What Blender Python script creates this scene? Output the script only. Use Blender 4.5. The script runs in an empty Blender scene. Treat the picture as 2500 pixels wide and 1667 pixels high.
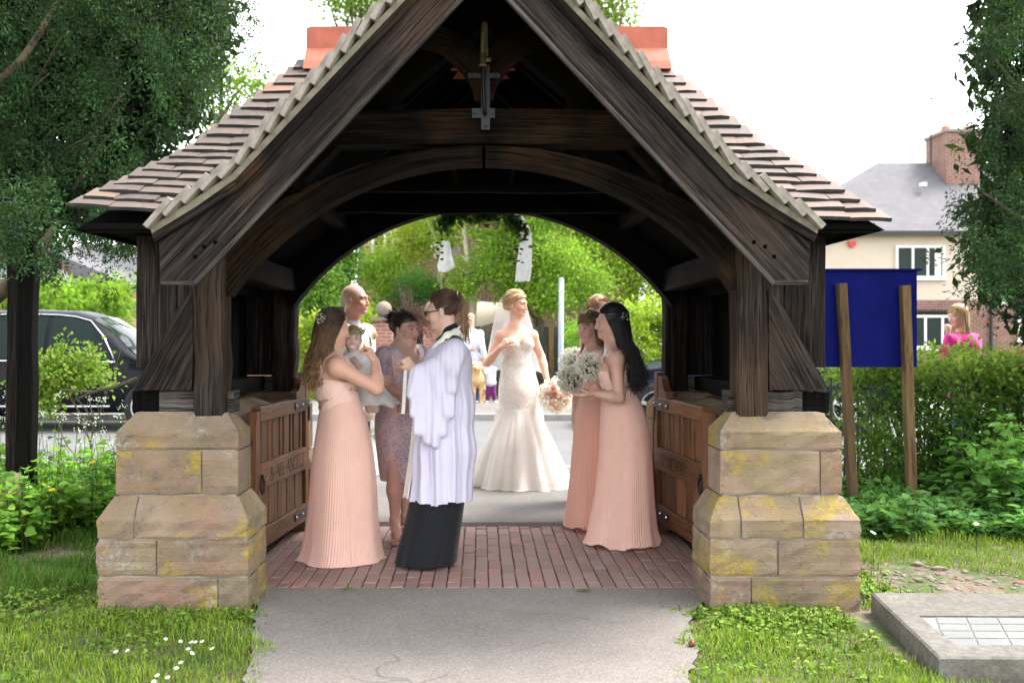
import bpy, bmesh, math, random
import numpy as np
from mathutils import Vector, Matrix
rng = np.random.default_rng(7); random.seed(7)
SC = bpy.context.scene
COL = SC.collection
# ---------------------------------------------------------------- camera
F = 2430.0; HC = 1.37; CXP = 1171.0; CYP = 825.0      # focal length in photo pixels, eye height, vanishing point
cam_d = bpy.data.cameras.new('camera'); cam = bpy.data.objects.new('camera', cam_d); COL.objects.link(cam)
cam.location = (0, 0, HC); cam.rotation_euler = (math.radians(90), 0, 0)
cam_d.sensor_width = 36.0; cam_d.lens = F / 2500.0 * 36.0
cam_d.shift_x = (1250 - CXP) / 2500.0; cam_d.shift_y = -(833.5 - CYP) / 2500.0
cam_d.clip_start = 0.1; cam_d.clip_end = 2000
cam_d.dof.use_dof = True; cam_d.dof.focus_distance = 5.7; cam_d.dof.aperture_fstop = 2.8
SC.camera = cam
# ---------------------------------------------------------------- world, sun, exposure
SUN_EL = math.radians(58); SUN_AZ = math.radians(75)   # azimuth clockwise from +Y: veiled sun to the right, slightly beyond the gate
W = bpy.data.worlds.new('World'); SC.world = W; W.use_nodes = True
wn = W.node_tree.nodes; wl = W.node_tree.links
bg = wn['Background']
sky = wn.new('ShaderNodeTexSky'); sky.sky_type = 'NISHITA'; sky.sun_disc = False
sky.sun_elevation = SUN_EL; sky.sun_rotation = SUN_AZ; sky.air_density = 1.0; sky.dust_density = 1.0; sky.ozone_density = 1.0
hs = wn.new('ShaderNodeHueSaturation'); hs.inputs['Saturation'].default_value = 0.12; hs.inputs['Value'].default_value = 1.0
wl.new(sky.outputs[0], hs.inputs['Color']); wl.new(hs.outputs[0], bg.inputs['Color'])
bg.inputs['Strength'].default_value = 0.15
sl = bpy.data.lights.new('sun', 'SUN'); sun = bpy.data.objects.new('sun', sl); COL.objects.link(sun)
sl.energy = 1.5; sl.angle = math.radians(18); sl.color = (1.0, 0.95, 0.88)
sd = Vector((math.sin(SUN_AZ) * math.cos(SUN_EL), math.cos(SUN_AZ) * math.cos(SUN_EL), math.sin(SUN_EL)))
sun.rotation_euler = (-sd).to_track_quat('-Z', 'Y').to_euler()
SC.view_settings.view_transform = 'Standard'; SC.view_settings.look = 'None'
SC.view_settings.exposure = 2.5; SC.view_settings.gamma = 1.0; SC.view_settings.use_curve_mapping = False
SC.cycles.use_denoising = True
SC.cycles.max_bounces = 8; SC.cycles.transparent_max_bounces = 12
# ---------------------------------------------------------------- helpers
def P(sx, sy, d):
    """photo pixel at distance d in front of the camera -> point"""
    return np.array([(sx - CXP) * d / F, d, HC - (sy - CYP) * d / F])
def V3(*a): return np.array(a, float)
def unit(v): v = np.asarray(v, float); return v / (np.linalg.norm(v) + 1e-12)
def tag(o, label=None, cat=None, group=None, kind=None):
    if label: o['label'] = label
    if cat: o['category'] = cat
    if group: o['group'] = group
    if kind: o['kind'] = kind
    return o
def thing(name, loc, label, cat, group=None):
    o = bpy.data.objects.new(name, None); COL.objects.link(o); o.location = loc; o.empty_display_size = .2
    return tag(o, label, cat, group)
def base_of(o):
    p = np.zeros(3)
    while o is not None: p += np.array(o.location); o = o.parent
    return p
def raw_mesh(name, V, Fc, uv=None, col=None, smooth=False):
    V = np.asarray(V, np.float32); me = bpy.data.meshes.new(name)
    if isinstance(Fc, np.ndarray) and Fc.ndim == 2:
        m, k = Fc.shape
        me.vertices.add(len(V)); me.vertices.foreach_set('co', V.ravel())
        me.loops.add(m * k); me.loops.foreach_set('vertex_index', Fc.astype(np.int32).ravel())
        me.polygons.add(m); me.polygons.foreach_set('loop_start', np.arange(0, m * k, k, dtype=np.int32))
        try: me.polygons.foreach_set('loop_total', np.full(m, k, np.int32))
        except Exception: pass
        me.update(calc_edges=True)
    else:
        me.from_pydata([tuple(map(float, v)) for v in V], [], [tuple(int(i) for i in f) for f in Fc]); me.update()
    if smooth: me.polygons.foreach_set('use_smooth', np.ones(len(me.polygons), bool))
    else: me.polygons.foreach_set('use_smooth', np.zeros(len(me.polygons), bool))
    if uv is not None:
        ul = me.uv_layers.new(name='UVMap'); uv = np.asarray(uv, np.float32)
        if len(uv) == len(V):
            li = np.empty(len(me.loops), np.int32); me.loops.foreach_get('vertex_index', li); uv = uv[li]
        ul.data.foreach_set('uv', uv.ravel())
    if col is not None:
        ca = me.color_attributes.new('Col', 'FLOAT_COLOR', 'POINT'); c = np.ones((len(V), 4), np.float32)
        c[:, :3] = col; ca.data.foreach_set('color', c.ravel())
    return me
def mk(name, V, Fc, mat, parent=None, uv=None, col=None, smooth=False, loc=None):
    """one mesh object from world-space vertices; a child shares its parent's origin"""
    V = np.asarray(V, float)
    org = base_of(parent) if parent is not None else (np.array(loc, float) if loc is not None else np.zeros(3))
    o = bpy.data.objects.new(name, raw_mesh(name, V - org, Fc, uv, col, smooth)); COL.objects.link(o)
    if mat: o.data.materials.append(mat)
    if parent is not None: o.parent = parent
    else: o.location = org
    return o
def inst(name, me, mat4, parent=None):
    o = bpy.data.objects.new(name, me); COL.objects.link(o)
    if parent is not None:
        o.parent = parent; b = base_of(parent); mat4 = Matrix.Translation(Vector(-b)) @ mat4
    o.matrix_basis = mat4
    return o
class MB:
    """collects vertices and faces of one part"""
    def __init__(s): s.v = []; s.f = []; s.uv = []; s.n = 0
    def add(s, V, Fc, uv=None):
        V = np.asarray(V, float); s.v.append(V); s.f += [tuple(int(i) + s.n for i in f) for f in Fc]
        s.uv.append(np.zeros((len(V), 2)) if uv is None else np.asarray(uv)); s.n += len(V); return s
    def box(s, lo, hi):
        x0, y0, z0 = lo; x1, y1, z1 = hi
        return s.add([(x0,y0,z0),(x1,y0,z0),(x1,y1,z0),(x0,y1,z0),(x0,y0,z1),(x1,y0,z1),(x1,y1,z1),(x0,y1,z1)],
                     [(0,3,2,1),(4,5,6,7),(0,1,5,4),(1,2,6,5),(2,3,7,6),(3,0,4,7)])
    def obox(s, c, ax, ay, az):
        """box by centre and three half-axis vectors"""
        c, ax, ay, az = [np.asarray(q, float) for q in (c, ax, ay, az)]
        V = [c + i*ax + j*ay + k*az for k in (-1,1) for i, j in ((-1,-1),(1,-1),(1,1),(-1,1))]
        return s.add(V, [(0,3,2,1),(4,5,6,7),(0,1,5,4),(1,2,6,5),(2,3,7,6),(3,0,4,7)])
    def tube(s, pts, r, sides=8, cap=True):
        V, Fc, uv = tube_geo(pts, r, sides, cap); return s.add(V, Fc, uv)
    def prism(s, poly, a, b, axis=1):
        """polygon of (u,v) swept from a to b along the axis"""
        n = len(poly); V = []
        for t in (a, b):
            for (u, v) in poly:
                q = [u, v]; q.insert(axis, t); V.append(q)
        Fc = [tuple(range(n)), tuple(range(2*n-1, n-1, -1))] + [(i, (i+1) % n, n+(i+1) % n, n+i)[::-1] for i in range(n)]
        return s.add(V, Fc)
    def loft(s, rings, closed=True, cap=False):
        V, Fc, uv = loft_geo(rings, closed, cap); return s.add(V, Fc, uv)
    def build_each(s, name, mat, parent=None, smooth=False):
        k = 0; out = []
        for V in s.v:
            n = len(V); out.append(mk(name, V, [tuple(i-k for i in f) for f in s.f if k <= f[0] < k+n], mat, parent, smooth=smooth)); k += n
        return out
    def build(s, name, mat, parent=None, smooth=False, loc=None, uvs=False):
        return mk(name, np.concatenate(s.v), s.f, mat, parent, uv=np.concatenate(s.uv) if uvs else None, smooth=smooth, loc=loc)
def frames(pts):
    pts = np.asarray(pts, float); n = len(pts); T = np.gradient(pts, axis=0)
    T /= np.linalg.norm(T, axis=1, keepdims=True) + 1e-12
    ref = np.array([0, 0, 1.]) if abs(T[0, 2]) < .9 else np.array([0, 1., 0])
    N = np.zeros_like(pts); nv = unit(np.cross(T[0], ref))
    for i in range(n):
        nv = nv - T[i] * np.dot(nv, T[i]); nv = unit(nv); N[i] = nv
    return T, N, np.cross(T, N)
def tube_geo(pts, r, sides=8, cap=True):
    pts = np.asarray(pts, float); n = len(pts); r = np.broadcast_to(np.asarray(r, float), (n,))
    T, N, B = frames(pts); a = np.arange(sides) * 2 * np.pi / sides
    V = (pts[:, None] + r[:, None, None] * (np.cos(a)[None, :, None] * N[:, None] + np.sin(a)[None, :, None] * B[:, None])).reshape(-1, 3)
    Fc = [(i*sides+j, i*sides+(j+1) % sides, (i+1)*sides+(j+1) % sides, (i+1)*sides+j) for i in range(n-1) for j in range(sides)]
    if cap: Fc += [tuple(range(sides))[::-1], tuple(range((n-1)*sides, n*sides))]
    L = np.concatenate([[0], np.cumsum(np.linalg.norm(np.diff(pts, axis=0), axis=1))])
    uv = np.stack([np.repeat(L, sides), np.tile(a / 6.283 * r.mean() * 6, n)], 1)
    return V, Fc, uv
def loft_geo(rings, closed=True, cap=False):
    rings = np.asarray(rings, float); m, n, _ = rings.shape
    V = rings.reshape(-1, 3); nn = n if closed else n - 1
    Fc = [(i*n+j, i*n+(j+1) % n, (i+1)*n+(j+1) % n, (i+1)*n+j) for i in range(m-1) for j in range(nn)]
    if cap: Fc += [tuple(range(n))[::-1], tuple(range((m-1)*n, m*n))]
    uv = np.stack([np.repeat(np.arange(m), n) * .1, np.tile(np.arange(n), m) * .02], 1)
    return V, Fc, uv
def tubes_many(paths, r0, r1, sides=4):
    """many thin tapered strands of equal point count as one array mesh"""
    paths = np.asarray(paths, float); S, n, _ = paths.shape
    T = np.gradient(paths, axis=1); T /= np.linalg.norm(T, axis=2, keepdims=True) + 1e-9
    ref = np.array([.31, .52, .79]); N = np.cross(T, ref); N /= np.linalg.norm(N, axis=2, keepdims=True) + 1e-9
    B = np.cross(T, N); t = np.linspace(0, 1, n)
    r = (np.asarray(r0).reshape(-1, 1) * (1 - t) + np.asarray(r1).reshape(-1, 1) * t) * np.ones((S, 1))
    a = np.arange(sides) * 2 * np.pi / sides
    V = paths[:, :, None] + r[:, :, None, None] * (np.cos(a)[None, None, :, None] * N[:, :, None] + np.sin(a)[None, None, :, None] * B[:, :, None])
    i = np.arange(n-1)[:, None]; j = np.arange(sides)[None]
    q = np.stack([i*sides+j, i*sides+(j+1) % sides, (i+1)*sides+(j+1) % sides, (i+1)*sides+j], -1).reshape(-1, 4)
    Fc = (np.arange(S)[:, None, None] * n * sides + q[None]).reshape(-1, 4)
    return V.reshape(-1, 3), Fc
def bez(p0, p1, p2, p3, n=14):
    t = np.linspace(0, 1, n)[:, None]; p0, p1, p2, p3 = [np.asarray(q, float) for q in (p0, p1, p2, p3)]
    return (1-t)**3*p0 + 3*(1-t)**2*t*p1 + 3*(1-t)*t*t*p2 + t**3*p3
def catmull(pts, n=8):
    pts = np.asarray(pts, float); Q = np.vstack([2*pts[0]-pts[1], pts, 2*pts[-1]-pts[-2]]); out = []
    for i in range(1, len(Q)-2):
        for t in np.linspace(0, 1, n, endpoint=False):
            a, b, c, d = Q[i-1], Q[i], Q[i+1], Q[i+2]
            out.append(.5*((2*b)+(-a+c)*t+(2*a-5*b+4*c-d)*t*t+(-a+3*b-3*c+d)*t**3))
    out.append(pts[-1]); return np.array(out)
def rotz(a): c, s = math.cos(a), math.sin(a); return np.array([[c,-s,0],[s,c,0],[0,0,1.]])
def rotx(a): c, s = math.cos(a), math.sin(a); return np.array([[1.,0,0],[0,c,-s],[0,s,c]])
def roty(a): c, s = math.cos(a), math.sin(a); return np.array([[c,0,s],[0,1.,0],[-s,0,c]])
def vnoise(p, s=1.0, seed=0):
    """cheap smooth pseudo noise of positions, about -1..1"""
    p = np.asarray(p, float) * s + seed * 3.17
    x, y, z = p[..., 0], p[..., 1], p[..., 2]
    return (np.sin(1.7*x+2.3*y+.6*z+1.3)+np.sin(-1.1*x+1.9*y+2.1*z+4.1)+np.sin(2.7*x-.7*y+1.5*z+2.2)+np.sin(.9*x+3.1*y-2.3*z+.4))/3.2
# ---------------------------------------------------------------- materials
MT = {}
class NT:
    def __init__(s, name):
        s.m = bpy.data.materials.new(name); s.m.use_nodes = True; s.t = s.m.node_tree
        s.b = s.t.nodes['Principled BSDF']; s.out = s.t.nodes['Material Output']
        MT[name] = s.m
    def n(s, typ, ins=None, **props):
        nd = s.t.nodes.new('ShaderNode' + typ)
        for k, v in props.items(): setattr(nd, k, v)
        for k, v in (ins or {}).items(): s.put(nd.inputs[k], v)
        return nd
    def put(s, sock, v):
        if isinstance(v, bpy.types.NodeSocket): s.t.links.new(v, sock)
        elif isinstance(v, bpy.types.Node): s.t.links.new(v.outputs[0], sock)
        else:
            if isinstance(v, (tuple, list)) and len(v) == 3 and sock.type == 'RGBA': v = (*v, 1)
            sock.default_value = v
    def set(s, **kw):
        for k, v in kw.items(): s.put(s.b.inputs[k.replace('_', ' ')], v)
    def coord(s, kind='Object', scale=(1,1,1), rot=(0,0,0)):
        tc = s.n('TexCoord'); mp = s.n('Mapping', {'Vector': tc.outputs[kind], 'Scale': scale, 'Rotation': rot}); return mp.outputs[0]
    def noise(s, vec, scale=5, detail=6, rough=.6, dist=0.0):
        return s.n('TexNoise', {'Vector': vec, 'Scale': scale, 'Detail': detail, 'Roughness': rough, 'Distortion': dist}).outputs['Fac']
    def ramp(s, fac, stops):
        r = s.n('ValToRGB', {'Fac': fac}); e = r.color_ramp.elements
        while len(e) < len(stops): e.new(.5)
        for i, (p, c) in enumerate(stops):
            e[i].position = p; e[i].color = (*c, 1) if len(c) == 3 else c
        return r.outputs[0]
    def gray(s, fac, a, b): return s.n('MapRange', {'Value': fac, 'From Min': a, 'From Max': b}).outputs[0]
    def mix(s, fac, a, b, mode='MIX'):
        m = s.n('Mix', data_type='RGBA', blend_type=mode); s.put(m.inputs[0], fac); s.put(m.inputs[6], a); s.put(m.inputs[7], b); return m.outputs[2]
    def math(s, op, a, b=0.0):
        m = s.n('Math', operation=op); s.put(m.inputs[0], a); s.put(m.inputs[1], b); return m.outputs[0]
    def bump(s, h, strength=.3, dist=.01, normal=None):
        b = s.n('Bump', {'Height': h, 'Strength': strength, 'Distance': dist})
        if normal is not None: s.put(b.inputs['Normal'], normal)
        return b.outputs[0]
    def rand(s): return s.n('ObjectInfo').outputs['Random']
    def attr(s, name='Col'): return s.n('Attribute', attribute_name=name).outputs['Color']
def c3(h):
    """sRGB hex to linear"""
    h = h.lstrip('#'); q = [int(h[i:i+2], 16)/255 for i in (0, 2, 4)]
    return tuple(v/12.92 if v <= .04045 else ((v+.055)/1.055)**2.4 for v in q)
def simple(name, col, rough=.6, var=.25, scale=6, bump=.15, bscale=40, bdist=.004, metal=0.0, coat=0.0, sheen=0.0, spec=.5):
    s = NT(name); co = s.coord()
    n1 = s.noise(co, scale); lo = tuple(c*(1-var) for c in col); hi = tuple(min(1, c*(1+var)) for c in col)
    s.set(Base_Color=s.ramp(n1, [(.3, lo), (.7, hi)]), Roughness=rough, Metallic=metal, Coat_Weight=coat, Sheen_Weight=sheen)
    s.b.inputs['Specular IOR Level'].default_value = spec
    if bump: s.set(Normal=s.bump(s.noise(co, bscale), bump, bdist))
    return s.m
def wood_mat(name, dark, mid, light, grain=30, bump=.8, rough=.8, warm=None):
    """grain runs along u of the UV map"""
    s = NT(name); tc = s.n('TexCoord').outputs['UV']
    rnd = s.math('MULTIPLY', s.rand(), 37.0)
    cx = s.n('CombineXYZ', {'X': rnd, 'Y': rnd, 'Z': rnd}).outputs[0]
    v = s.n('VectorMath', {0: tc, 1: cx}, operation='ADD').outputs[0]
    a = s.n('Mapping', {'Vector': v, 'Scale': (1.6, grain, 1)}).outputs[0]
    b = s.n('Mapping', {'Vector': v, 'Scale': (.9, grain*.28, 1)}).outputs[0]
    fine = s.noise(a, 3.2, 8, .72, .15); broad = s.noise(b, 1.8, 4, .5, .3)
    crack = s.n('TexNoise', {'Vector': s.n('Mapping', {'Vector': v, 'Scale': (.8, grain*.6, 1)}).outputs[0], 'Scale': 1.6, 'Detail': 3.0}).outputs['Fac']
    cr = s.n('MapRange', {'Value': s.math('ABSOLUTE', s.math('SUBTRACT', crack, .5)), 'From Min': 0.0, 'From Max': .03}).outputs[0]
    col = s.ramp(s.math('ADD', s.math('MULTIPLY', fine, .6), s.math('MULTIPLY', broad, .4)), [(.32, dark), (.5, mid), (.68, light)])
    tint = s.noise(s.coord('Object', (1,1,1)), 1.3, 3)
    if warm: col = s.mix(s.n('MapRange', {'Value': tint, 'From Min': .5, 'From Max': .75}).outputs[0], col, s.mix(.6, col, warm))
    col = s.mix(s.math('MULTIPLY', s.math('SUBTRACT', 1.0, cr), .75), col, tuple(c*.25 for c in dark))
    br = s.n('MapRange', {'Value': s.rand(), 'To Min': .75, 'To Max': 1.25}).outputs[0]
    col = s.mix(1.0, col, s.n('CombineColor', {0: br, 1: br, 2: br}).outputs[0], 'MULTIPLY')
    h = s.math('ADD', s.math('MULTIPLY', fine, .5), s.math('MULTIPLY', cr, .8))
    s.set(Base_Color=col, Roughness=rough, Normal=s.bump(h, bump, .006)); s.b.inputs['Specular IOR Level'].default_value = .08 if bump > .6 else .3
    return s.m
def leaf_mat(name, trans=.45, rough=.5, spec=.3, tint=.35):
    s = NT(name); c = s.attr(); s.set(Base_Color=c, Roughness=rough); s.b.inputs['Specular IOR Level'].default_value = spec
    tr = s.n('BsdfTranslucent', {'Color': s.mix(tint, c, (.30, .5, .05))})
    mx = s.n('MixShader', {0: trans, 1: s.b.outputs[0], 2: tr.outputs[0]}); s.t.links.new(mx.outputs[0], s.out.inputs[0]); return s.m
def cloth_mat(name, col, rough=.75, trans=0.0, sheen=.3, bump=.15, bscale=160, var=.08, lace=None, transp=0.0):
    s = NT(name); co = s.coord(); n1 = s.noise(co, 9, 4); c = s.ramp(n1, [(.3, tuple(q*(1-var) for q in col)), (.7, tuple(min(1, q*(1+var)) for q in col))])
    h = s.noise(co, bscale, 4)
    if lace:
        vo = s.n('TexVoronoi', {'Vector': s.n('VectorMath', {0: co, 1: s.n('VectorMath', {0: s.n('TexNoise', {'Vector': co, 'Scale': 24.0}).outputs['Color'], 1: (.05,.05,.05)}, operation='MULTIPLY').outputs[0]}, operation='ADD').outputs[0], 'Scale': lace[1]}, feature='DISTANCE_TO_EDGE').outputs['Distance']
        patt = s.n('MapRange', {'Value': vo, 'From Min': .02, 'From Max': .16}).outputs[0]
        mask = s.n('MapRange', {'Value': s.noise(co, lace[2], 3), 'From Min': .38, 'From Max': .56}).outputs[0]
        fac = s.math('MULTIPLY', patt, mask) if lace[2] > 0 else patt
        c = s.mix(fac, c, lace[0]); h = s.math('ADD', s.math('MULTIPLY', fac, .9), s.math('MULTIPLY', h, .4))
    s.set(Base_Color=c, Roughness=rough, Sheen_Weight=sheen, Normal=s.bump(h, bump, .004)); s.b.inputs['Specular IOR Level'].default_value = .25
    sh = s.b.outputs[0]
    if trans:
        tr = s.n('BsdfTranslucent', {'Color': c}); sh = s.n('MixShader', {0: trans, 1: sh, 2: tr.outputs[0]}).outputs[0]
    if transp:
        tp = s.n('BsdfTransparent'); sh = s.n('MixShader', {0: transp, 1: sh, 2: tp.outputs[0]}).outputs[0]
    if trans or transp: s.t.links.new(sh, s.out.inputs[0])
    return s.m
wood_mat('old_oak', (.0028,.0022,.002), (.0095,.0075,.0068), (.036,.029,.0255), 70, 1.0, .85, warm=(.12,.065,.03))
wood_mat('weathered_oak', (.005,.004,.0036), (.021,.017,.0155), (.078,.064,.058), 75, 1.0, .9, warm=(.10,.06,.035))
wood_mat('dark_shaded_oak', (.001,.001,.001), (.0025,.0022,.0021), (.0065,.0056,.0053), 40, .9, .85)  # near-black oak: shade under the roof is put into the colour
wood_mat('grey_oak', (.02,.017,.016), (.065,.057,.05), (.14,.12,.108), 46, 1.0, .9)
wood_mat('gate_oak', (.06,.025,.010), (.145,.066,.028), (.235,.118,.054), 26, .35, .5, warm=(.22,.09,.03))
wood_mat('post_oak', (.05,.03,.012), (.12,.072,.03), (.19,.13,.06), 24, .5, .8, warm=(.09,.09,.02))
wood_mat('fence_wood', (.03,.032,.022), (.06,.062,.042), (.10,.095,.062), 14, .4, .9)
simple('black_iron', (.014,.015,.018), .45, .4, 12, .3, 90, .002, metal=.3)
simple('steel', (.55,.55,.56), .3, .1, 20, .05, 60, metal=1.0)
simple('mortar', (.25,.22,.185), .95, .2, 20, .5, 120, .004)
simple('verge_mortar', (.20,.18,.13), .95, .35, 14, .6, 60, .006)
simple('shade_board', (.0014,.0014,.0014), .95, .3, 8, .3, 40, spec=.03)  # boards blackened to paint the shade of the roof space
leaf_mat('leaf', .5, .5, .22); leaf_mat('yew_leaf', .10, .6, .12); leaf_mat('grass', .35, .55, .25); leaf_mat('petal', .45, .6, .15, 0.0)
simple('white_paint', (.78,.78,.77), .4, .05, 3, 0)
# ================================================================ GROUND
def ground_mat():
    s = NT('soil'); co = s.coord()
    n = s.noise(co, 3.0, 8, .65); n2 = s.noise(co, 28, 5, .6)
    soil = s.ramp(n2, [(.3, (.075,.055,.04)), (.55, (.15,.115,.085)), (.75, (.24,.2,.16))])
    turf = s.ramp(n2, [(.3, (.03,.05,.012)), (.7, (.075,.11,.025))])
    s.set(Base_Color=s.mix(s.gray(n, .44, .56), soil, turf), Roughness=.95, Normal=s.bump(s.noise(co, 50), .6, .02)); return s.m
ground_mat()
def asphalt(name, a, b, sp):
    s = NT(name); co = s.coord(); big = s.noise(co, .9, 4, .55); mid = s.noise(co, 5, 5, .6)
    vo = s.n('TexVoronoi', {'Vector': co, 'Scale': sp}, feature='F1'); gr = s.n('SeparateColor', {0: vo.outputs['Color']}).outputs[0]
    base = s.mix(s.gray(s.math('ADD', s.math('MULTIPLY', big, .6), s.math('MULTIPLY', mid, .4)), .36, .64), a, b)
    base = s.mix(s.math('MULTIPLY', s.gray(gr, .55, 1.0), .28), base, tuple(min(.6, c*2.0) for c in b))
    base = s.mix(s.math('MULTIPLY', s.gray(gr, .35, .0), .35), base, tuple(c*.45 for c in a))
    wv = s.n('VectorMath', {0: co, 1: s.n('VectorMath', {0: s.n('TexNoise', {'Vector': co, 'Scale': 3.0}).outputs['Color'], 1: (.35,.35,.0)}, operation='MULTIPLY').outputs[0]}, operation='ADD').outputs[0]
    ce = s.n('TexVoronoi', {'Vector': wv, 'Scale': .75}, feature='DISTANCE_TO_EDGE').outputs['Distance']
    crk = s.math('MULTIPLY', s.gray(ce, .006, .0), s.gray(s.noise(co, 1.7, 3), .5, .62))
    base = s.mix(s.math('MULTIPLY', crk, .55), base, (.06,.054,.048))
    s.set(Base_Color=base, Roughness=.9, Normal=s.bump(s.math('SUBTRACT', s.noise(co, sp*1.3, 3), crk), .55, .006)); return s.m
asphalt('path_asphalt', (.152,.133,.120), (.20,.179,.163), 150)
asphalt('pavement_asphalt', (.11,.10,.093), (.155,.145,.135), 160)
asphalt('road_asphalt', (.098,.097,.099), (.13,.129,.130), 90)
def sheet(name, poly, z, mat, kind='structure'):
    o = mk(name, [(x, y, z) for x, y in poly], [tuple(range(len(poly)))], mat); return tag(o, kind=kind)
def wob(a, b, n, amp, seed):
    r = np.random.default_rng(seed); t = np.linspace(0, 1, n)
    q = np.array(a)[None]*(1-t[:, None]) + np.array(b)[None]*t[:, None]; w = r.normal(0, amp, n); w = sum(np.convolve(r.normal(0, amp, n), np.ones(k_)/k_, 'same') for k_ in (5, 9)); w[0] = w[-1] = 0
    d = unit(np.append(np.array(b)-np.array(a), 0))[:2]; q += w[:, None]*np.array([-d[1], d[0]])[None]; return [tuple(p) for p in q]
sheet('ground', [(-400,-60),(400,-60),(400,700),(-400,700)], -.02, MT['soil'])
pl = wob((-1.02, 1.0), (-.93, 3.9), 40, .03, 1) + wob((-.93, 3.95), (-1.12, 5.05), 30, .03, 2) + [(-1.18, 5.2), (-1.18, 5.46)]
pr = [(1.18, 5.46), (1.18, 5.2)] + wob((1.10, 5.05), (.84, 3.95), 30, .03, 3) + wob((.84, 3.9), (1.0, 1.0), 40, .03, 4)
sheet('path', (pl + pr)[::-1], .004, MT['path_asphalt'])
# brick floor under the gate: every brick is a piece of the floor
simple('brick_bed', (.075,.058,.048), .95, .4, 20, .5, 80)
def brick_mat(name, stops, dirt):
    s = NT(name); co = s.coord(); r = s.rand()
    c = s.ramp(r, stops)
    n = s.noise(co, 26, 5, .65); c = s.mix(s.math('MULTIPLY', s.gray(n, .52, .75), .55), c, dirt)
    c = s.mix(s.math('MULTIPLY', s.gray(s.noise(co, 90, 4), .55, .8), .4), c, (.42,.36,.32))
    s.set(Base_Color=c, Roughness=.85, Normal=s.bump(s.noise(co, 55, 5), .5, .004)); return s.m
brick_mat('paver', [(0, (.24,.14,.115)), (.35, (.29,.185,.158)), (.6, (.27,.18,.155)), (.8, (.33,.17,.138)), (1, (.225,.14,.12))], (.21,.168,.15))
bf = tag(mk('brick_floor', [(-1.5,5.44,-.004),(1.5,5.44,-.004),(1.5,7.34,-.004),(-1.5,7.34,-.004)], [(0,1,2,3)], MT['brick_bed'], loc=(0,6.4,0)), kind='structure')
def brick_mesh(w, l, h, c=.004, seed=0):
    r = np.random.default_rng(seed); x, y = w/2, l/2
    lo = [(-x,-y,-h),(x,-y,-h),(x,y,-h),(-x,y,-h)]; mid = [(a,b,-c) for a, b, _ in lo]
    top = [(a*(1-c/x), b*(1-c/y), r.normal(0, .0012)) for a, b, _ in lo]
    V = lo+mid+top; Fc = []
    for k in (0, 4):
        for i in range(4): Fc.append((k+i, k+(i+1) % 4, k+4+(i+1) % 4, k+4+i))
    Fc.append((8,9,10,11)); me = raw_mesh('brick', V, Fc); me.materials.append(MT['paver']); return me
full = [brick_mesh(.0715, .2185, .05, seed=i) for i in range(5)]; half = [brick_mesh(.0715, .106, .05, seed=i) for i in range(3)]
pitch, bl = .078, .2225
for ci in range(-17, 18):
    x = ci*pitch + .012; y = 5.45 + (0 if ci % 2 else -bl/2)
    while y < 7.26:
        y0, y1 = max(y, 5.447), min(y+bl, 7.27); L = y1-y0
        if L > .06:
            me = random.choice(full) if L > .17 else random.choice(half)
            m = Matrix.Translation((x+random.gauss(0,.0012), (y0+y1)/2, .006+random.gauss(0,.0015))) @ Matrix.Rotation(random.gauss(0,.008), 4, 'Z')
            inst('brick', me, m, bf)
        y += bl
# apron outside the gate, pavement, kerbs and road
lip = wob((-1.6, 7.26), (1.6, 7.22), 30, .018, 9)
ap = [(x, y, .034) for x, y in lip] + [(1.9,8.3,.05),(40,8.6,.05),(40,10.1,.06),(-40,10.1,.06),(-40,8.6,.05),(-1.9,8.3,.05)]
n = len(ap); apV = ap + [(x, y-.03, -.01) for x, y, z in ap[:len(lip)]]
apF = [tuple(range(n))] + [(i, n+i, n+i+1, i+1) for i in range(len(lip)-1)]
tag(mk('pavement', apV, apF, MT['pavement_asphalt']), kind='structure')
simple('kerb_stone', (.30,.29,.275), .85, .2, 8, .4, 60)
def kerb(name, y0, y1, z0, z1, x0=-20, x1=20):
    root = tag(mk(name, *(lambda m: (np.concatenate(m.v), m.f))(MB().box((x0,y0+.01,z0-.1),(x1,y1-.01,z1-.012))), MT['kerb_stone'], loc=((x0+x1)/2, y0, 0)), kind='structure')
    m = MB().box((-.452,0,-.12),(.452,y1-y0,0)); me = raw_mesh('kerb_block', np.concatenate(m.v), m.f); me.materials.append(MT['kerb_stone'])
    for k in range(int((x1-x0)/.914)): inst('kerb_block', me, Matrix.Translation((x0+.457+k*.914, y0, z1+random.gauss(0,.003))), root)
kerb('near_kerb', 10.1, 10.24, -.02, .062, -6, 6); kerb('far_kerb', 16.6, 16.74, -.02, .1, -9, 8)
sheet('road', [(-120,10.24),(120,10.24),(120,16.6),(-120,16.6)], -.01, MT['road_asphalt'])
sheet('far_pavement', [(-120,16.74),(120,16.74),(120,20.6),(-120,20.6)], .09, MT['pavement_asphalt'])
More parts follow.
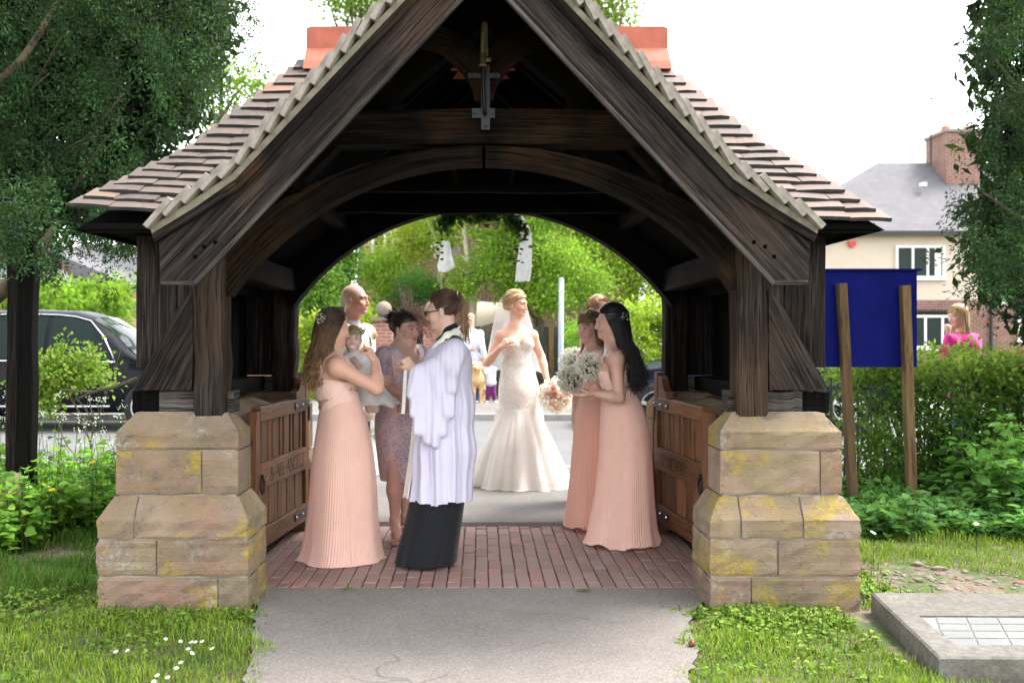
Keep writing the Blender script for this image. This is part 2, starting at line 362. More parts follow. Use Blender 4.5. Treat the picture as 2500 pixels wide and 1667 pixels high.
# ================================================================ LYCHGATE
def stone_mat():
    s = NT('sandstone'); co = s.coord(); r = s.rand()
    base = s.ramp(r, [(0, (.235,.155,.115)), (.3, (.27,.195,.14)), (.6, (.21,.16,.115)), (.85, (.29,.215,.16)), (1, (.20,.13,.105))])
    off = s.n('CombineXYZ', {'X': s.math('MULTIPLY', r, 9.0), 'Y': s.math('MULTIPLY', r, 5.0), 'Z': s.math('MULTIPLY', r, 7.0)}).outputs[0]
    v = s.n('VectorMath', {0: co, 1: off}, operation='ADD').outputs[0]
    big = s.noise(v, 4, 4, .55); fine = s.noise(v, 60, 6, .7); mid = s.noise(v, 14, 6, .65)
    strat = s.noise(s.n('Mapping', {'Vector': v, 'Scale': (2.2, 2.2, 30), 'Rotation': (0, .12, 0)}).outputs[0], 2.0, 6, .65, 1.2)
    c = s.mix(s.gray(big, .35, .68), base, s.mix(.7, base, (.125,.098,.070)))
    pk = s.gray(s.noise(s.n('Mapping', {'Vector': v, 'Location': (9,2,6)}).outputs[0], 3.1, 5, .6), .48, .66); c = s.mix(s.math('MULTIPLY', pk, .55), c, (.26,.145,.105))
    c = s.mix(s.math('MULTIPLY', s.gray(strat, .52, .72), .28), c, (.13,.09,.065))
    c = s.mix(s.math('MULTIPLY', s.gray(fine, .55, .75), .35), c, (.36,.285,.215))
    # lichens: yellow, pale blue-grey, dark crust
    ol_ = s.math('MULTIPLY', s.gray(s.noise(s.n('Mapping', {'Vector': v, 'Location': (1,8,3)}).outputs[0], 2.6, 4, .6), .46, .62), s.gray(fine, .30, .62)); c = s.mix(s.math('MULTIPLY', ol_, .55), c, (.20,.165,.065))
    ly = s.math('MULTIPLY', s.gray(s.noise(v, 4.2, 3, .5), .53, .62), s.gray(s.noise(v, 34, 6, .75), .40, .56))
    c = s.mix(s.math('MULTIPLY', ly, .75), c, s.mix(s.gray(fine, .4, .6), (.27,.205,.03), (.36,.27,.035)))
    lg = s.math('MULTIPLY', s.gray(s.noise(s.n('Mapping', {'Vector': v, 'Location': (3,1,2)}).outputs[0], 4.2, 3, .5), .56, .66), s.gray(s.noise(v, 40, 5, .7), .45, .6))
    c = s.mix(s.math('MULTIPLY', lg, .65), c, (.33,.33,.29))
    lk = s.math('MULTIPLY', s.gray(s.noise(s.n('Mapping', {'Vector': v, 'Location': (7,4,5)}).outputs[0], 4.6, 4, .6), .58, .68), s.gray(mid, .4, .55))
    c = s.mix(s.math('MULTIPLY', lk, .6), c, (.075,.06,.05))
    pit = s.gray(s.noise(v, 22, 3, .6), .30, .38); h = s.math('ADD', s.math('MULTIPLY', strat, .55), s.math('ADD', s.math('MULTIPLY', mid, .55), s.math('ADD', s.math('MULTIPLY', fine, .45), s.math('MULTIPLY', pit, .6))))
    s.set(Base_Color=c, Roughness=.92, Normal=s.bump(h, .7, .012)); s.b.inputs['Specular IOR Level'].default_value = .15
    return s.m
stone_mat()
LG = thing('lychgate', (.02, 6.3, 0), 'black timber lychgate with tiled roof standing on sandstone piers', 'lychgate')
def timber(name, p0, p1, w, h, mat, parent, side=None, nseg=6, wobble=.004, c=.007, seed=None, taper=1.0):
    p0, p1 = np.asarray(p0, float), np.asarray(p1, float); T = unit(p1-p0); L = np.linalg.norm(p1-p0)
    if side is None: side = (0, 1, 0) if abs(T[1]) < .9 else (1, 0, 0)
    S = np.asarray(side, float); S = unit(S - T*np.dot(S, T)); U = np.cross(S, T)
    r = np.random.default_rng(abs(hash((name, round(L, 3), round(float(p0[0]), 3), round(float(p0[2]), 3)))) % 2**31 if seed is None else seed)
    a, b = w/2, h/2; pr = [(-a+c,-b),(a-c,-b),(a,-b+c),(a,b-c),(a-c,b),(-a+c,b),(-a,b-c),(-a,-b+c),(-a+c,-b)]
    pv = np.concatenate([[0], np.cumsum([math.dist(pr[i], pr[i+1]) for i in range(8)])])
    rings = []; uv = []
    for i, t in enumerate(np.linspace(0, 1, nseg+1)):
        k = 1 + (taper-1)*t; o = r.normal(0, wobble, 2) if 0 < i < nseg else (0, 0)
        rings.append([p0+T*L*t+S*(x*k+o[0])+U*(y*k+o[1]) for x, y in pr]); uv += [(L*t, q) for q in pv]
    V, Fc, _ = loft_geo(rings, closed=False); m = len(pr)
    V = list(V); uv = list(uv)
    for e, ring in ((0, rings[0]), (1, rings[-1])):
        b0 = len(V); V += list(ring[:8]); uv += [(x*.3, y) for x, y in pr[:8]]
        Fc = Fc + [tuple(range(b0+7, b0-1, -1)) if e == 0 else tuple(range(b0, b0+8))]
    return mk(name, V, Fc, MT[mat], parent, uv=uv)
def board(name, lower, upper, y0, y1, mat, parent, grain=None):
    """shaped board: lower and upper outlines (x,z), thickness y0..y1, grain along its length"""
    lo, up = np.asarray(lower, float), np.asarray(upper, float)
    L = np.concatenate([[0], np.cumsum(np.linalg.norm(np.diff((lo+up)/2, axis=0), axis=1))]); rings = []; uv = []
    for i in range(len(lo)):
        w = np.linalg.norm(up[i]-lo[i]); t = y1-y0
        rings.append([(lo[i,0],y0,lo[i,1]),(up[i,0],y0,up[i,1]),(up[i,0],y1,up[i,1]),(lo[i,0],y1,lo[i,1]),(lo[i,0],y0,lo[i,1])])
        if grain is None: uv += [(L[i], 0), (L[i], w), (L[i], w+t), (L[i], 2*w+t), (L[i], 2*w+2*t)]
        else:
            g = unit(np.append(grain, 0))[:2]; h_ = np.array([-g[1], g[0]]); uv += [(lo[i]@g, lo[i]@h_), (up[i]@g, up[i]@h_), (up[i]@g, up[i]@h_+t), (lo[i]@g, lo[i]@h_+t), (lo[i]@g, lo[i]@h_)]
    V, Fc, _ = loft_geo(rings, closed=False); n = len(lo)
    Fc = Fc + [(3,2,1,0), ((n-1)*5, (n-1)*5+1, (n-1)*5+2, (n-1)*5+3)]
    return mk(name, V, Fc, MT[mat], parent, uv=uv)
GX = .022
# ---- stone piers, each with its stones
Zc = [(-.04,.156),(.156,.347),(.347,.56),(.56,.791),(.791,.985)]
def pier_hw(z, hw, hd):
    """half width and half depth at height z: chamfered plinth and cap"""
    if z <= .445: k = 0
    elif z <= .56: k = (z-.445)/.115
    else: k = 1
    ins = .078*k
    if z > .886: ins += .075*min(1, (z-.886)/.09)
    return hw-ins, hd-ins
def stone(x0, x1, z0, z1, cx, cy, hw, hd, seed, parent):
    r = np.random.default_rng(seed); g = .0045
    zs = sorted(set([z0+g, z0+g+.012] + list(np.linspace(z0+g, z1-g, 6)[1:-1]) + [q for q in (.445,.56,.886) if z0+g < q < z1-g] + [z1-g-.012, z1-g]))
    nx = max(6, int((x1-x0)/.045)); xs = np.linspace(x0+(0 if x0 <= cx-hw+1e-6 else g*.7), x1-(0 if x1 >= cx+hw-1e-6 else g*.7), nx)
    ny = 8; ys = np.linspace(cy-hd, cy+hd, ny)
    per = [(x, ys[0]) for x in xs] + [(xs[-1], y) for y in ys[1:]] + [(x, ys[-1]) for x in xs[::-1][1:]] + [(xs[0], y) for y in ys[::-1][1:-1]]
    per = np.array(per); rings = []; m = len(per)
    mx, my = (x0+x1)/2, cy
    for i, z in enumerate(zs):
        w, d = pier_hw(z, hw, hd); q = per.copy()
        q[:, 0] = np.clip(q[:, 0], cx-w, cx+w); q[:, 1] = np.clip(q[:, 1], cy-d, cy+d)
        edge = .006 if i in (0, len(zs)-1) else 0.0
        out = np.stack([np.sign(q[:, 0]-mx)*(np.abs(q[:, 0]-mx) > (x1-x0)/2-.04), np.sign(q[:, 1]-my)*(np.abs(q[:, 1]-my) > d-.02)], 1)
        corner = (np.abs(out).sum(1) > 1.5)
        P3 = np.concatenate([q, np.full((m, 1), z)], 1)
        dn = .005*vnoise(P3, 9, seed) + .0045*vnoise(P3, 34, seed+3) + .0025*np.sin(P3[:, 2]*95+3*vnoise(P3, 5, seed))
        intx = ((np.abs(q[:, 0]-x0) < .05) & (x0 > cx-hw+1e-6)) | ((np.abs(q[:, 0]-x1) < .05) & (x1 < cx+hw-1e-6))   # faces at inner joints stay tight
        q[:, 1] += out[:, 1]*(dn - edge*.8 - .004 - .006*corner*~intx)
        q[:, 0] += out[:, 0]*np.where(intx, .25*dn - .0015, dn - edge*.8 - .004 - .006*corner)
        rings.append(np.concatenate([q, np.full((m, 1), z + (.003*vnoise(P3, 12, seed) if i in (0, len(zs)-1) else 0))[:m].reshape(m, 1) if np.ndim(z) == 0 and i not in (0, len(zs)-1) else (z+.003*vnoise(P3, 12, seed)).reshape(m, 1)], 1))
    V, Fc, _ = loft_geo(rings, True, True)
    return mk('stone', V, Fc, MT['sandstone'], parent)
def pier(cx, cy, hw, hd, joints, seed):
    zz = [-.05,.445,.56,.886,.982]; rings = []
    for z in zz:
        w, d = pier_hw(z, hw-.016, hd-.016); rings.append([(cx-w,cy-d,z),(cx+w,cy-d,z),(cx+w,cy+d,z),(cx-w,cy+d,z)])
    V, Fc, _ = loft_geo(rings, True, True); p = mk('pier', V, Fc, MT['mortar'], LG)
    for k, (z0, z1) in enumerate(Zc):
        js = [cx-hw] + joints[k] + [cx+hw]
        for a, b in zip(js[:-1], js[1:]): seed += 1; stone(a, b, z0, z1, cx, cy, hw, hd, seed, p)
    return p
def JX(sx, d=5.08): return (sx-CXP)*d/F
pier(-1.56, 5.27, .393, .222, [[JX(536)], [JX(387)], [JX(332)], [JX(486)], []], 10)
pier(1.553, 5.27, .391, .222, [[JX(1830)], [JX(1895)], [JX(1806), JX(1957)], [JX(2010)], []], 40)
pier(-1.56, 7.27, .393, .222, [[-1.6], [-1.5], [-1.7], [-1.45], []], 70)
pier(1.553, 7.27, .391, .222, [[1.6], [1.5], [1.7], [1.45], []], 90)
# ---- dwarf side walls with sloping coping, sill and boarded sides
for s in (-1, 1):
    m = MB().box((s*1.66-.16, 5.48, -.02), (s*1.66+.16, 7.06, .84)); m.build('dwarf_wall', MT['sandstone'], LG)
    MB().prism([(s*1.46,.842),(s*1.86,.842),(s*1.86,.99),(s*1.70,.99),(s*1.46,.90)], 5.485, 7.055).build('coping', MT['sandstone'], LG)
    timber('sill', (s*1.62,5.35,1.045), (s*1.62,7.2,1.045), .13, .10, 'dark_shaded_oak', LG)
    timber('wall_plate', (s*1.37,5.3,1.775), (s*1.37,7.35,1.775), .14, .15, 'dark_shaded_oak', LG)
    for k in range(9):
        y = 5.36+k*.22; timber('side_board', (s*1.70,y,1.09), (s*1.70,y,1.93), .214, .025, 'dark_shaded_oak', LG, side=(0,1,0), nseg=3)
    for y in (5.62, 6.25): timber('stud', (s*1.60,y,1.09), (s*1.60,y,1.76), .05, .06, 'dark_shaded_oak', LG)
    MB().box((min(s*1.725,s*1.745),5.3,1.0),(max(s*1.725,s*1.745),7.3,1.95)).build('light_stop_panel', MT['shade_board'], LG)  # unseen backing panel added to stop light through the board gaps
    timber('head_rail', (s*1.60,5.3,1.70), (s*1.60,7.2,1.70), .06, .08, 'dark_shaded_oak', LG)
# ---- posts, planks, braces and sills at the four corners
for y0, nm in ((5.25, 0), (7.22, 1)):
    ym = lambda a: y0+a if nm == 0 else y0+.08-a+.0
    for s in (-1, 1):
        X = lambda a: s*a + (.012 if s > 0 else 0)
        timber('post', (X(1.415), ym(.03), .958 if nm == 0 else .985), (X(1.415), ym(.03), 2.05), .165, .17, 'weathered_oak', LG, side=(1,0,0), nseg=8, c=.014)
        timber('sill_beam', (X(1.50), ym(.05), 1.036), (X(1.69), ym(.05), 1.036), .10, .112, 'grey_oak', LG)
        timber('sill_end', (X(1.693), ym(.06), 1.034), (X(1.832), ym(.06), 1.034), .12, .115, 'dark_shaded_oak', LG)
        timber('sill_block', (X(1.295), ym(.06), 1.036), (X(1.331), ym(.06), 1.036), .12, .112, 'grey_oak', LG, nseg=2)
        # curved foot brace
        lo = [(1.50,1.098),(1.58,1.098),(1.66,1.098),(1.74,1.098),(1.795,1.098)]
        up = [(1.50,1.60),(1.575,1.50),(1.615,1.39),(1.685,1.29),(1.76,1.215)]
        lo2 = [(1.50,1.62),(1.50,1.46),(1.50,1.30),(1.505,1.098)]; up2 = [(1.60,1.50),(1.635,1.41),(1.70,1.305),(1.812,1.098)]
        board('brace', [(X(a),b) for a,b in lo2], [(X(a),b) for a,b in up2], ym(-.048), ym(-.024), 'weathered_oak', LG, grain=(s*.30,-.55))
        for a, b, z0, dd in ((1.54,.099,1.10,-.008),(1.64,.099,1.10,-.010),(1.748,.114,1.215,-.012)):
            timber('plank', (X(a), ym(dd), z0), (X(a), ym(dd), 2.02), b, .022, 'weathered_oak', LG, side=(1,0,0), nseg=4, wobble=.002, c=.004)
        if s > 0 and nm == 0: timber('batten', (X(1.765), 5.235, 1.255), (X(1.765), 5.235, 1.49), .045, .025, 'weathered_oak', LG, side=(1,0,0), nseg=3, wobble=.001)
# ---- trusses: curved arch braces, collar, struts, principal rafters
def arc(cx, cz, R, x0, x1, n): xs = np.linspace(x0, x1, n); return [(x+cx, cz+math.sqrt(max(0, R*R-x*x))) for x in xs]
for y0, y1 in ((5.24, 5.40), (7.06, 7.22)):
    for s in (-1, 1):
        xs = (.008, 1.35) if s > 0 else (-.008, -1.35)
        li = arc(GX, .637, 1.653, xs[0], xs[1], 22); uo = arc(GX, .262, 2.12, xs[0], xs[1]*1.08, 22)
        board('arch_brace', li, uo, y0, y1, 'old_oak' if y0 < 6 else 'dark_shaded_oak', LG)
        board('rafter', [(GX+s*1.46,1.70),(GX+s*.75,2.40),(GX+s*.0,3.02)], [(GX+s*1.46,1.84),(GX+s*.75,2.52),(GX+s*.0,3.17)], y0+.01, y1-.01, 'dark_shaded_oak', LG)
    board('collar_beam', [(GX-1.0,2.375),(GX-.5,2.386),(GX,2.392),(GX+.5,2.386),(GX+1.0,2.372)], [(GX-1.0,2.545),(GX-.5,2.563),(GX,2.574),(GX+.5,2.566),(GX+1.0,2.548)], y0-.02, y1-.03, 'old_oak' if y0 < 6 else 'dark_shaded_oak', LG)
lowc = catmull([(.05,2.615),(.06,2.67),(.113,2.77),(.205,2.85),(.306,2.885),(.45,2.89)], 4); upc = catmull([(.003,2.615),(.003,2.77),(.013,2.85),(.07,2.925),(.155,2.975),(.30,3.03)], 4)
for s in (-1, 1):
    board('strut', [(GX+s*a,b) for a,b in lowc], [(GX+s*a,b) for a,b in upc], 5.22, 5.30, 'old_oak', LG)
ar_ = arc(GX, .66, 1.653, -1.40, 1.40, 25); board('end_boarding', ar_, [(x, 3.22-1.053*abs(x-GX)) for x, z in ar_], 7.226, 7.25, 'shade_board', LG)
# cusped boarding above the far arch is dark; ties seen under the roof
for y in (5.8, 6.45):
    for s in (-1, 1): board('rafter', [(GX+s*1.44,1.86),(GX,3.14)], [(GX+s*1.44,1.93),(GX,3.22)], y, y+.07, 'dark_shaded_oak', LG)
for s, a, z in ((-1,1.0,2.20),(1,1.0,2.20),(-1,.5,2.68),(1,.5,2.68)): timber('purlin', (GX+s*a,4.6,z-.02), (GX+s*a,7.45,z-.02), .09, .10, 'dark_shaded_oak', LG)
timber('tie', (GX-1.1,6.0,2.27), (GX+1.1,6.0,2.27), .05, .05, 'dark_shaded_oak', LG)
for s in (-1,1): timber('hanger', (GX+s*.16,6.0,2.29), (GX+s*.19,6.0,2.45), .025, .03, 'old_oak', LG, nseg=2)
timber('tie', (GX-1.1,6.5,2.20), (GX+1.1,6.5,2.20), .05, .04, 'dark_shaded_oak', LG)
# ---- barge boards of the front (and back) gable
for yb, yt in ((4.47, 4.52), (7.50, 7.55)):
    for s in (-1, 1):
        lower = [(1.455,1.612),(1.30,1.612),(1.06,1.868),(.70,2.252),(.35,2.625),(.0,2.998)]
        upper = [(1.462,1.80),(1.28,1.917),(1.099,2.033),(.742,2.414),(.37,2.81),(.0,3.205)]
        if yb > 6: lower = [(1.46,1.72),(1.44,1.76)]+[(a,b+.15) for a,b in lower[2:]]
        board('barge_board', [(GX+s*a,b) for a,b in lower], [(GX+s*a,b) for a,b in upper], yb, yt, 'weathered_oak', LG, grain=(s*1.0,-1.066))
        # rounded nosing along its lower edge and cover mould along its upper edge
        for (p, q, r0) in () if yb > 6 else (((1.30,1.615),(0,3.003),.011),):
            pts = [(GX+s*(p[0]+(q[0]-p[0])*t), (yb-.004 if yb < 6 else yt+.004), p[1]+(q[1]-p[1])*t) for t in np.linspace(0,1,12)]
            V, Fc, uv = tube_geo(pts, r0, 6); mk('nosing', V, Fc, MT['grey_oak'], LG, uv=uv)
        if yb < 6: V, Fc, uv = tube_geo([(GX+s*1.45,(yb-.004 if yb < 6 else yt+.004),1.618),(GX+s*1.30,(yb-.004 if yb < 6 else yt+.004),1.618)], .011, 6); mk('nosing', V, Fc, MT['grey_oak'], LG, uv=uv)
        e = -.02 if yb < 6 else .02
        board('cover_mould', [(GX+s*a,b) for a,b in [(1.099,2.03),(.55,2.615),(0,3.20)]], [(GX+s*a,b) for a,b in [(1.118,2.075),(.55,2.675),(0,3.25)]], yb+e, yt+e, 'old_oak', LG)
        board('cover_mould', [(GX+s*a,b) for a,b in [(1.475,1.80),(1.28,1.915),(1.099,2.035)]], [(GX+s*a,b) for a,b in [(1.49,1.835),(1.29,1.957),(1.118,2.078)]], yb+e, yt+e, 'old_oak', LG)
        # bedding mortar under the verge tiles
        board('verge_mortar', [(GX+s*a,b) for a,b in [(1.492,1.835),(1.29,1.955),(1.118,2.075),(.55,2.668),(0,3.24)]], [(GX+s*a,b) for a,b in [(1.50,1.868),(1.315,1.985),(1.135,2.105),(.57,2.70),(0,3.29)]], yb-.005, yt+.03, 'verge_mortar', LG)
    for s in (-1, 1):  # bolt holes in the boards
        for a, b in ((1.30,1.735),(1.26,1.78),(1.21,1.80)):
            if yb < 6: MB().tube([(GX+s*a,yb-.0015,b),(GX+s*a,yb+.006,b)], .010, 8).build('bolt_hole', MT['shade_board'], LG)
# ---- roof
def tile_mat():
    s = NT('roof_tile'); co = s.coord(); r = s.rand()
    c = s.ramp(r, [(0, (.052,.037,.033)), (.25, (.074,.054,.045)), (.5, (.098,.073,.056)), (.7, (.063,.046,.040)), (.86, (.112,.08,.061)), (.94, (.19,.095,.06)), (1, (.085,.064,.049))])
    # paler terracotta shows more on the right-hand slope
    gx = s.n('SeparateXYZ', {0: s.n('NewGeometry').outputs['Position']}).outputs[0]
    c = s.mix(s.math('MULTIPLY', s.gray(gx, .2, .6), .55), c, s.ramp(s.math('FRACT', s.math('MULTIPLY', r, 7.3)), [(0, (.18,.105,.08)), (.3, (.14,.10,.088)), (.5, (.085,.068,.068)), (.75, (.17,.112,.09)), (1, (.145,.11,.092))]))
    n = s.noise(co, 30, 6, .7); c = s.mix(s.math('MULTIPLY', s.gray(n, .52, .72), .55), c, (.13,.12,.105))
    c = s.mix(s.math('MULTIPLY', s.gray(s.noise(co, 9, 4), .55, .7), .4), c, (.05,.046,.038))
    s.set(Base_Color=c, Roughness=.75, Normal=s.bump(s.noise(co, 80, 5), .5, .003)); return s.m
tile_mat()
simple('tile_edge_shade', (.022,.02,.017), .9, .5, 30, .3, 80)  # dark tails: shadow lines between courses painted in, with algae blackening
simple('terracotta', (.32,.085,.05), .75, .2, 9, .3, 70)
prof = [(4.85,1.945),(5.6,2.435),(6.35,3.11)]; hipx = [1.975,1.576,1.10]
def slope_pt(t):
    """t 0..2 along the main slope -> depth, height, hip half length"""
    i = 0 if t < 1 else 1; k = t-i; k = min(k, 1.0)
    return (prof[i][0]+(prof[i+1][0]-prof[i][0])*k, prof[i][1]+(prof[i+1][1]-prof[i][1])*k, hipx[i]+(hipx[i+1]-hipx[i])*k)
def gable_h(z):
    """half width of the gable roof's upper surface at height z"""
    return 1.505-(z-1.868)/.686 if z < 2.115 else max(.0, (3.31-z)/1.053)
LEN = [math.hypot(.75,.49), math.hypot(.75,.675)]
for s in (-1, 1):
    m = MB()
    ts = np.linspace(0, 2, 13); A = [slope_pt(t) for t in ts]
    for mir in (0, 1):
        fr = lambda d: d if not mir else 12.7-d
        rings = [[(s*a[2], fr(a[0]), a[1]-.05), (s*max(gable_h(a[1])-.03, .0), fr(a[0]), a[1]-.05)] for a in A]; m.loft(rings, closed=False)
    m.loft([[(s*a[2], a[0], a[1]-.05), (s*a[2], 12.7-a[0], a[1]-.05)] for a in A], closed=False)
    m.add([(s*1.94,4.87,1.905),(s*1.36,4.87,1.905),(s*1.36,7.83,1.905),(s*1.94,7.83,1.905)], [(0,1,2,3)])
    m.build('roof_deck', MT['shade_board'], LG)
    m = MB()   # eaves board
    m.box((min(s*1.42,s*1.93), 4.86, 1.885), (max(s*1.42,s*1.93), 4.885, 1.93)); m.box((min(s*1.935,s*1.915), 4.89, 1.885), (max(s*1.935,s*1.915), 7.8, 1.93)); m.build('eaves_board', MT['dark_shaded_oak'], LG)
    # gable roof shell (under boards + top)
    for nm, off, mt in (('ceiling_boards', -.055, 'shade_board'), ('gable_deck', -.02, 'verge_mortar')):
        G = [(1.49,1.868),(1.135,2.115),(0,3.31)]
        mk(nm, [(GX+s*a, y, z+off) for a, z in G for y in (4.53, 7.56)], [(0,1,3,2),(2,3,5,4)], MT[mt], LG)
def tile_mesh(w, l, t=.018, seed=0):
    r = np.random.default_rng(seed); V = []; Fc = []
    for k in (0, 1):
        for j in (0, 1):
            for i in range(4):
                u = i/3-.5; V.append((u*w+r.normal(0,.0012), j*l-(r.uniform(0,.004) if j == 0 else 0), k*t-.003*(2*u)**2*(1-.3*j)+r.normal(0,.0008)))
    for i in range(3):
        Fc += [(8+i,9+i,13+i,12+i), (i,4+i,5+i,1+i), (i,1+i,9+i,8+i), (4+i,12+i,13+i,5+i)]
    Fc += [(0,8,12,4),(3,7,15,11)]
    me = raw_mesh('tile', V, Fc); me.materials.append(MT['roof_tile']); me.materials.append(MT['tile_edge_shade'])
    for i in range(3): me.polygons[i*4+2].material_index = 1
    return me
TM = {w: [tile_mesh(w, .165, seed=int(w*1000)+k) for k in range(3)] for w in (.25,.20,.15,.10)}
simple('verge_tile', (.22,.195,.165), .9, .4, 14, .6, 70, .004)
VM = {w: [tile_mesh(w, .165, .026, seed=int(w*1000)+k+50) for k in range(3)] for w in (.20,.15)}
for l_ in VM.values():
    for me_ in l_: me_.materials[0] = MT['verge_tile']; me_.materials[1] = MT['verge_tile']
roof = mk('roof', [(0,6.35,3.05),(.01,6.35,3.05),(0,6.36,3.05)], [(0,1,2)], MT['shade_board'], LG)
def place_tile(name, me, o, ax, ay, jit=1.0, parent=None, lap=.18):
    ax = unit(ax); ay = unit(np.asarray(ay)-ax*np.dot(ax, ay)); az = np.cross(ax, ay); ay = unit(ay-az*lap); az = np.cross(ax, ay)   # heads dip under the course above
    R = Matrix(((ax[0],ay[0],az[0],o[0]),(ax[1],ay[1],az[1],o[1]),(ax[2],ay[2],az[2],o[2]),(0,0,0,1)))
    J = Matrix.Rotation(random.gauss(0,.012)*jit, 4, 'Z') @ Matrix.Rotation(random.gauss(0,.02)*jit, 4, 'X') @ Matrix.Rotation(random.gauss(0,.018)*jit, 4, 'Y')
    return inst(name, me, R @ J, parent or roof)
rows = [i/9 for i in range(9)] + [1+i/10 for i in range(10)]
for s in (-1, 1):
    for ri, t in enumerate(rows):
        d, z, hx = slope_pt(t); d2, z2, _ = slope_pt(min(t+.09, 1.999)); ay = (0, d2-d, z2-z)
        x = hx+.02; xin = gable_h(z)-.02
        lift = .05*max(0, 1-t)*(1 if s < 0 else -.35)
        while x > xin:
            rem = x-xin
            if rem < .06: break
            w = random.choice((.25,.25,.20)) if rem > .27 else (.20 if rem > .19 else .15 if rem > .14 else .10)
            if x > hx and random.random() < .35: w = .15
            xc = x-w/2; o = np.array([s*xc, d-.03, z-.012+.022+lift*max(0, (xc-1.3)/.6)])
            ax = (s if s > 0 else 1, 0, -lift*.9 if s < 0 else -lift*.9)
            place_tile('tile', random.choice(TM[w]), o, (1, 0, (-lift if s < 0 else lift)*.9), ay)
            x -= w+.003
    # verge tiles of the front gable, seen by their ends
    L1 = math.hypot(.37,.247); L2 = math.hypot(1.135,1.195)
    for k in range(22):
        q = k*.098
        if q < L1: f = q/L1; p = (1.515-.37*f, 1.862+.247*f); dr = (-.37,.247)
        else:
            f = (q-L1)/L2
            if f > 1: break
            p = (1.145-1.135*f, 2.109+1.195*f); dr = (-1.135,1.195)
        ay = (s*dr[0], 0, dr[1])
        for j in range(3):
            w = .20 if j else .15; y = 4.425+.002*random.random() + (0.075 if j == 0 else .075+.075+.10+(j-1)*.203)
            ax = (0, 1, 0) if s < 0 else (0, -1, 0)
            a2 = unit(ay); nrm = np.array([s*unit((dr[1],0,-dr[0]))[0]*1.0, 0, abs(unit((dr[1],0,-dr[0]))[2])])
            place_tile('verge_tile', random.choice(VM[w]), np.array([GX+s*p[0], y, p[1]+.012]), ax, a2, 1.3, lap=.26)
# ridge tiles with upright crest
for i in range(5):
    x0 = -1.10+i*.46; x1 = x0+.455; m = MB()
    prf = [(-.17,-.085),(-.155,-.10),(-.03,.06),(-.022,.20),(.022,.20),(.03,.06),(.155,-.10),(.17,-.085),(.05,.075),(.0,.05),(-.05,.075)]
    prf = [(-.16,-.10),(-.13,-.045),(-.045,.045),(-.026,.065),(-.022,.205),(.022,.205),(.026,.065),(.045,.045),(.13,-.045),(.16,-.10),(.10,-.10),(0,.02),(-.10,-.10)]
    rings = []
    for x, k in ((x0,.95),(x0+.03,1.0),(x1-.03,1.0),(x1,.95)):
        rings.append([(x, 6.35+a, 3.145+(b if b < .1 else b*(k if x in (x0,x1) else 1))) for a, b in prf])
    m.loft(rings, True, True); m.build('ridge_tile', MT['terracotta'], roof)
# ---- iron lamp bracket on the collar beam
IB = mk('lamp_bracket', *(lambda m: (np.concatenate(m.v), m.f))(MB().box((GX-.012-.002, 5.19, 2.455), (GX+.032, 5.212, 2.80)).box((GX-.062,5.186,2.516),(GX+.058,5.20,2.566)).box((GX-.082,5.186,2.722),(GX+.082,5.20,2.748))), MT['black_iron'], LG)
m = MB()
for a, z in ((-.05,2.541),(.045,2.541),(.01,2.478)): m.tube([(GX+a,5.175,z),(GX+a,5.19,z)], .008, 8)
for a in (-.07,-.045,.05,.072): m.tube([(GX+a,5.176,2.735),(GX+a,5.19,2.735)], .014, 8)
m.build_each('rivet', MT['black_iron'], IB)
simple('old_brass', (.20,.16,.085), .7, .35, 30, .4, 120, metal=.2)
MB().tube(catmull([(GX+.006,5.20,2.53),(GX+.004,5.14,2.545),(GX,5.12,2.60),(GX-.003,5.115,2.70),(GX-.004,5.115,2.78)],5), .0095, 8).build('pipe', MT['black_iron'], IB, smooth=True)
MB().tube(catmull([(GX-.006,5.115,2.775),(GX-.006,5.115,2.86),(GX-.003,5.115,2.95),(GX+.0,5.128,2.99),(GX+.004,5.155,3.0),(GX+.008,5.18,2.985),(GX+.01,5.19,2.93),(GX+.012,5.19,2.84)],5), .012, 10).build('swan_neck', MT['old_brass'], IB, smooth=True)
MB().tube([(GX-.006,5.115,2.765),(GX-.006,5.115,2.775),(GX-.006,5.115,2.777),(GX-.006,5.115,2.83)], [.021,.021,.016,.017], 10).tube([(GX,5.125,2.80),(GX+.035,5.135,2.805)], .012, 8).build('tap_union', MT['old_brass'], IB, smooth=True)
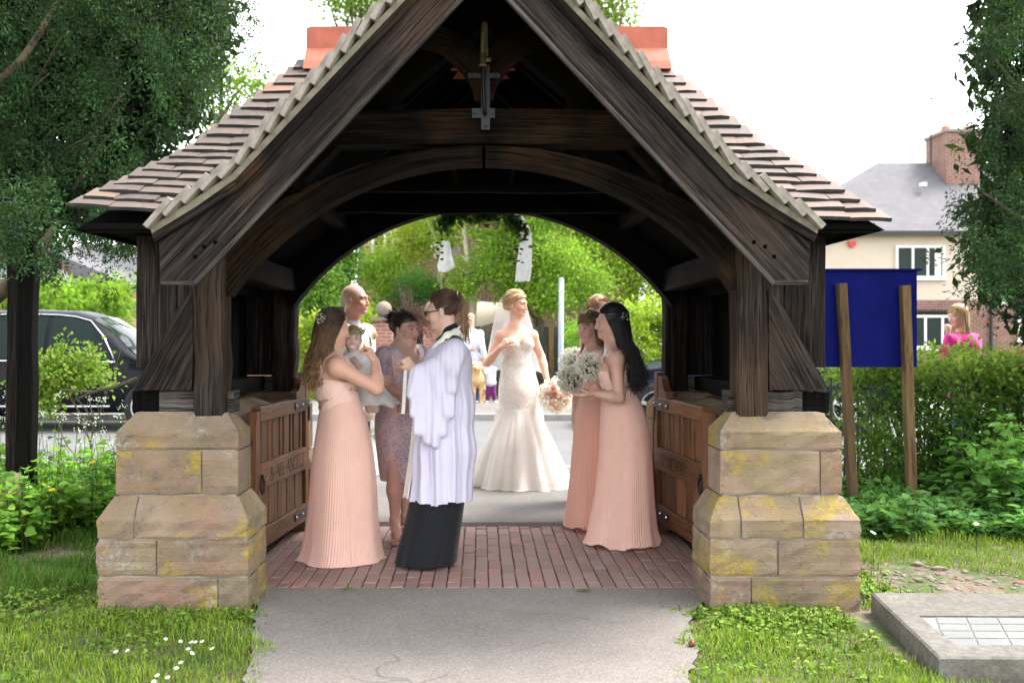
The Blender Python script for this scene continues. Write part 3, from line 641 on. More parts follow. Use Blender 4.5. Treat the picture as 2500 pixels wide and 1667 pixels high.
# ================================================================ GATES
STROKES = {'A': [((0,0),(.42,1),'n'),((.42,1),(.86,0),'w'),((.15,.36),(.68,.36),'n')], 'L': [((.14,0),(.14,1),'w'),((.14,.03),(.62,.03),'n'),((.62,.03),(.64,.2),'n')],
 'N': [((.1,0),(.1,1),'n'),((.1,1),(.8,0),'w'),((.8,0),(.8,1),'n')], 'G': [(None,[(.78,.82),(.6,.97),(.38,1),(.16,.85),(.06,.5),(.16,.15),(.4,0),(.62,.03),(.78,.14)],'w'),((.78,.1),(.78,.42),'w'),((.6,.42),(.9,.42),'n')],
 'E': [((.14,0),(.14,1),'w'),((.14,.97),(.62,.97),'n'),((.14,.52),(.5,.52),'n'),((.14,.03),(.64,.03),'n')], 'S': [(None,[(.58,.82),(.44,.98),(.26,.98),(.13,.85),(.14,.68),(.35,.52),(.56,.36),(.58,.16),(.44,.02),(.24,.01),(.1,.16)],'w')],
 'T': [((.36,0),(.36,1),'w'),((.02,.97),(.7,.97),'n')], 'M': [((.08,0),(.12,1),'n'),((.12,1),(.48,.1),'w'),((.48,.1),(.84,1),'n'),((.84,1),(.9,0),'w')], 'I': [((.14,0),(.14,1),'w')],
 'C': [(None,[(.78,.8),(.6,.97),(.38,1),(.16,.85),(.06,.5),(.16,.15),(.4,0),(.62,.03),(.78,.18)],'w')], 'H': [((.14,0),(.14,1),'w'),((.7,0),(.7,1),'w'),((.14,.5),(.7,.5),'n')],
 '&': [(None,[(.86,.5),(.74,.2),(.5,.0),(.22,.02),(.08,.22),(.18,.42),(.44,.6),(.5,.8),(.38,.96),(.24,.9),(.22,.74),(.4,.46),(.86,0)],'w')]}
WID = {'A':.92,'L':.72,'N':.96,'G':1.0,'E':.76,'S':.74,'T':.76,'M':1.04,'I':.34,'C':.9,'H':.88,'&':1.0,' ':.45}
simple('carved', (.022,.012,.007), .9, .3, 20, 0)  # dark strips paint the shade inside the cut letters
def lettering(text, height, place, parent):
    """flat dark serif letters for the carved look; place(u, v) -> point on the rail"""
    pen = 0.0
    for ch in text:
        m = MB()
        for st in STROKES.get(ch, []):
            pts = [st[0], st[1]] if st[0] is not None else [tuple(q) for q in catmull([(a, b, 0) for a, b in st[1]], 4)[:, :2]]
            w = .13 if st[2] == 'w' else .055; pts = np.array(pts); T = np.gradient(pts, axis=0) if len(pts) > 2 else np.array([pts[1]-pts[0]]*2)
            T = T/np.linalg.norm(T, axis=1, keepdims=True); N = np.stack([-T[:, 1], T[:, 0]], 1); n = len(pts)
            if len(pts) > 2: ww = w*(.35+.65*np.abs(T[:, 1]))
            else: ww = np.full(n, w)
            Lf = pts+N*ww[:, None]/2; Rt = pts-N*ww[:, None]/2
            V = [place(pen+a*height, b*height) for a, b in np.concatenate([Lf, Rt])]
            m.add(V, [(i, i+1, n+i+1, n+i) for i in range(n-1)])
            if st[0] is not None:                      # serifs
                for e in pts:
                    if e[1] < .01 or e[1] > .99:
                        b0 = 0 if e[1] < .5 else .95; V = [place(pen+(e[0]+q)*height, (b0+k)*height) for q, k in ((-.12,0),(.12,0),(.12,.05),(-.12,.05))]
                        m.add(V, [(0,1,2,3)])
        if m.v: m.build('letter', MT['carved'], parent)
        pen += WID[ch]*height*.96
    return pen
def gate(side, hinge, free, text, label):
    hx, hy = hinge; fx, fy = free; h = np.array([hx, hy, 0.]); T = unit([fx-hx, fy-hy, 0]); L = math.hypot(fx-hx, fy-hy)
    N = np.cross(T, (0,0,1.)); N = N if N[0]*side < 0 else -N           # towards the passage
    G = thing('gate', (hx, hy, .02), label, 'gate', 'pair of oak gates under the lychgate')
    Q = lambda u, n, z: h+T*u+N*n+np.array([0,0,z])
    def bar(name, u0, u1, z0, z1, t, mat='gate_oak', n0=0., horiz=True):
        if horiz: return timber(name, Q(u0,n0,(z0+z1)/2), Q(u1,n0,(z0+z1)/2), t, z1-z0, mat, G, side=N, nseg=5, wobble=.0006, c=.004)
        return timber(name, Q((u0+u1)/2,n0,z0), Q((u0+u1)/2,n0,z1), t, abs(u1-u0), mat, G, side=N, nseg=3, wobble=.0006, c=.004)
    bar('stile', 0, .085, .10, 1.13, .055, horiz=False); bar('stile', L-.08, L, .10, .93, .055, horiz=False)
    bar('top_rail', .087, L-.082, .865, .955, .058); bar('middle_rail', .087, L-.082, .455, .61, .058)
    bottom = bar('bottom_rail', .087, L-.082, .095, .215, .058)
    # scrolled shoulder at the hinge
    sh = [(.087,.957),(.087,1.105),(.14,1.105),(.175,1.09),(.20,1.06),(.225,1.025),(.26,1.005),(.30,1.0),(.30,.957)]
    m = MB(); n = len(sh); V = [Q(u,-.024,z) for u, z in sh]+[Q(u,.024,z) for u, z in sh]
    m.add(V, [tuple(range(n)), tuple(range(2*n-1,n-1,-1))]+[(i,n+i,n+(i+1)%n,(i+1)%n) for i in range(n)]); o = mk('shoulder', V, m.f, MT['gate_oak'], G, uv=[(u, z) for u, z in sh]*2)
    u = .10; k = 0
    while u < L-.12:                                                  # slats with gaps above, close panels below
        w = (.045,.115)[k % 2]; w = min(w, L-.085-u); bar('slat', u, u+w, .60, .875, .022, n0=-.006, horiz=False); u += w+.035; k += 1
    u = .095
    while u < L-.10:
        w = min(.175, L-.085-u); bar('panel', u, u+w, .205, .465, .022, n0=-.006, horiz=False); u += w+.016
    for z0, z1 in ((.885,.935),(.135,.185)):                           # strap hinges
        st = bar('strap_hinge', -.01, .36, z0, z1, .006, 'black_iron', n0=.033)
        mm = MB()
        for uu in (.03,.19,.335): mm.tube([Q(uu,.034,(z0+z1)/2), Q(uu,.044,(z0+z1)/2)], [.011,.007], 8)
        mm.build_each('bolt', MT['steel'], st)
    bar('hinge_plate', -.012, .03, .79, .885, .006, 'black_iron', n0=.0335, horiz=False)
    hh = .085; 
    if side < 0: place = lambda a, b: Q(L-.26-a, .0305, .49+b)
    else: place = lambda a, b: Q(.17+a, .0305, .49+b)
    lettering(text, hh, place, G)
    ring = [Q(L-.10+.03*math.sin(a), .036+.0, .53-.05+.05*math.cos(a)) for a in np.linspace(.2, 6.1, 18)]
    MB().tube(ring, .006, 6).tube([Q(L-.10,.03,.535),Q(L-.10,.045,.535)], .016, 8).build('ring_handle', MT['black_iron'], G, smooth=True)
    return G
gate(-1, (-1.235, 7.05), (-1.352, 5.90), '& ALL ANGELS', 'oak gate carved with the words & ALL ANGELS')
gate(1, (1.262, 7.05), (1.372, 5.90), 'ST MICHAEL', 'oak gate carved with the words ST MICHAEL')
# ================================================================ STREET BEYOND THE GATE
def wall_brick(name, a, b, mort, sc=1.0):
    s = NT(name); tc = s.n('TexCoord').outputs['UV']
    br = s.n('TexBrick', {'Vector': tc, 'Color1': (*a,1), 'Color2': (*b,1), 'Mortar': (*mort,1), 'Scale': 1.0*sc, 'Mortar Size': .012, 'Mortar Smooth': .3, 'Brick Width': .225, 'Row Height': .075, 'Bias': .1})
    n = s.noise(s.coord(), 3, 4); c = s.mix(s.math('MULTIPLY', s.gray(n, .4, .7), .35), br.outputs['Color'], tuple(q*.6 for q in a))
    s.set(Base_Color=c, Roughness=.9, Normal=s.bump(br.outputs['Fac'], -.4, .01)); return s.m
wall_brick('house_brick', (.17,.065,.045), (.24,.10,.068), (.30,.26,.23))
wall_brick('pillar_brick', (.26,.085,.055), (.33,.125,.08), (.34,.29,.25))
def uv_wall(name, quad, mat, parent):
    """flat wall with UV in metres; quad lower-left, lower-right, upper-right, upper-left"""
    q = np.asarray(quad, float); w = np.linalg.norm(q[1]-q[0]); h = np.linalg.norm(q[3]-q[0])
    return mk(name, q, [(0,1,2,3)], mat, parent, uv=[(0,0),(w,0),(w,h),(0,h)])
def uv_box(name, lo, hi, mat, parent):
    x0,y0,z0 = lo; x1,y1,z1 = hi; V = []; Fc = []; uv = []
    for a, b, c, d in (((x0,y0,z0),(x1,y0,z0),(x1,y0,z1),(x0,y0,z1)), ((x1,y0,z0),(x1,y1,z0),(x1,y1,z1),(x1,y0,z1)), ((x1,y1,z0),(x0,y1,z0),(x0,y1,z1),(x1,y1,z1)), ((x0,y1,z0),(x0,y0,z0),(x0,y0,z1),(x0,y1,z1)), ((x0,y0,z1),(x1,y0,z1),(x1,y1,z1),(x0,y1,z1)), ((x0,y1,z0),(x1,y1,z0),(x1,y0,z0),(x0,y0,z0))):
        k = len(V); V += [a,b,c,d]; w = math.dist(a,b); h = math.dist(a,d); u0 = a[0]+a[1]; uv += [(u0,a[2]),(u0+w,a[2]),(u0+w,a[2]+h),(u0,a[2]+h)]; Fc.append((k,k+1,k+2,k+3))
    return mk(name, V, Fc, mat, parent, uv=uv)
simple('cream_render', (.55,.47,.38), .9, .06, 2, .2, 60)
simple('white_render', (.62,.62,.61), .9, .05, 2, .2, 60)
def slate():
    s = NT('slate'); tc = s.n('TexCoord').outputs['UV']
    br = s.n('TexBrick', {'Vector': tc, 'Color1': (.10,.098,.108,1), 'Color2': (.125,.122,.132,1), 'Mortar': (.07,.07,.077,1), 'Scale': 1.0, 'Mortar Size': .006, 'Brick Width': .3, 'Row Height': .2})
    n = s.noise(s.coord(), 1.5, 4); s.set(Base_Color=s.mix(s.math('MULTIPLY', n, .4), br.outputs['Color'], (.135,.128,.136)), Roughness=.9, Normal=s.bump(br.outputs['Fac'], -.3, .01)); return s.m
slate()
s_ = NT('window_glass'); s_.set(Base_Color=(.018,.03,.026), Roughness=.12); s_.b.inputs['Specular IOR Level'].default_value = .12
simple('curtain', (.75,.72,.68), .9, .1, 8, 0); simple('gutter_black', (.012,.012,.013), .4, .2, 5, 0)
def window(parent, x0, x1, z0, z1, y, lights=3, frame=.075, curtain=True):
    w = mk('window', *(lambda m: (np.concatenate(m.v), m.f))(MB().box((x0,y-.04,z0),(x1,y+.05,z0+frame)).box((x0,y-.04,z1-frame),(x1,y+.05,z1)).box((x0,y-.04,z0+frame),(x0+frame,y+.05,z1-frame)).box((x1-frame,y-.04,z0+frame),(x1,y+.05,z1-frame))), MT['white_paint'], parent)
    W_ = (x1-x0-2*frame)/lights
    for k in range(lights):
        a = x0+frame+k*W_; 
        if k: MB().box((a-.035,y-.03,z0+frame),(a+.035,y+.045,z1-frame)).build('mullion', MT['white_paint'], w)
        MB().box((a+.04,y+.012,z0+frame+.004),(a+W_-.04,y+.02,z1-frame-.004)).build('pane', MT['window_glass'], w)
    MB().box((x0-.06,y-.10,z0-.06),(x1+.06,y+.02,z0-.003)).build('sill', MT['white_paint'], w)
    if curtain: MB().box((x1-frame-W_*.5,y+.005,z0+frame+.01),(x1-frame-.05,y+.0105,z1-frame-.01)).build('curtain', MT['curtain'], w)
    return w
# ---- cream rendered semi on the right
HX = lambda sx, d=32.: (sx-CXP)*d/F
HZ = lambda sy, d=32.: HC-(sy-CYP)*d/F
H = thing('house', (HX(2200), 32, 0), 'cream rendered semi-detached house with hipped slate roof and brick chimney', 'house')
x0, x1, yF = HX(1940), HX(2421), 32.
uv_box('lower_wall', (x0,yF,0), (x1,yF+6.5,HZ(733)), MT['house_brick'], H)
MB().box((x0-.02,yF-.02,HZ(733)+.003),(x1+.02,yF+6.52,HZ(570))).build('upper_wall', MT['cream_render'], H)
ez, rz = HZ(567), HZ(397,35.2)
er = [(x0-.4,yF-.4,ez),(x1+9,yF-.4,ez),(x1+9,yF+6.9,ez),(x0-.4,yF+6.9,ez)]; r0, r1 = (HX(2143,35.2),35.25,rz), (x1+9,35.25,rz)
rf = mk('roof', er+[r0,r1], [(0,1,5,4),(2,3,4,5),(3,0,4)], MT['slate'], H, uv=[(0,0),(18,0),(18,8),(0,8),(3,4.3),(18,4.3)])
MB().box((x0-.42,yF-.45,ez-.12),(x1+9,yF-.36,ez+.0)).build('gutter', MT['gutter_black'], H)
window(H, HX(2184), HX(2304), HZ(680), HZ(600), yF-.07, 3)
bw = window(H, HX(2195), HX(2330), HZ(850), HZ(770), yF-.5, 3, curtain=False)
MB().box((HX(2185),yF-.6,HZ(762)),(HX(2345),yF-.02,HZ(757))).build('bay_canopy', MT['gutter_black'], H)
uv_box('bay_wall', (HX(2190),yF-.45,0), (HX(2335),yF-.03,HZ(850)), MT['house_brick'], H)
MB().tube([(x1-.05,yF-.08,0),(x1-.05,yF-.08,ez-.1)], .05, 8).build('drainpipe', MT['gutter_black'], H)
ch = uv_box('chimney', (HX(2291,34.6),34.0,HZ(470,34.6)), (HX(2378,34.6),35.6,HZ(322,34)), MT['house_brick'], rf)
MB().box((HX(2287,34.6),33.93,HZ(322,34)),(HX(2382,34.6),35.68,HZ(316,34)+.02)).build('chimney_cap', MT['mortar'], rf)
simple('pot_clay', (.40,.16,.09), .8, .2, 6, .1)
for sx in (2308, 2362): MB().tube([(HX(sx,34.6),34.6,HZ(318,34)),(HX(sx,34.6),34.6,HZ(300,34))], [.17,.14], 12).build('chimney_pot', MT['pot_clay'], rf)
MB().tube([(HX(2279,34.6),34.8,HZ(400,34.6)),(HX(2279,34.6),34.8,HZ(234,34.6))], .03, 6).tube([(HX(2277,34.6),34.8,HZ(235,34.6)),(HX(2300,34.6),34.7,HZ(249,34.6))], .03, 6).build('aerial', MT['gutter_black'], rf)
MB().box((HX(2247,33.5),33.4,HZ(455,33.5)),(HX(2260,33.5),33.6,HZ(450,33.5)+.05)).build('roof_vent', MT['white_paint'], rf)
simple('alarm_red', (.6,.03,.02), .4, .05, 3, 0)
MB().prism([(HX(2067),HZ(590)),(HX(2088),HZ(590)),(HX(2085),HZ(601)),(HX(2078),HZ(606)),(HX(2071),HZ(601))], yF-.12, yF-.021).build('alarm_box', MT['alarm_red'], H)
# neighbouring half, white above brick
N2 = thing('house', (x1+4, 32, 0), 'white rendered half of the semi beside the drainpipe', 'house')
uv_box('lower_wall', (x1+.02,yF+.1,0),(x1+8.6,yF+6.4,HZ(745)), MT['house_brick'], N2); MB().box((x1+.03,yF+.08,HZ(745)+.003),(x1+8.6,yF+6.42,ez-.05)).build('upper_wall', MT['white_render'], N2)
window(N2, HX(2488), HX(2600), HZ(830), HZ(760), yF+.06, 3, curtain=False); window(N2, HX(2500), HX(2610), HZ(685), HZ(605), yF+.04, 3)
# ---- brick house seen through the arch
B = thing('house', (-2.6, 29, 0), 'red brick house with white window half hidden by the trees', 'house')
bx = lambda sx: (sx-CXP)*29/F
bz = lambda sy: HC-(sy-CYP)*29/F
uv_box('wall', (bx(885),29,0),(bx(1560),36,6.2), MT['house_brick'], B)
mk('roof', [(bx(870),28.6,6.15),(bx(1580),28.6,6.15),(bx(1580),36.4,6.15),(bx(870),36.4,6.15),(bx(890),32.5,9.2),(bx(1560),32.5,9.2)], [(0,1,5,4),(2,3,4,5),(1,2,5),(3,0,4)], MT['slate'], B, uv=[(0,0),(8,0),(8,8),(0,8),(0,4),(8,4)])
window(B, bx(907), bx(972), bz(652), bz(560), 28.97, 2); window(B, bx(1468), bx(1540), bz(830), bz(770), 28.97, 2); window(B, bx(1250), bx(1330), bz(640), bz(560), 28.97, 3)
window(B, bx(930), bx(975), bz(850), bz(770), 28.97, 1, curtain=False)
# grey garage roof left of it, and the bungalow at far left
G1 = thing('garage', (-5.2, 27, 0), 'grey slated garage showing behind the bald man', 'garage')
uv_box('wall', (-6.6,27,0),(-3.6,31,2.25), MT['house_brick'], G1)
mk('roof', [(-6.7,26.8,2.2),(-3.4,26.8,2.2),(-3.4,31.2,2.2),(-6.7,31.2,2.2),(-4.35,26.8,3.45),(-4.35,31.2,3.45)], [(1,2,5,4),(3,0,4,5),(0,1,4),(2,3,5)], MT['slate'], G1, uv=[(0,0),(3,0),(3,4),(0,4),(1.5,2),(1.5,3)])
G2 = thing('house', (-11.5, 27, 0), 'low brick house with pale slate roof beyond the black car', 'house')
lx = lambda sx: (sx-CXP)*27/F
lz = lambda sy: HC-(sy-CYP)*27/F
uv_box('wall', (lx(-500),27,0),(lx(140),33,lz(672)), MT['house_brick'], G2)
mk('roof', [(lx(-500),26.6,lz(690)),(lx(175),26.6,lz(690)),(lx(290),33.4,lz(700)),(lx(-500),33.4,lz(690)),(lx(-500),30,lz(560)+.3),(lx(108),28.2,lz(590))], [(0,1,5,4),(1,2,5),(2,3,4,5)], MT['slate'], G2, uv=[(0,0),(8,0),(8,6),(0,6),(0,4),(7,4)])
G2.location.z = 0
G3 = thing('outbuilding', (lx(190), 27.5, 0), 'outbuilding with a broad pale slate roof behind the hedge', 'outbuilding')
mk('roof', [(lx(165),27.2,lz(672)),(lx(335),27.2,lz(705)),(lx(255),31,lz(585)),(lx(108),31,lz(560)),(lx(108),27.2,lz(608))], [(0,1,2,3,4)], MT['slate'], G3, uv=[(0,0),(3,0),(3,4),(0,4),(0,2)])
simple('verge_wood', (.16,.055,.035), .7, .2, 5, .1)
MB().obox((lx(137),27.16,lz(640)-.02), np.array([(lx(165)-lx(108))/2,0,(lz(672)-lz(608))/2]), (0,.03,0), (0,0,.09)).build('verge_board', MT['verge_wood'], G3)
uv_box('wall', (lx(112),27.6,0),(lx(300),31,lz(708)), MT['house_brick'], G3)
# ---- far boundary: brick pillars with ball finials, iron gate, board fence
def ball_geo(c, r, nu=14, nv=9):
    rings = [[(c[0]+r*math.sin(b)*math.cos(a), c[1]+r*math.sin(b)*math.sin(a), c[2]+r*math.cos(b)) for a in np.linspace(0,2*np.pi,nu,endpoint=False)] for b in np.linspace(.05,math.pi-.05,nv)]
    return loft_geo(rings, True, True)
simple('cast_stone', (.19,.155,.12), .9, .15, 6, .3, 60)
for sx, lab in ((937,'red brick gate pillar with stone ball, beside the dark iron gate'),(1056,'red brick gate pillar with stone ball, behind the robed priest')):
    d = 20.8; x = (sx-CXP)*d/F; p = thing('gate_pillar', (x,d,.09), lab, 'gate pillar', 'brick gate pillars across the road')
    uv_box('shaft', (x-.19,d-.19,.09),(x+.19,d+.19,1.72), MT['pillar_brick'], p)
    MB().box((x-.25,d-.25,1.723),(x+.25,d+.25,1.80)).build('cap', MT['cast_stone'], p); V,Fc,_ = ball_geo((x,d,1.97),.17); mk('ball', V, Fc, MT['cast_stone'], p, smooth=True)
ig = thing('iron_gate', (-1.49,20.85,.09), 'black iron gate between two brick pillars across the road', 'gate')
for k in range(8): MB().tube([(-1.78+k*.083,20.85,.12),(-1.78+k*.083,20.85,1.62)], .012, 5).build('bar', MT['black_iron'], ig)
MB().box((-1.8,20.84,.3),(-1.18,20.86,.34)).box((-1.8,20.84,1.5),(-1.18,20.86,1.54)).box((-1.8,20.862,.34),(-1.18,20.87,1.5)).build('sheet', MT['black_iron'], ig)
fe = thing('board_fence', (1.0,22,.09), 'dark close-boarded wooden fence beyond the road', 'fence')
fx0, fx1 = (1085-CXP)*22/F, (1500-CXP)*22/F; k = 0; x = fx0
while x < fx1:
    timber('fence_board', (x+.05,22+.01*(k%2),.1), (x+.05,22+.01*(k%2),1.62+random.gauss(0,.008)), .105, .018, 'fence_wood', fe, side=(1,0,0), nseg=2, wobble=.001, c=.002); x += .1; k += 1
for sx in (1258,1345,1440): timber('fence_post', ((sx-CXP)*22/F,21.93,.1), ((sx-CXP)*22/F,21.93,1.66), .10, .10, 'post_oak', fe, side=(1,0,0), nseg=2)
lp = thing('sign_post', ((1369-CXP)*18/F,18,.09), 'plain grey steel pole at the far pavement edge', 'pole')
simple('galvanised', (.30,.34,.40), .6, .08, 5, 0)
lx0 = (1369-CXP)*18/F
MB().tube([(lx0,18,.09),(lx0,18,.7),(lx0+.01,18,2.43)], [.055,.048,.046], 12).build('shaft', MT['galvanised'], lp, smooth=True)
MB().tube([(lx0+.01,18,2.43),(lx0+.01,18,2.46)], [.05,.03], 12).build('cap', MT['galvanised'], lp); MB().tube([(lx0+.01,18,2.2),(lx0+.01,18,2.23)], .052, 12).build('band', MT['steel'], lp)
aw = thing('porch', (-.5,25,0), 'cream pitched porch roof behind the fence', 'porch')
ax_ = lambda sx: (sx-CXP)*25/F
az_ = lambda sy: HC-(sy-CYP)*25/F
mk('roof', [(ax_(1160),25,az_(800)),(ax_(1240),25,az_(778)),(ax_(1240),26.5,az_(735)),(ax_(1165),26.5,az_(730))], [(0,1,2,3)], MT['cream_render'], aw)
MB().box((ax_(1170),25.4,0),(ax_(1176),25.5,az_(795))).box((ax_(1232),25.4,0),(ax_(1238),25.5,az_(785))).build('post', MT['white_paint'], aw)
# ================================================================ CARS
def car_paint(name, col):
    s = NT(name); s.set(Base_Color=col, Roughness=.4, Coat_Weight=.12, Coat_Roughness=.03); s.b.inputs['Specular IOR Level'].default_value = .08; return s.m
car_paint('paint_black', (.006,.007,.010)); car_paint('paint_navy', (.008,.012,.028))
simple('tyre', (.012,.012,.012), .85, .3, 10, .2); simple('chrome', (.75,.75,.76), .15, .05, 5, 0, metal=1.0); simple('alloy', (.55,.55,.56), .3, .1, 8, 0, metal=.9)
s_ = NT('car_glass'); s_.set(Base_Color=(.008,.016,.014), Roughness=.05); s_.b.inputs['Specular IOR Level'].default_value = .16
s_ = NT('lamp_glass'); s_.set(Base_Color=(.5,.5,.52), Roughness=.08, Coat_Weight=1.0)
def car(name, loc, face, L, Wd, Ht, paint, label):
    """face +1: nose towards +x. Local: a along nose direction from tail (-L/2) to nose, side towards the camera is -y"""
    c = thing(name, loc, label, 'car'); ox, oy, oz = loc; h = Ht; W2 = Wd/2
    def pt(a, w, z): return (ox+face*a, oy+w, oz+z)
    # stations: a/L, z underside, z belt, z roof, belt half width, roof half width
    ST = [(-.5,.42,.60,.60,.70,.70),(-.485,.30,.86,.86,.86,.86),(-.46,.27,.96,1.05,.90,.84),(-.43,.26,.99,1.42,.93,.72),(-.36,.25,1.0,1.63,.96,.68),(-.25,.25,1.0,1.72,.99,.68),(-.08,.25,.99,1.745,1.0,.68),(.06,.25,.985,1.72,1.0,.67),(.13,.25,.98,1.62,1.0,.68),(.19,.25,.975,1.42,.99,.72),(.245,.25,.97,1.16,.98,.80),(.28,.25,.965,1.03,.97,.86),(.36,.25,.93,.97,.95,.87),(.43,.26,.86,.90,.91,.84),(.47,.28,.74,.78,.84,.78),(.495,.34,.60,.62,.72,.70)]
    k = h/1.745
    rings = []
    for a, zb, zl, zr, wb, wr in ST:
        a *= L; zb, zl, zr = zb*k, zl*k, zr*k; wb, wr = wb*W2, wr*W2
        half = [(0,zb),(wb*.80,zb),(wb*.96,zb+.06),(wb*1.0,zb+(zl-zb)*.45),(wb*.99,zb+(zl-zb)*.8),(wb*.955,zl),(wb*.955*.35+wr*.65 if zr > zl+.2 else (wb*.93+wr*.07), zl+(zr-zl)*.62),(wr*.96,zl+(zr-zl)*.92),(wr*.6,zr),(0,zr+.012 if zr > zl+.3 else zr+.02)]
        ring = [pt(a, -w, z) for w, z in half] + [pt(a, w, z) for w, z in half[-2:0:-1]]; rings.append(ring)
    V, Fc, _ = loft_geo(rings, True, True); body = mk('body', V, Fc, MT[paint], c, smooth=True)
    R = np.array(rings)
    def interp(a):
        A = np.array([s[0]*L for s in ST]); i = int(np.clip(np.searchsorted(A, a)-1, 0, len(A)-2)); t = (a-A[i])/(A[i+1]-A[i]); return R[i]*(1-t)+R[i+1]*t
    def side_panel(nm, a0, a1, lo, hi, sgn, mat, off=.006, n=8):
        g = []
        for a in np.linspace(a0, a1, n):
            q = interp(a*L); m_ = len(q); row = []
            for f in (lo(a), (lo(a)+hi(a))/2, hi(a)):
                j = 5+f*2; i = int(j); tt = j-i; p = q[i]*(1-tt)+q[min(i+1, 9)]*tt if sgn < 0 else q[m_-i]*(1-tt)+q[m_-i-1]*tt
                p = p+np.array([0, sgn*off, .0]); row.append(p)
            g.append(row)
        V, Fc, _ = loft_geo(g, closed=False); return mk(nm, V, Fc, MT[mat], c, smooth=True)
    for sg in (-1, 1):
        side_panel('side_window', .005, .205, lambda a: .06, lambda a: .93 if a < .12 else .93-(a-.12)*9.5, sg, 'car_glass')
        side_panel('side_window', -.20, -.008, lambda a: .06, lambda a: .93, sg, 'car_glass'); side_panel('side_window', -.37, -.215, lambda a: .08, lambda a: .9, sg, 'car_glass')
        # bright trim along the belt and sill
        V, Fc, uv = tube_geo([interp(a*L)[5 if sg < 0 else -5]+np.array([0,sg*.012,.012]) for a in np.linspace(-.37,.215,14)], .012, 5); mk('belt_trim', V, Fc, MT['chrome'], c, smooth=True)
        V, Fc, uv = tube_geo([interp(a*L)[2 if sg < 0 else -2]+np.array([0,sg*.012,.05]) for a in np.linspace(-.22,.2,10)], .018, 5); mk('sill_trim', V, Fc, MT['chrome'], c, smooth=True)
        # window surround of the front door
        V, Fc, uv = tube_geo([interp(a*L)[7 if sg < 0 else -7]+np.array([0,sg*.012,-.004]) for a in np.linspace(-.3,.12,10)]+[interp(.17*L)[6 if sg < 0 else -6]+np.array([0,sg*.015,.06]), interp(.215*L)[5 if sg < 0 else -5]+np.array([0,sg*.012,.02])], .010, 5); mk('roof_trim', V, Fc, MT['chrome'], c, smooth=True)
        q = interp(.155*L)[5 if sg < 0 else -5]; m = np.array(q)
        V, Fc, _ = ball_geo((0,0,0), 1, 14, 8); V = np.array(V)*[.11,.10,.085]+m+np.array([0,sg*.15,.08]); mir = mk('door_mirror', V, Fc, MT[paint], c, smooth=True)
        MB().obox(m+np.array([0,sg*.15,.012]), (.10,0,0), (0,.09,0), (0,0,.012)).build('mirror_trim', MT['chrome'], mir)
        MB().obox(m+np.array([0,sg*.05,.03]), (.03,0,0), (0,.08,0), (0,0,.015)).build('mirror_arm', MT['tyre'], mir)
        for a in (-.09, .14-.02):
            hq = (interp(a*L)[4 if sg < 0 else -4]); MB().obox(hq+np.array([0,sg*.02,.03]), (.09,0,0), (0,.012,0), (0,0,.014)).build('door_handle', MT[paint], c)
        V, Fc, _ = ball_geo((0,0,0), 1, 12, 7); mk('headlight', np.array(V)*[.16,.12,.07]+np.array(pt(.44*L, sg*W2*.72, .74*k)), Fc, MT['lamp_glass'], c, smooth=True)
        for a in (-.30, .315):
            w = thing_wheel(c, pt(a*L, sg*(W2-.10), .355), .355, sg)
    # windscreen and rear window
    for nm, a0, a1 in (('windscreen', .125, .265), ('rear_window', -.44, -.385)):
        g = []
        for a in np.linspace(a0, a1, 6):
            q = interp(a*L); mid = [q[7]*.8+q[8]*.2, q[8], q[9], q[10], q[11]*.8+q[10]*.2]; g.append([np.array(p)+np.array([face*(.006 if a0 > 0 else -.006), 0, .008]) for p in mid])
        V, Fc, _ = loft_geo(g, closed=False); mk(nm, V, Fc, MT['car_glass'], c, smooth=True)
    MB().box(tuple(np.minimum(pt(.478*L,-W2*.45,.50*k), pt(.497*L,W2*.45,.66*k))), tuple(np.maximum(pt(.478*L,-W2*.45,.50*k), pt(.500*L,W2*.45,.66*k)))).build('grille', MT['tyre'], c)
    return c
def thing_wheel(c, ctr, r, sg):
    x, y, z = ctr; m = MB(); prf = [(.0,.62),(-.01,.66),(-.10,.70),(-.115,.86),(-.10,.97),(-.05,1.0),(.05,1.0),(.10,.97),(.115,.86),(.10,.68)]
    rings = [[(x+r*q*math.cos(a), y-sg*-o*1.0, z+r*q*math.sin(a)) for o, q in prf] for a in np.linspace(0, 2*np.pi, 25)]
    V, Fc, _ = loft_geo(rings, closed=False); w = mk('wheel', V, Fc, MT['tyre'], c, smooth=True)
    m = MB(); yo = y+sg*.085
    for k in range(5):
        a = k*2*np.pi/5+.3; d = np.array([math.cos(a),0,math.sin(a)]); p = np.array([-math.sin(a),0,math.cos(a)])
        m.obox(np.array([x,yo,z])+d*r*.36, d*r*.33, (0,.012,0), p*r*.075)
    m.tube([(x,yo-.02,z),(x,yo+.02,z)], r*.14, 12); m.tube([(x+r*.66*math.cos(a), yo, z+r*.66*math.sin(a)) for a in np.linspace(0,2*np.pi,25)], r*.045, 6, False)
    m.build('rim', MT['alloy'], w, smooth=False); MB().tube([(x,y-.06*sg,z),(x,y+.03*sg,z)], r*.62, 16).build('hub', MT['tyre'], w); return w
car('parked_car', (-6.40, 15.55, 0), 1, 4.85, 1.95, 1.80, 'paint_black', 'shiny black estate car parked across the road by the hedge')
car('parked_car', (4.05, 15.55, 0), -1, 4.6, 1.85, 1.62, 'paint_navy', 'dark blue car parked beyond the bridesmaids, nose towards the bride')
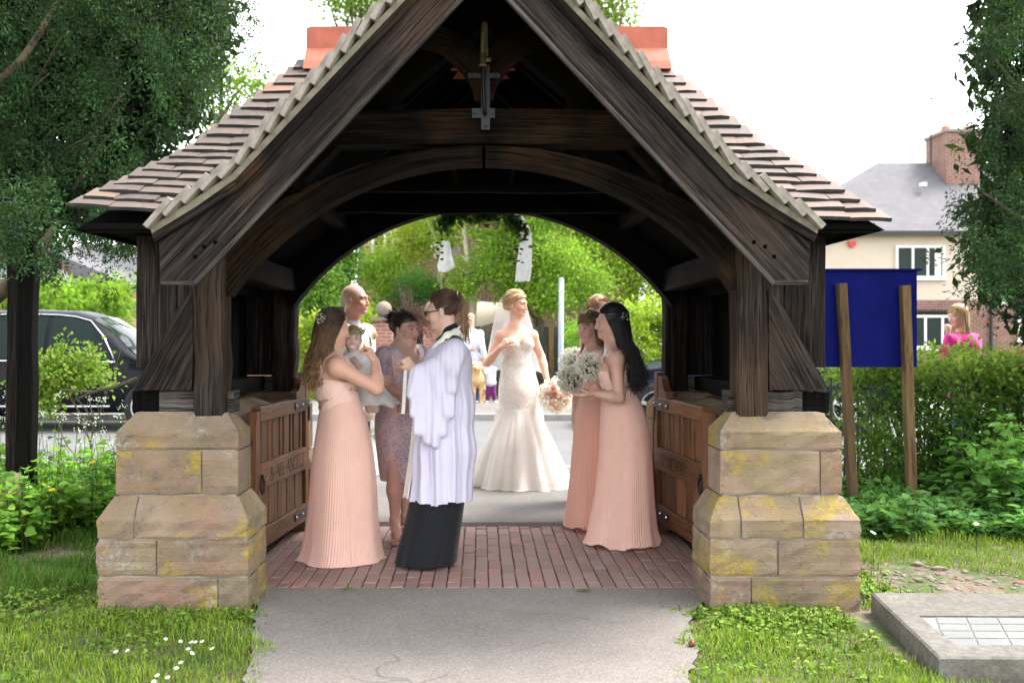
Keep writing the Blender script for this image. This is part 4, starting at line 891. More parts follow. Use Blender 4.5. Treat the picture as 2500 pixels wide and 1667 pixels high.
# ================================================================ TREES, HEDGES, PLANTS
def leaves_geo(pts, dirs, L, Wd, cols, droop=None):
    """one diamond leaf per point: tip along dirs, random roll; slightly folded"""
    n = len(pts); dirs = dirs/(np.linalg.norm(dirs, axis=1, keepdims=True)+1e-9)
    ref = rng.normal(size=(n, 3)); s = np.cross(dirs, ref); s /= np.linalg.norm(s, axis=1, keepdims=True)+1e-9; u = np.cross(s, dirs)
    L = np.broadcast_to(L, n)[:, None]; Wd = np.broadcast_to(Wd, n)[:, None]
    V = np.stack([pts, pts+dirs*L*.45+s*Wd*.5+u*Wd*.12, pts+dirs*L, pts+dirs*L*.45-s*Wd*.5+u*Wd*.12], 1).reshape(-1, 3)
    return V, np.arange(4*n).reshape(-1, 4), np.repeat(cols, 4, axis=0)
def ovals_geo(pts, dirs, L, Wd, cols):
    """rounder leaf folded along its midrib: two quads each"""
    n = len(pts); dirs = dirs/(np.linalg.norm(dirs, axis=1, keepdims=True)+1e-9); ref = np.array([0,0,1.])+rng.normal(size=(n, 3))*.45; s = np.cross(dirs, ref); s /= np.linalg.norm(s, axis=1, keepdims=True)+1e-9; u = np.cross(s, dirs)
    L = np.broadcast_to(L, n)[:, None]; Wd = np.broadcast_to(Wd, n)[:, None]; dr = np.array([0,0,-1.])*L*.18
    a = lambda t, w, k=0.: pts+dirs*L*t+s*Wd*w+u*Wd*abs(w)*.35+dr*t*t
    V = np.stack([pts, a(.28,.5), a(.68,.40), a(1.0,0), pts, a(1.0,0), a(.68,-.40), a(.28,-.5)], 1).reshape(-1, 3)
    return V, np.arange(8*n).reshape(-1, 4), np.repeat(cols, 8, axis=0)
def palette(n, cs, jit=.18):
    cs = np.array(cs); i = rng.integers(0, len(cs), n); k = rng.random((n, 1)); c = cs[i]*k+cs[(i+1) % len(cs)]*(1-k); return np.clip(c*(1+rng.normal(0, jit, (n, 1))), .002, 1)
def clumps(blobs, n_clump, n_leaf, spread, shell=.75):
    """leaf positions: clumps spread through ellipsoid blobs, denser towards the outside"""
    vol = np.array([b[3]*b[4]*b[5] for b in blobs])**.67; vol /= vol.sum(); P_, D_, C_ = [], [], []
    for b, f in zip(blobs, vol):
        m = max(3, int(n_clump*f)); q = rng.normal(size=(m, 3)); q /= np.linalg.norm(q, axis=1, keepdims=True); r = (shell+(1-shell)*rng.random((m, 1)))*(rng.random((m, 1))**.25)
        c = np.array(b[:3])+q*r*np.array(b[3:6]); k = int(n_leaf); off = rng.normal(size=(m, k, 3))*spread*(.6+.8*rng.random((m, 1, 1)))
        P_.append((c[:, None]+off).reshape(-1, 3)); D_.append((off/spread*.8+q[:, None]*.7+np.array([0,0,-.35])+rng.normal(size=(m, k, 3))*.5).reshape(-1, 3)); C_.append(np.repeat(rng.normal(1, .16, m), k))
    return np.concatenate(P_), np.concatenate(D_), np.concatenate(C_)
def bark(name, a, b, sc=(6,6,1.2)):
    s = NT(name); co = s.coord('Object', sc); n = s.noise(co, 5, 7, .65); s.set(Base_Color=s.ramp(n, [(.35, a), (.65, b)]), Roughness=.95, Normal=s.bump(n, .8, .02)); return s.m
bark('bark', (.05,.038,.026), (.14,.105,.07)); bark('yew_bark', (.035,.026,.018), (.10,.075,.045), (3,3,3))
def birch():
    s = NT('birch_bark'); n = s.noise(s.coord('Object', (2,2,14)), 3, 5, .6); n2 = s.noise(s.coord('Object', (1,1,1)), 3, 3)
    s.set(Base_Color=s.mix(s.gray(n, .60, .68), s.mix(n2, (.42,.34,.27), (.62,.56,.48)), (.05,.04,.035)), Roughness=.8); return s.m
birch()
def limb_paths(base, top, n, spread, seed, blobs):
    r = np.random.default_rng(seed); out = []
    for k in range(n):
        b = blobs[k % len(blobs)]; t = .35+.6*r.random(); a = np.array(base)*(1-t)+np.array(top)*t; e = np.array(b[:3])+r.normal(0, .45, 3)*np.array(b[3:6])
        mid = (a+e)/2+r.normal(0, spread*.2, 3)+np.array([0,0,.15*spread]); out.append(catmull([a, mid, e], 5))
    return out
def tree(name, base, top, r0, blobs, nc, nl, spread, L, Wd, cols, label, barkm='bark', leafm='leaf', cat='tree', group=None, limbs=8, seed=1, shell=.6):
    t = thing(name, tuple(base), label, cat, group); base = np.array(base, float); top = np.array(top, float); r = np.random.default_rng(seed)
    pts = np.array([base+(top-base)*k+np.append(r.normal(0,.05*np.linalg.norm(top-base)*.3,2)*(0 < k < 1),0) for k in np.linspace(0,1,6)]); m = MB().tube(catmull(pts,4), np.linspace(r0, r0*.35, 21), 10)
    for lp_ in limb_paths(base, top, limbs, 1.0, seed, blobs): m.tube(lp_, np.linspace(r0*(.22 if 'birch' in barkm else .4), r0*.06, len(lp_)), 6)
    m.build('trunk', MT[barkm], t, smooth=True)
    p, d, cl = clumps(blobs, nc, nl, spread, shell); c = palette(len(p), cols)*np.clip(cl, .55, 1.5)[:, None]
    V, Fc, C = leaves_geo(p, d, L*(.7+.6*rng.random(len(p))), Wd*(.7+.6*rng.random(len(p))), c); mk('crown', V, Fc, MT[leafm], t, col=C); return t
YG = [(.31,.44,.04),(.20,.35,.035),(.40,.48,.06),(.14,.26,.03)]; MG = [(.07,.17,.025),(.11,.23,.03),(.05,.12,.02)]; DG = [(.03,.07,.015),(.05,.10,.02),(.02,.05,.012)]
def bp(sx, sy, d): return P(sx, sy, d)
def blob(sx, sy, d, rx, rz, ry=None):
    c = P(sx, sy, d); return (*c, rx*d/F, (ry if ry else rx*d/F), rz*d/F)
# trees seen through the arch
bt = P(1155, 600, 25)
tree('birch_tree', (bt[0]-.05,25,0), (bt[0]+.02,25,7.2), .105, [blob(1165,480,25,120,90),blob(1080,560,25.5,60,80),blob(1250,520,25,70,70),blob(1150,330,25,120,110)], 640, 26, .16, .07, .048, YG, 'birch tree with pale peeling trunk rising behind the fence', 'birch_bark', limbs=9, seed=3)
tree('birch_tree', ((1090-CXP)*26.5/F,26.5,0), ((1085-CXP)*26.5/F,26.5,6.5), .10, [blob(1040,560,26.5,90,70),blob(980,610,26,70,60),blob(1010,420,26.5,120,90)], 640, 26, .17, .075, .05, [(.40,.46,.05),(.26,.36,.04),(.46,.50,.07)], 'yellow-green tree with pale trunk before the brick house', 'birch_bark', limbs=8, seed=4)
tree('garden_tree', ((1320-CXP)*24.5/F,24.5,0), ((1300-CXP)*24.5/F,24.5,4.4), .13, [blob(1290,600,24.5,80,60),blob(1250,690,24.5,60,40),blob(1370,640,24,80,60),blob(1330,720,24,80,35),blob(1205,640,24.3,55,48),blob(1130,680,24.2,45,45),blob(1215,560,24.5,60,40),blob(1440,700,24.5,60,50),blob(1300,480,25,150,80)], 1150, 28, .17, .075, .052, [(.20,.38,.035),(.31,.46,.05),(.13,.25,.03)], 'spreading bright green tree above the fence behind the bride', limbs=12, seed=5)
tree('garden_tree', ((1540-CXP)*26/F,26,0), ((1530-CXP)*26/F,26,6.2), .16, [blob(1480,620,26,90,70),blob(1560,680,26,80,60),blob(1600,590,26.5,120,90),blob(1420,540,26,90,60),blob(1540,450,26.5,160,100),blob(1640,720,26,80,50)], 980, 28, .2, .08, .056, YG, 'tall yellow-green tree above the dark blue car', limbs=12, seed=6)
tree('garden_tree', ((990-CXP)*24/F,24,0), ((1000-CXP)*24/F,24,2.6), .10, [blob(1010,700,24,48,42),blob(1050,720,24.3,34,34)], 300, 40, .09, .045, .02, [(.04,.15,.025),(.065,.20,.035),(.03,.10,.02)], 'dense rounded dark green conifer above the gate pillars', limbs=5, seed=7, shell=.85)
tree('garden_tree', ((950-CXP)*25/F,25,0), ((940-CXP)*25/F,25,2.6), .07, [blob(960,720,25,50,50),blob(930,660,25.5,60,40),blob(900,790,24,40,45)], 330, 26, .14, .08, .055, [(.2,.34,.04),(.28,.40,.05)], 'light green shrubby tree between garage and conifer', limbs=6, seed=8)
tree('garden_tree', ((790-CXP)*23/F,23,0), ((790-CXP)*23/F,23,2.8), .08, [blob(785,690,23,48,48),blob(820,640,24,60,60),blob(770,740,22.5,36,36)], 380, 30, .14, .085, .06, MG, 'mid green small tree behind the bald man', limbs=6, seed=9)
tree('garden_tree', ((900-CXP)*40/F,40,0), ((880-CXP)*40/F,40,14.5), .25, [blob(880,20,40,70,40),blob(840,-60,40,90,80),blob(930,10,40,60,30)], 170, 20, .35, .18, .12, [(.18,.27,.04),(.12,.2,.03)], 'thin tall spring tree showing over the roof beside the orange ridge tile', limbs=8, seed=10)
tree('garden_tree', ((1470-CXP)*40/F,40,0), ((1460-CXP)*40/F,40,15), .25, [blob(1480,40,40,70,45),blob(1500,-60,40,80,70),blob(1430,30,40,60,50),blob(1530,10,40,30,30)], 170, 20, .35, .18, .12, [(.2,.3,.05),(.14,.2,.04)], 'airy spring tree over the right-hand roof slope', limbs=8, seed=11)
tree('garden_tree', ((520-CXP)*30/F,30,0), ((540-CXP)*30/F,30,9.6), .16, [blob(600,215,30,45,30),blob(540,300,30,40,45),blob(640,190,30,30,20),blob(520,180,30,60,40)], 110, 18, .25, .14, .09, [(.2,.33,.03),(.15,.26,.03)], 'sparse lime green tree between the yew and the roof', limbs=12, seed=12)
# clipped and loose hedges
def hedge(name, lo, hi, n, L, Wd, cols, label, leafm='leaf', lump=.12, stems=0, core=True, sp=.05, top_light=None):
    lo, hi = np.array(lo, float), np.array(hi, float); h = thing(name, tuple([(lo[0]+hi[0])/2, (lo[1]+hi[1])/2, lo[2]]), label, 'hedge')
    m = n//14; q = rng.random((m, 3)); f = rng.integers(0, 4, m); q[f == 0, 1] = rng.random((f == 0).sum())*.25; q[f == 1, 2] = 1-rng.random((f == 1).sum())*.2; q[f == 2, 1] = rng.random((f == 2).sum())*.15
    c = lo+q*(hi-lo); c[:, 2] += lump*vnoise(c, 2.2, 3)*q[:, 2]; c[:, 1] += lump*vnoise(c, 2.7, 5)
    off = rng.normal(size=(m, 14, 3))*sp; p = (c[:, None]+off).reshape(-1, 3); d = off.reshape(-1, 3)/sp+np.array([0,-.5,.4])+rng.normal(size=(len(p), 3))*.6
    col = palette(len(p), cols)*np.repeat(rng.normal(1, .15, m), 14)[:, None]
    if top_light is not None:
        k = np.clip((p[:, 2]-(hi[2]-.25))/.25, 0, 1)[:, None]*rng.random((len(p), 1)); col = col*(1-k)+np.array(top_light)*k  # paler top: young growth plus backlight painted into the leaf colour
    V, Fc, C = leaves_geo(p, d, L*(.7+.6*rng.random(len(p))), Wd*(.7+.6*rng.random(len(p))), np.clip(col, .002, 1)); mk('foliage', V, Fc, MT[leafm], h, col=C)
    if stems:
        mm = MB()
        for k in range(stems):
            a = lo+np.array([rng.random(),.3+.4*rng.random(),0])*(hi-lo)*np.array([1,1,0]); e = a+np.array([rng.normal(0,.15),rng.normal(0,.08),(hi[2]-lo[2])*(.6+.3*rng.random())]); mm.tube(catmull([a,(a+e)/2+rng.normal(0,.05,3),e],4), np.linspace(.018,.006,9), 5)
        mm.build('stem', MT['bark'], h, smooth=True)
    return h
hedge('hedge', (P(70,0,22)[0],20.8,.1), (P(345,0,22)[0],22.4,2.45), 9000, .11, .085, [(.18,.33,.03),(.26,.42,.04),(.11,.22,.02)], 'bright yellow-green hedge behind the black car', lump=.35, sp=.09)
hedge('hedge', (P(1380,0,20.5)[0],20.2,.1), (P(1470,0,20.5)[0],21.2,1.55), 5000, .055, .035, [(.15,.34,.03),(.22,.42,.04)], 'rounded bright green bush against the board fence', lump=.15, sp=.05)
hedge('hedge', (P(1530,0,21)[0],20.4,.1), (P(1720,0,21)[0],21.8,2.05), 8000, .09, .07, [(.26,.38,.03),(.35,.45,.04),(.18,.29,.03)], 'yellow-green hedge behind the dark blue car', lump=.3, sp=.08)
hedge('hedge', (P(700,0,21)[0],20.8,.1), (P(905,0,21)[0],21.8,1.75), 8000, .08, .06, [(.26,.36,.03),(.34,.40,.03),(.14,.24,.03)], 'loose yellow-green hedge left of the brick gate pillars', lump=.3, sp=.08)
hedge('hedge', (3.22,8.50,.02), (5.6,9.55,1.18), 25000, .048, .038, [(.045,.11,.02),(.08,.17,.03),(.12,.24,.04),(.025,.065,.015)], 'dark leafy hedge behind the railings with pale, backlit young tips', lump=.10, stems=26, sp=.05, top_light=(.36,.46,.08))
# ---- yews
def yew(name, base, label, tufts, cols, trunk_pts, limbs, nl=26, tl=.34, back=None):
    """drooping sprays: each tuft is a hanging spine set with short needles"""
    t = thing(name, base, label, 'tree'); m = MB()
    for pts, r0, r1 in trunk_pts+limbs: q = catmull(pts, 6); m.tube(q, np.linspace(r0, r1, len(q)), 9)
    m.build('trunk', MT['yew_bark'], t, smooth=True)
    n = len(tufts); c = np.asarray(tufts); dirn = rng.normal(size=(n, 3))*np.array([.35,.35,.15])+np.array([0,-.12,-.75]); tt = rng.random((n, nl, 1)); ln = tl*(.5+.8*rng.random((n, 1, 1)))
    side = rng.normal(size=(n, nl, 3)); rad = .055*(1-.55*tt)
    p = c[:, None]+dirn[:, None]*ln*tt+side*rad*.55; d = side*.75+dirn[:, None]*.45+np.array([0,-.15,.12])
    base_c = palette(n, cols, .35)*np.clip(1+.55*vnoise(c, 3.1, 8), .35, 1.8)[:, None]; tip = (tt > .72)*rng.random((n, nl, 1)); col = base_c[:, None]*(.75+.5*rng.random((n, nl, 1)))*(1+1.1*tip)
    k = n*nl; V, Fc, C = leaves_geo(p.reshape(-1, 3), d.reshape(-1, 3), .040*(.7+.6*rng.random(k)), .0125*(.7+.6*rng.random(k)), np.clip(col.reshape(-1, 3), .002, 1)); 
    if back is not None:
        kb = len(back)*20; pb = (np.asarray(back)[:, None]+rng.normal(size=(len(back), 20, 3))*.11).reshape(-1, 3); V2, F2, C2 = leaves_geo(pb, rng.normal(size=(kb, 3))+np.array([0,0,-.8]), .13*(.7+.6*rng.random(kb)), .060, palette(kb, [(.003,.010,.005),(.006,.017,.008)])); F2 = F2+len(V); V = np.concatenate([V, V2]); Fc = np.concatenate([Fc, F2]); C = np.concatenate([C, C2])  # near-black back leaves paint the shaded depth behind the boughs
    mk('crown', V, Fc, MT['yew_leaf'], t, col=C); return t
def boughs(poly, nb, nt, d0, d1, sx=.10, sz=.17, gap=.25, seed=0):
    """tufts gathered into hanging boughs with dark gaps between them"""
    b = in_outline(poly, nb, d0, d1, gap, seed, 2.6); k = .6+.8*rng.random((nb, 1, 1)); return (b[:, None]+rng.normal(size=(nb, nt, 3))*np.array([sx,sx,sz])*k).reshape(-1, 3)
def in_outline(poly, n, d0, d1, gap=0.0, seed=0, gs=2.3):
    poly = np.array(poly, float); lo, hi = poly.min(0), poly.max(0); out = []
    while len(out) < n:
        q = lo+rng.random((4000, 2))*(hi-lo); ins = np.zeros(len(q), bool); j = len(poly)-1
        for i in range(len(poly)):
            a, b = poly[i], poly[j]; cnd = ((a[1] > q[:, 1]) != (b[1] > q[:, 1])) & (q[:, 0] < (b[0]-a[0])*(q[:, 1]-a[1])/(b[1]-a[1]+1e-9)+a[0]); ins ^= cnd; j = i
        q = q[ins]; d = d0+(d1-d0)*rng.random(len(q))
        for (sx, sy), dd in zip(q, d):
            p = P(sx, sy, dd)
            if gap and vnoise(p, gs, seed) < -1+2*gap*(.6): continue
            out.append(p)
    return np.array(out[:n])
YC = [(.008,.028,.009),(.016,.048,.015),(.003,.012,.005),(.030,.072,.020)]
ol = [(-260,-320),(560,-320),(600,-60),(606,40),(590,130),(560,215),(520,300),(470,370),(420,415),(370,480),(330,540),(330,600),(280,610),(230,590),(140,640),(90,700),(30,690),(-40,640),(-260,720)]
hang = [(110,600),(330,560),(330,640),(255,635),(180,600),(120,690),(95,720)]
tuft = np.concatenate([boughs(ol, 130, 10, 8.4, 9.2, .13, .2, .1, 2), boughs(ol, 150, 17, 7.4, 8.2, .085, .17, .2, 5), in_outline(hang, 130, 7.4, 8.2), in_outline([(-60,480),(120,470),(120,600),(95,690),(40,640),(-60,660)], 120, 6.45, 6.85)]); ybk = in_outline([(x-75 if x > 300 else x, y) for x, y in ol[:11]]+[(290,480),(220,520),(60,570),(-260,640)], 2000, 9.2, 10.2, .04, 3)
tuft[:, 2] += .12
yew('yew_tree', (-5.0,8.8,0), 'huge dark green yew overhanging the roof from the left', tuft, YC,
    [([(-5.0,8.8,0),(-4.9,8.7,1.6),(-4.6,8.7,3.2),(-4.4,8.8,5.6)], .32, .12)],
    [([P(-60,760,7.6),P(30,690,7.4),P(75,640,7.5),P(130,560,7.9)], .07, .03), ([P(-40,230,7.6),P(40,160,7.5),P(100,75,7.6),P(150,-20,7.9)], .035, .018)]+
    [([P(a,b,8.2),P((a+c)/2+rng.normal(0,8),(b+e)/2+rng.normal(0,8)-6,7.7),P(c,e,7.5)], .012, .004) for a, b, c, e in ((60,250,150,90),(200,370,300,230),(140,380,260,330),(60,260,120,180),(180,460,290,300))], 23, .22, ybk)
orr = [(2360,-320),(2800,-320),(2800,760),(2500,790),(2440,735),(2390,725),(2330,660),(2315,640),(2330,600),(2375,590),(2330,545),(2345,500),(2400,470),(2400,430),(2390,400),(2350,360),(2345,330),(2390,300),(2380,230),(2360,200),(2350,120),(2355,60),(2375,0)]
tr2 = boughs(orr, 135, 16, 7.2, 8.8, .065, .10, .2, 3); tr2[:, 2] += .12; rbk = in_outline([(x+55 if x < 2500 else x, y) for x, y in orr], 900, 8.8, 9.6, .30, 3, 4.2)
yew('yew_tree', (6.4,8.2,0), 'dark yew with ragged edge standing in front of the cream house', tr2, YC, [([(6.4,8.2,0),(6.2,8.2,1.7),(5.9,8.1,3.2),(5.8,8,5)], .26, .1)],
    [([P(2800,700,8.2),P(2600,755,8),P(2480,735,7.9),P(2420,725,7.9)], .03, .008), ([P(2800,300,8.6),P(2560,260,8.6),P(2440,160,8.6),P(2400,60,8.6)], .02, .008), ([P(2760,560,8),P(2520,540,8),P(2400,470,8)], .03, .008)], 26, .22, rbk)
# ---- grass and herbs
def on_path(x, y): return (y < 5.47) & (np.abs(x+.03) < np.interp(y, [1,3.95,5.05,5.5], [.95,.84,1.06,1.2])+.055*vnoise(np.stack([x*0+np.sign(x), y, 0*x], -1), 6.5, 3)+.035*vnoise(np.stack([x, y, 0*x], -1), 21, 5))
def keep_out(x, y):
    k = on_path(x, y) | ((np.abs(x) < 1.42) & (y > 5.3)) | ((np.abs(np.abs(x)-1.556) < .40) & (y > 5.04) & (y < 7.5)) | ((np.abs(x) < 1.95) & (y > 7.2)) | (y > 8.6)
    return k | ((x > 1.86-.09*(y-4.0)) & (x < 3.1) & (y > 3.97) & (y < 5.08))
def soil_mask(x, y):
    """bare ground: patch by the right pier, worn edges and the shade under the yew"""
    g = np.exp(-((x-2.5)/.55)**2-((y-5.65)/.42)**2)*1.9+np.exp(-((x-2.0)/.25)**2-((y-5.35)/.3)**2)*.8+np.exp(-((x+2.75)/.6)**2-((y-6.35)/.28)**2)*1.1+np.exp(-((x+2.05)/.35)**2-((y-5.35)/.12)**2)*.9
    g += np.exp(-((np.abs(x)-.95)/.06)**2)*.5*(y < 5.1)
    return g+.30*vnoise(np.stack([x, y, 0*x], -1), 5, 2)
def blades(x0, x1, y0, y1, n, h, w, cols, name, mat='grass', thin=.55, lean=.35):
    x = x0+(x1-x0)*rng.random(n); y = y0+(y1-y0)*rng.random(n); k = ~keep_out(x, y) & (soil_mask(x, y) < thin+.25*rng.random(n)); x, y = x[k], y[k]; n = len(x)
    tuftn = .75+.45*vnoise(np.stack([x, y, 0*x], -1), 3.5, 1)+.2*vnoise(np.stack([x, y, 0*x], -1), 11, 4); H_ = h*np.clip(tuftn, .3, 1.6)*(.55+.7*rng.random(n)); a = rng.random(n)*2*np.pi; b = a+rng.normal(0, .6, n)
    bx_, by_ = np.cos(a+1.57)*w/2, np.sin(a+1.57)*w/2; lx_, ly_ = np.cos(b)*H_*lean*(.4+rng.random(n)), np.sin(b)*H_*lean*(.4+rng.random(n)); z = np.full(n, -.018)
    V = np.stack([np.stack([x-bx_,y-by_,z],-1), np.stack([x+bx_,y+by_,z],-1), np.stack([x+bx_*.7+lx_*.4,y+by_*.7+ly_*.4,z+H_*.6],-1), np.stack([x+lx_,y+ly_,z+H_],-1), np.stack([x-bx_*.7+lx_*.4,y-by_*.7+ly_*.4,z+H_*.6],-1)], 1).reshape(-1, 3)
    i = np.arange(n)[:, None]*5; Fc = np.concatenate([i+np.array([[0,1,2,4]]), ], 0); F3 = i+np.array([[4,2,3,3]])
    patch = .5+.5*vnoise(np.stack([x, y, 0*x], -1), 2.1, 9); c = palette(n, cols)*(.75+.45*patch[:, None])
    dry = (rng.random(n) < .10)[:, None]; c = np.where(dry, np.array([[.26,.22,.09]])*(.7+.5*rng.random((n,1))), c)
    F3 = i+np.array([[4,2,3]]); allF = [tuple(f) for f in Fc]+[tuple(f) for f in F3] if False else None
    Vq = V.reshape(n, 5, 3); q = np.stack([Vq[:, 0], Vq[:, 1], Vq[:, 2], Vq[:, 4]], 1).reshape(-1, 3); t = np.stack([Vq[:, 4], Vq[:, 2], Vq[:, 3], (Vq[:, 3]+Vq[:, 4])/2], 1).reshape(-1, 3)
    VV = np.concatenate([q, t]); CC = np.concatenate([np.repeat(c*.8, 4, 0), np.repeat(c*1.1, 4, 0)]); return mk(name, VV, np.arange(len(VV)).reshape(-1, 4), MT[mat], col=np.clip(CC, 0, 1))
LG_ = [(.155,.27,.025),(.22,.34,.035),(.29,.36,.05),(.10,.20,.02)]
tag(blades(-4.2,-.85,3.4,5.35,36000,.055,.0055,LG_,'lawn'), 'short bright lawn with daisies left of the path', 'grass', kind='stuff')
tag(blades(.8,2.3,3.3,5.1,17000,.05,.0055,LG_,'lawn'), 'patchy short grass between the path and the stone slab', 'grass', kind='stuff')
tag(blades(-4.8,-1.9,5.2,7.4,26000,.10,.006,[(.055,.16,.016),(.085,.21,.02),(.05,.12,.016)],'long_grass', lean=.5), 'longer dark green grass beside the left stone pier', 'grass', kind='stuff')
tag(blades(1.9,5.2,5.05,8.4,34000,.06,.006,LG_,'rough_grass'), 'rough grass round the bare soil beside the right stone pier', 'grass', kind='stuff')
def herb(name, rects, n, hmin, hmax, L, Wd, cols, label, flat=.8, group=None):
    P_, D_, C_ = [], [], []; ST_ = []
    for (x0, x1, y0, y1, wgt) in rects:
        m = int(n*wgt); sp_ = (x1-x0) < 1.2; x = (x0+x1)/2+(x1-x0)*.36*rng.normal(size=m) if sp_ else x0+(x1-x0)*rng.random(m); y = (y0+y1)/2+(y1-y0)*.36*rng.normal(size=m) if sp_ else y0+(y1-y0)*rng.random(m); k = ~keep_out(x, y); x, y = x[k], y[k]; m = len(x)
        hh = hmin+(hmax-hmin)*(rng.random(m)**1.3)*np.clip(.8+.5*vnoise(np.stack([x,y,0*x],-1), 2.4, 6), .3, 1.5); nl = 9
        t = rng.random((m, nl)); a = rng.random((m, nl))*6.283; pz = hh[:, None]*(.25+.75*t); r = .01+.025*rng.random((m, nl)); lean_ = rng.normal(0, .18, (m, 2))
        p = np.stack([x[:, None]+r*np.cos(a)+lean_[:, :1]*pz, y[:, None]+r*np.sin(a)+lean_[:, 1:]*pz, pz-.02], -1); d = np.stack([np.cos(a), np.sin(a), .35-.9*flat*rng.random((m, nl))*.6+0*t], -1)
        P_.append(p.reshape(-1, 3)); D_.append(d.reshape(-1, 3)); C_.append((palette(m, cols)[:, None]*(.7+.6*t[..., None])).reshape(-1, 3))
        st = np.stack([np.stack([x, y, 0*x-.02], -1), np.stack([x+lean_[:, 0]*hh*.5, y+lean_[:, 1]*hh*.5, hh*.5], -1), np.stack([x+lean_[:, 0]*hh, y+lean_[:, 1]*hh, hh], -1)], 1); ST_.append(st)
    p, d, c = np.concatenate(P_), np.concatenate(D_), np.concatenate(C_); V, Fc, C = ovals_geo(p, d, L*(.6+.7*rng.random(len(p))), Wd*(.6+.7*rng.random(len(p))), np.clip(c, .003, 1))
    sV, sF = tubes_many(np.concatenate(ST_), .0035, .002, 3); V = np.concatenate([V, sV]); Fc = np.concatenate([Fc, sF+len(C)]); C = np.concatenate([C, np.tile([[.09,.15,.03]], (len(sV), 1))])
    return tag(mk(name, V, Fc, MT['leaf'], col=C), label, 'undergrowth', kind='stuff')
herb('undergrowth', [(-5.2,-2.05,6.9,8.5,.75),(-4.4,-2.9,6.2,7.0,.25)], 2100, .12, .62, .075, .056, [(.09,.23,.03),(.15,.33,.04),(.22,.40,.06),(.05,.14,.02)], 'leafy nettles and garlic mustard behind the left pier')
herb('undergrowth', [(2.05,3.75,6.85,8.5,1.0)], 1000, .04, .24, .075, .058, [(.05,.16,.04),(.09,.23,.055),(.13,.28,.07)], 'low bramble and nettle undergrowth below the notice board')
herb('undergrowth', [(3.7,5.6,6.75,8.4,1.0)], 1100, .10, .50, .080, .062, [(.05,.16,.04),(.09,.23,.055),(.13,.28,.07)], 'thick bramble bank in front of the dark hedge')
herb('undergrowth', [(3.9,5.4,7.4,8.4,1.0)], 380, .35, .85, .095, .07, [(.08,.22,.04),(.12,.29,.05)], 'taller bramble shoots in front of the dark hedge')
herb('ground_cover', [(1.15,2.0,4.75,5.04,.22),(1.25,1.45,4.7,4.95,.08),(1.0,1.7,4.2,4.8,.10),(-2.6,-1.4,4.0,5.0,.10),(-1.9,-1.15,4.8,5.03,.12),(-3.0,-2.0,4.95,5.4,.25),(1.98,2.3,5.1,6.2,.15)], 1100, .012, .065, .026, .021, [(.15,.28,.035),(.2,.33,.05),(.10,.2,.03),(.26,.29,.07)], 'small weeds creeping round the foot of the stone piers')
# shrub of yellowish young leaves in front of the car
tree('shrub', (-3.30,8.45,0), (-3.28,8.45,.75), .014, [blob(150,915,8.45,60,34,.3),blob(105,950,8.4,50,50,.3),blob(210,900,8.5,36,18,.2),blob(262,925,8.5,24,10,.12),blob(158,850,8.4,10,34,.1),blob(118,880,8.4,16,30,.12),blob(225,870,8.5,10,22,.1)], 230, 12, .05, .045, .034, [(.13,.27,.03),(.2,.35,.04),(.3,.34,.07)], 'leafy young shrub growing in front of the black car', 'bark', cat='shrub', limbs=9, seed=21)
# ================================================================ PEOPLE: implicit bodies meshed to one surface
class Pr:
    __slots__ = ('k','sub','a','b','r1','r2','c','r','R','lo','hi','m')
def rc(a, b, r1, r2=None, k=.02, sub=False, m=0):
    p = Pr(); p.a, p.b = np.asarray(a, float), np.asarray(b, float); p.r1, p.r2 = r1, (r1 if r2 is None else r2); p.k, p.sub, p.R, p.m = k, sub, None, m; q = max(p.r1, p.r2)
    p.lo, p.hi = np.minimum(p.a, p.b)-q, np.maximum(p.a, p.b)+q; return p
def el(c, r, R=None, k=.02, sub=False, m=0):
    p = Pr(); p.c, p.r = np.asarray(c, float), np.asarray(r, float)*np.ones(3); p.R = np.eye(3) if R is None else R; p.k, p.sub, p.m = k, sub, m; q = np.abs(p.R)@p.r; p.lo, p.hi = p.c-q, p.c+q; p.a = None; return p
def pdist(p, X, Y, Z):
    if p.a is not None:
        d = p.b-p.a; L2 = max(d@d, 1e-9); x, y, z = X-p.a[0], Y-p.a[1], Z-p.a[2]; t = np.clip((x*d[0]+y*d[1]+z*d[2])/L2, 0, 1)
        return np.sqrt((x-t*d[0])**2+(y-t*d[1])**2+(z-t*d[2])**2)-(p.r1+(p.r2-p.r1)*t)
    x, y, z = X-p.c[0], Y-p.c[1], Z-p.c[2]; R = p.R; u = (R[0,0]*x+R[1,0]*y+R[2,0]*z)/p.r[0]; v = (R[0,1]*x+R[1,1]*y+R[2,1]*z)/p.r[1]; w = (R[0,2]*x+R[1,2]*y+R[2,2]*z)/p.r[2]
    k0 = np.sqrt(u*u+v*v+w*w)+1e-9; k1 = np.sqrt((u/p.r[0])**2+(v/p.r[1])**2+(w/p.r[2])**2)+1e-9; return k0*(k0-1)/k1
def field(prims, lo, n, h):
    f = np.full(n, 1.0, np.float32)
    for p in prims:
        mg = p.k+3*h; i0 = np.maximum(np.floor((p.lo-mg-lo)/h).astype(int), 0); i1 = np.minimum(np.ceil((p.hi+mg-lo)/h).astype(int)+1, n)
        if (i1 <= i0).any(): continue
        ax = [(lo[k]+h*np.arange(i0[k], i1[k])).astype(np.float32) for k in range(3)]; d = pdist(p, ax[0][:, None, None], ax[1][None, :, None], ax[2][None, None, :])
        s = f[i0[0]:i1[0], i0[1]:i1[1], i0[2]:i1[2]]
        if p.sub:
            hh = np.clip(.5-.5*(s+d)/p.k, 0, 1); s[...] = s*(1-hh)-d*hh+p.k*hh*(1-hh)
        else:
            hh = np.clip(.5+.5*(s-d)/p.k, 0, 1); s[...] = s*(1-hh)+d*hh-p.k*hh*(1-hh)
    return f
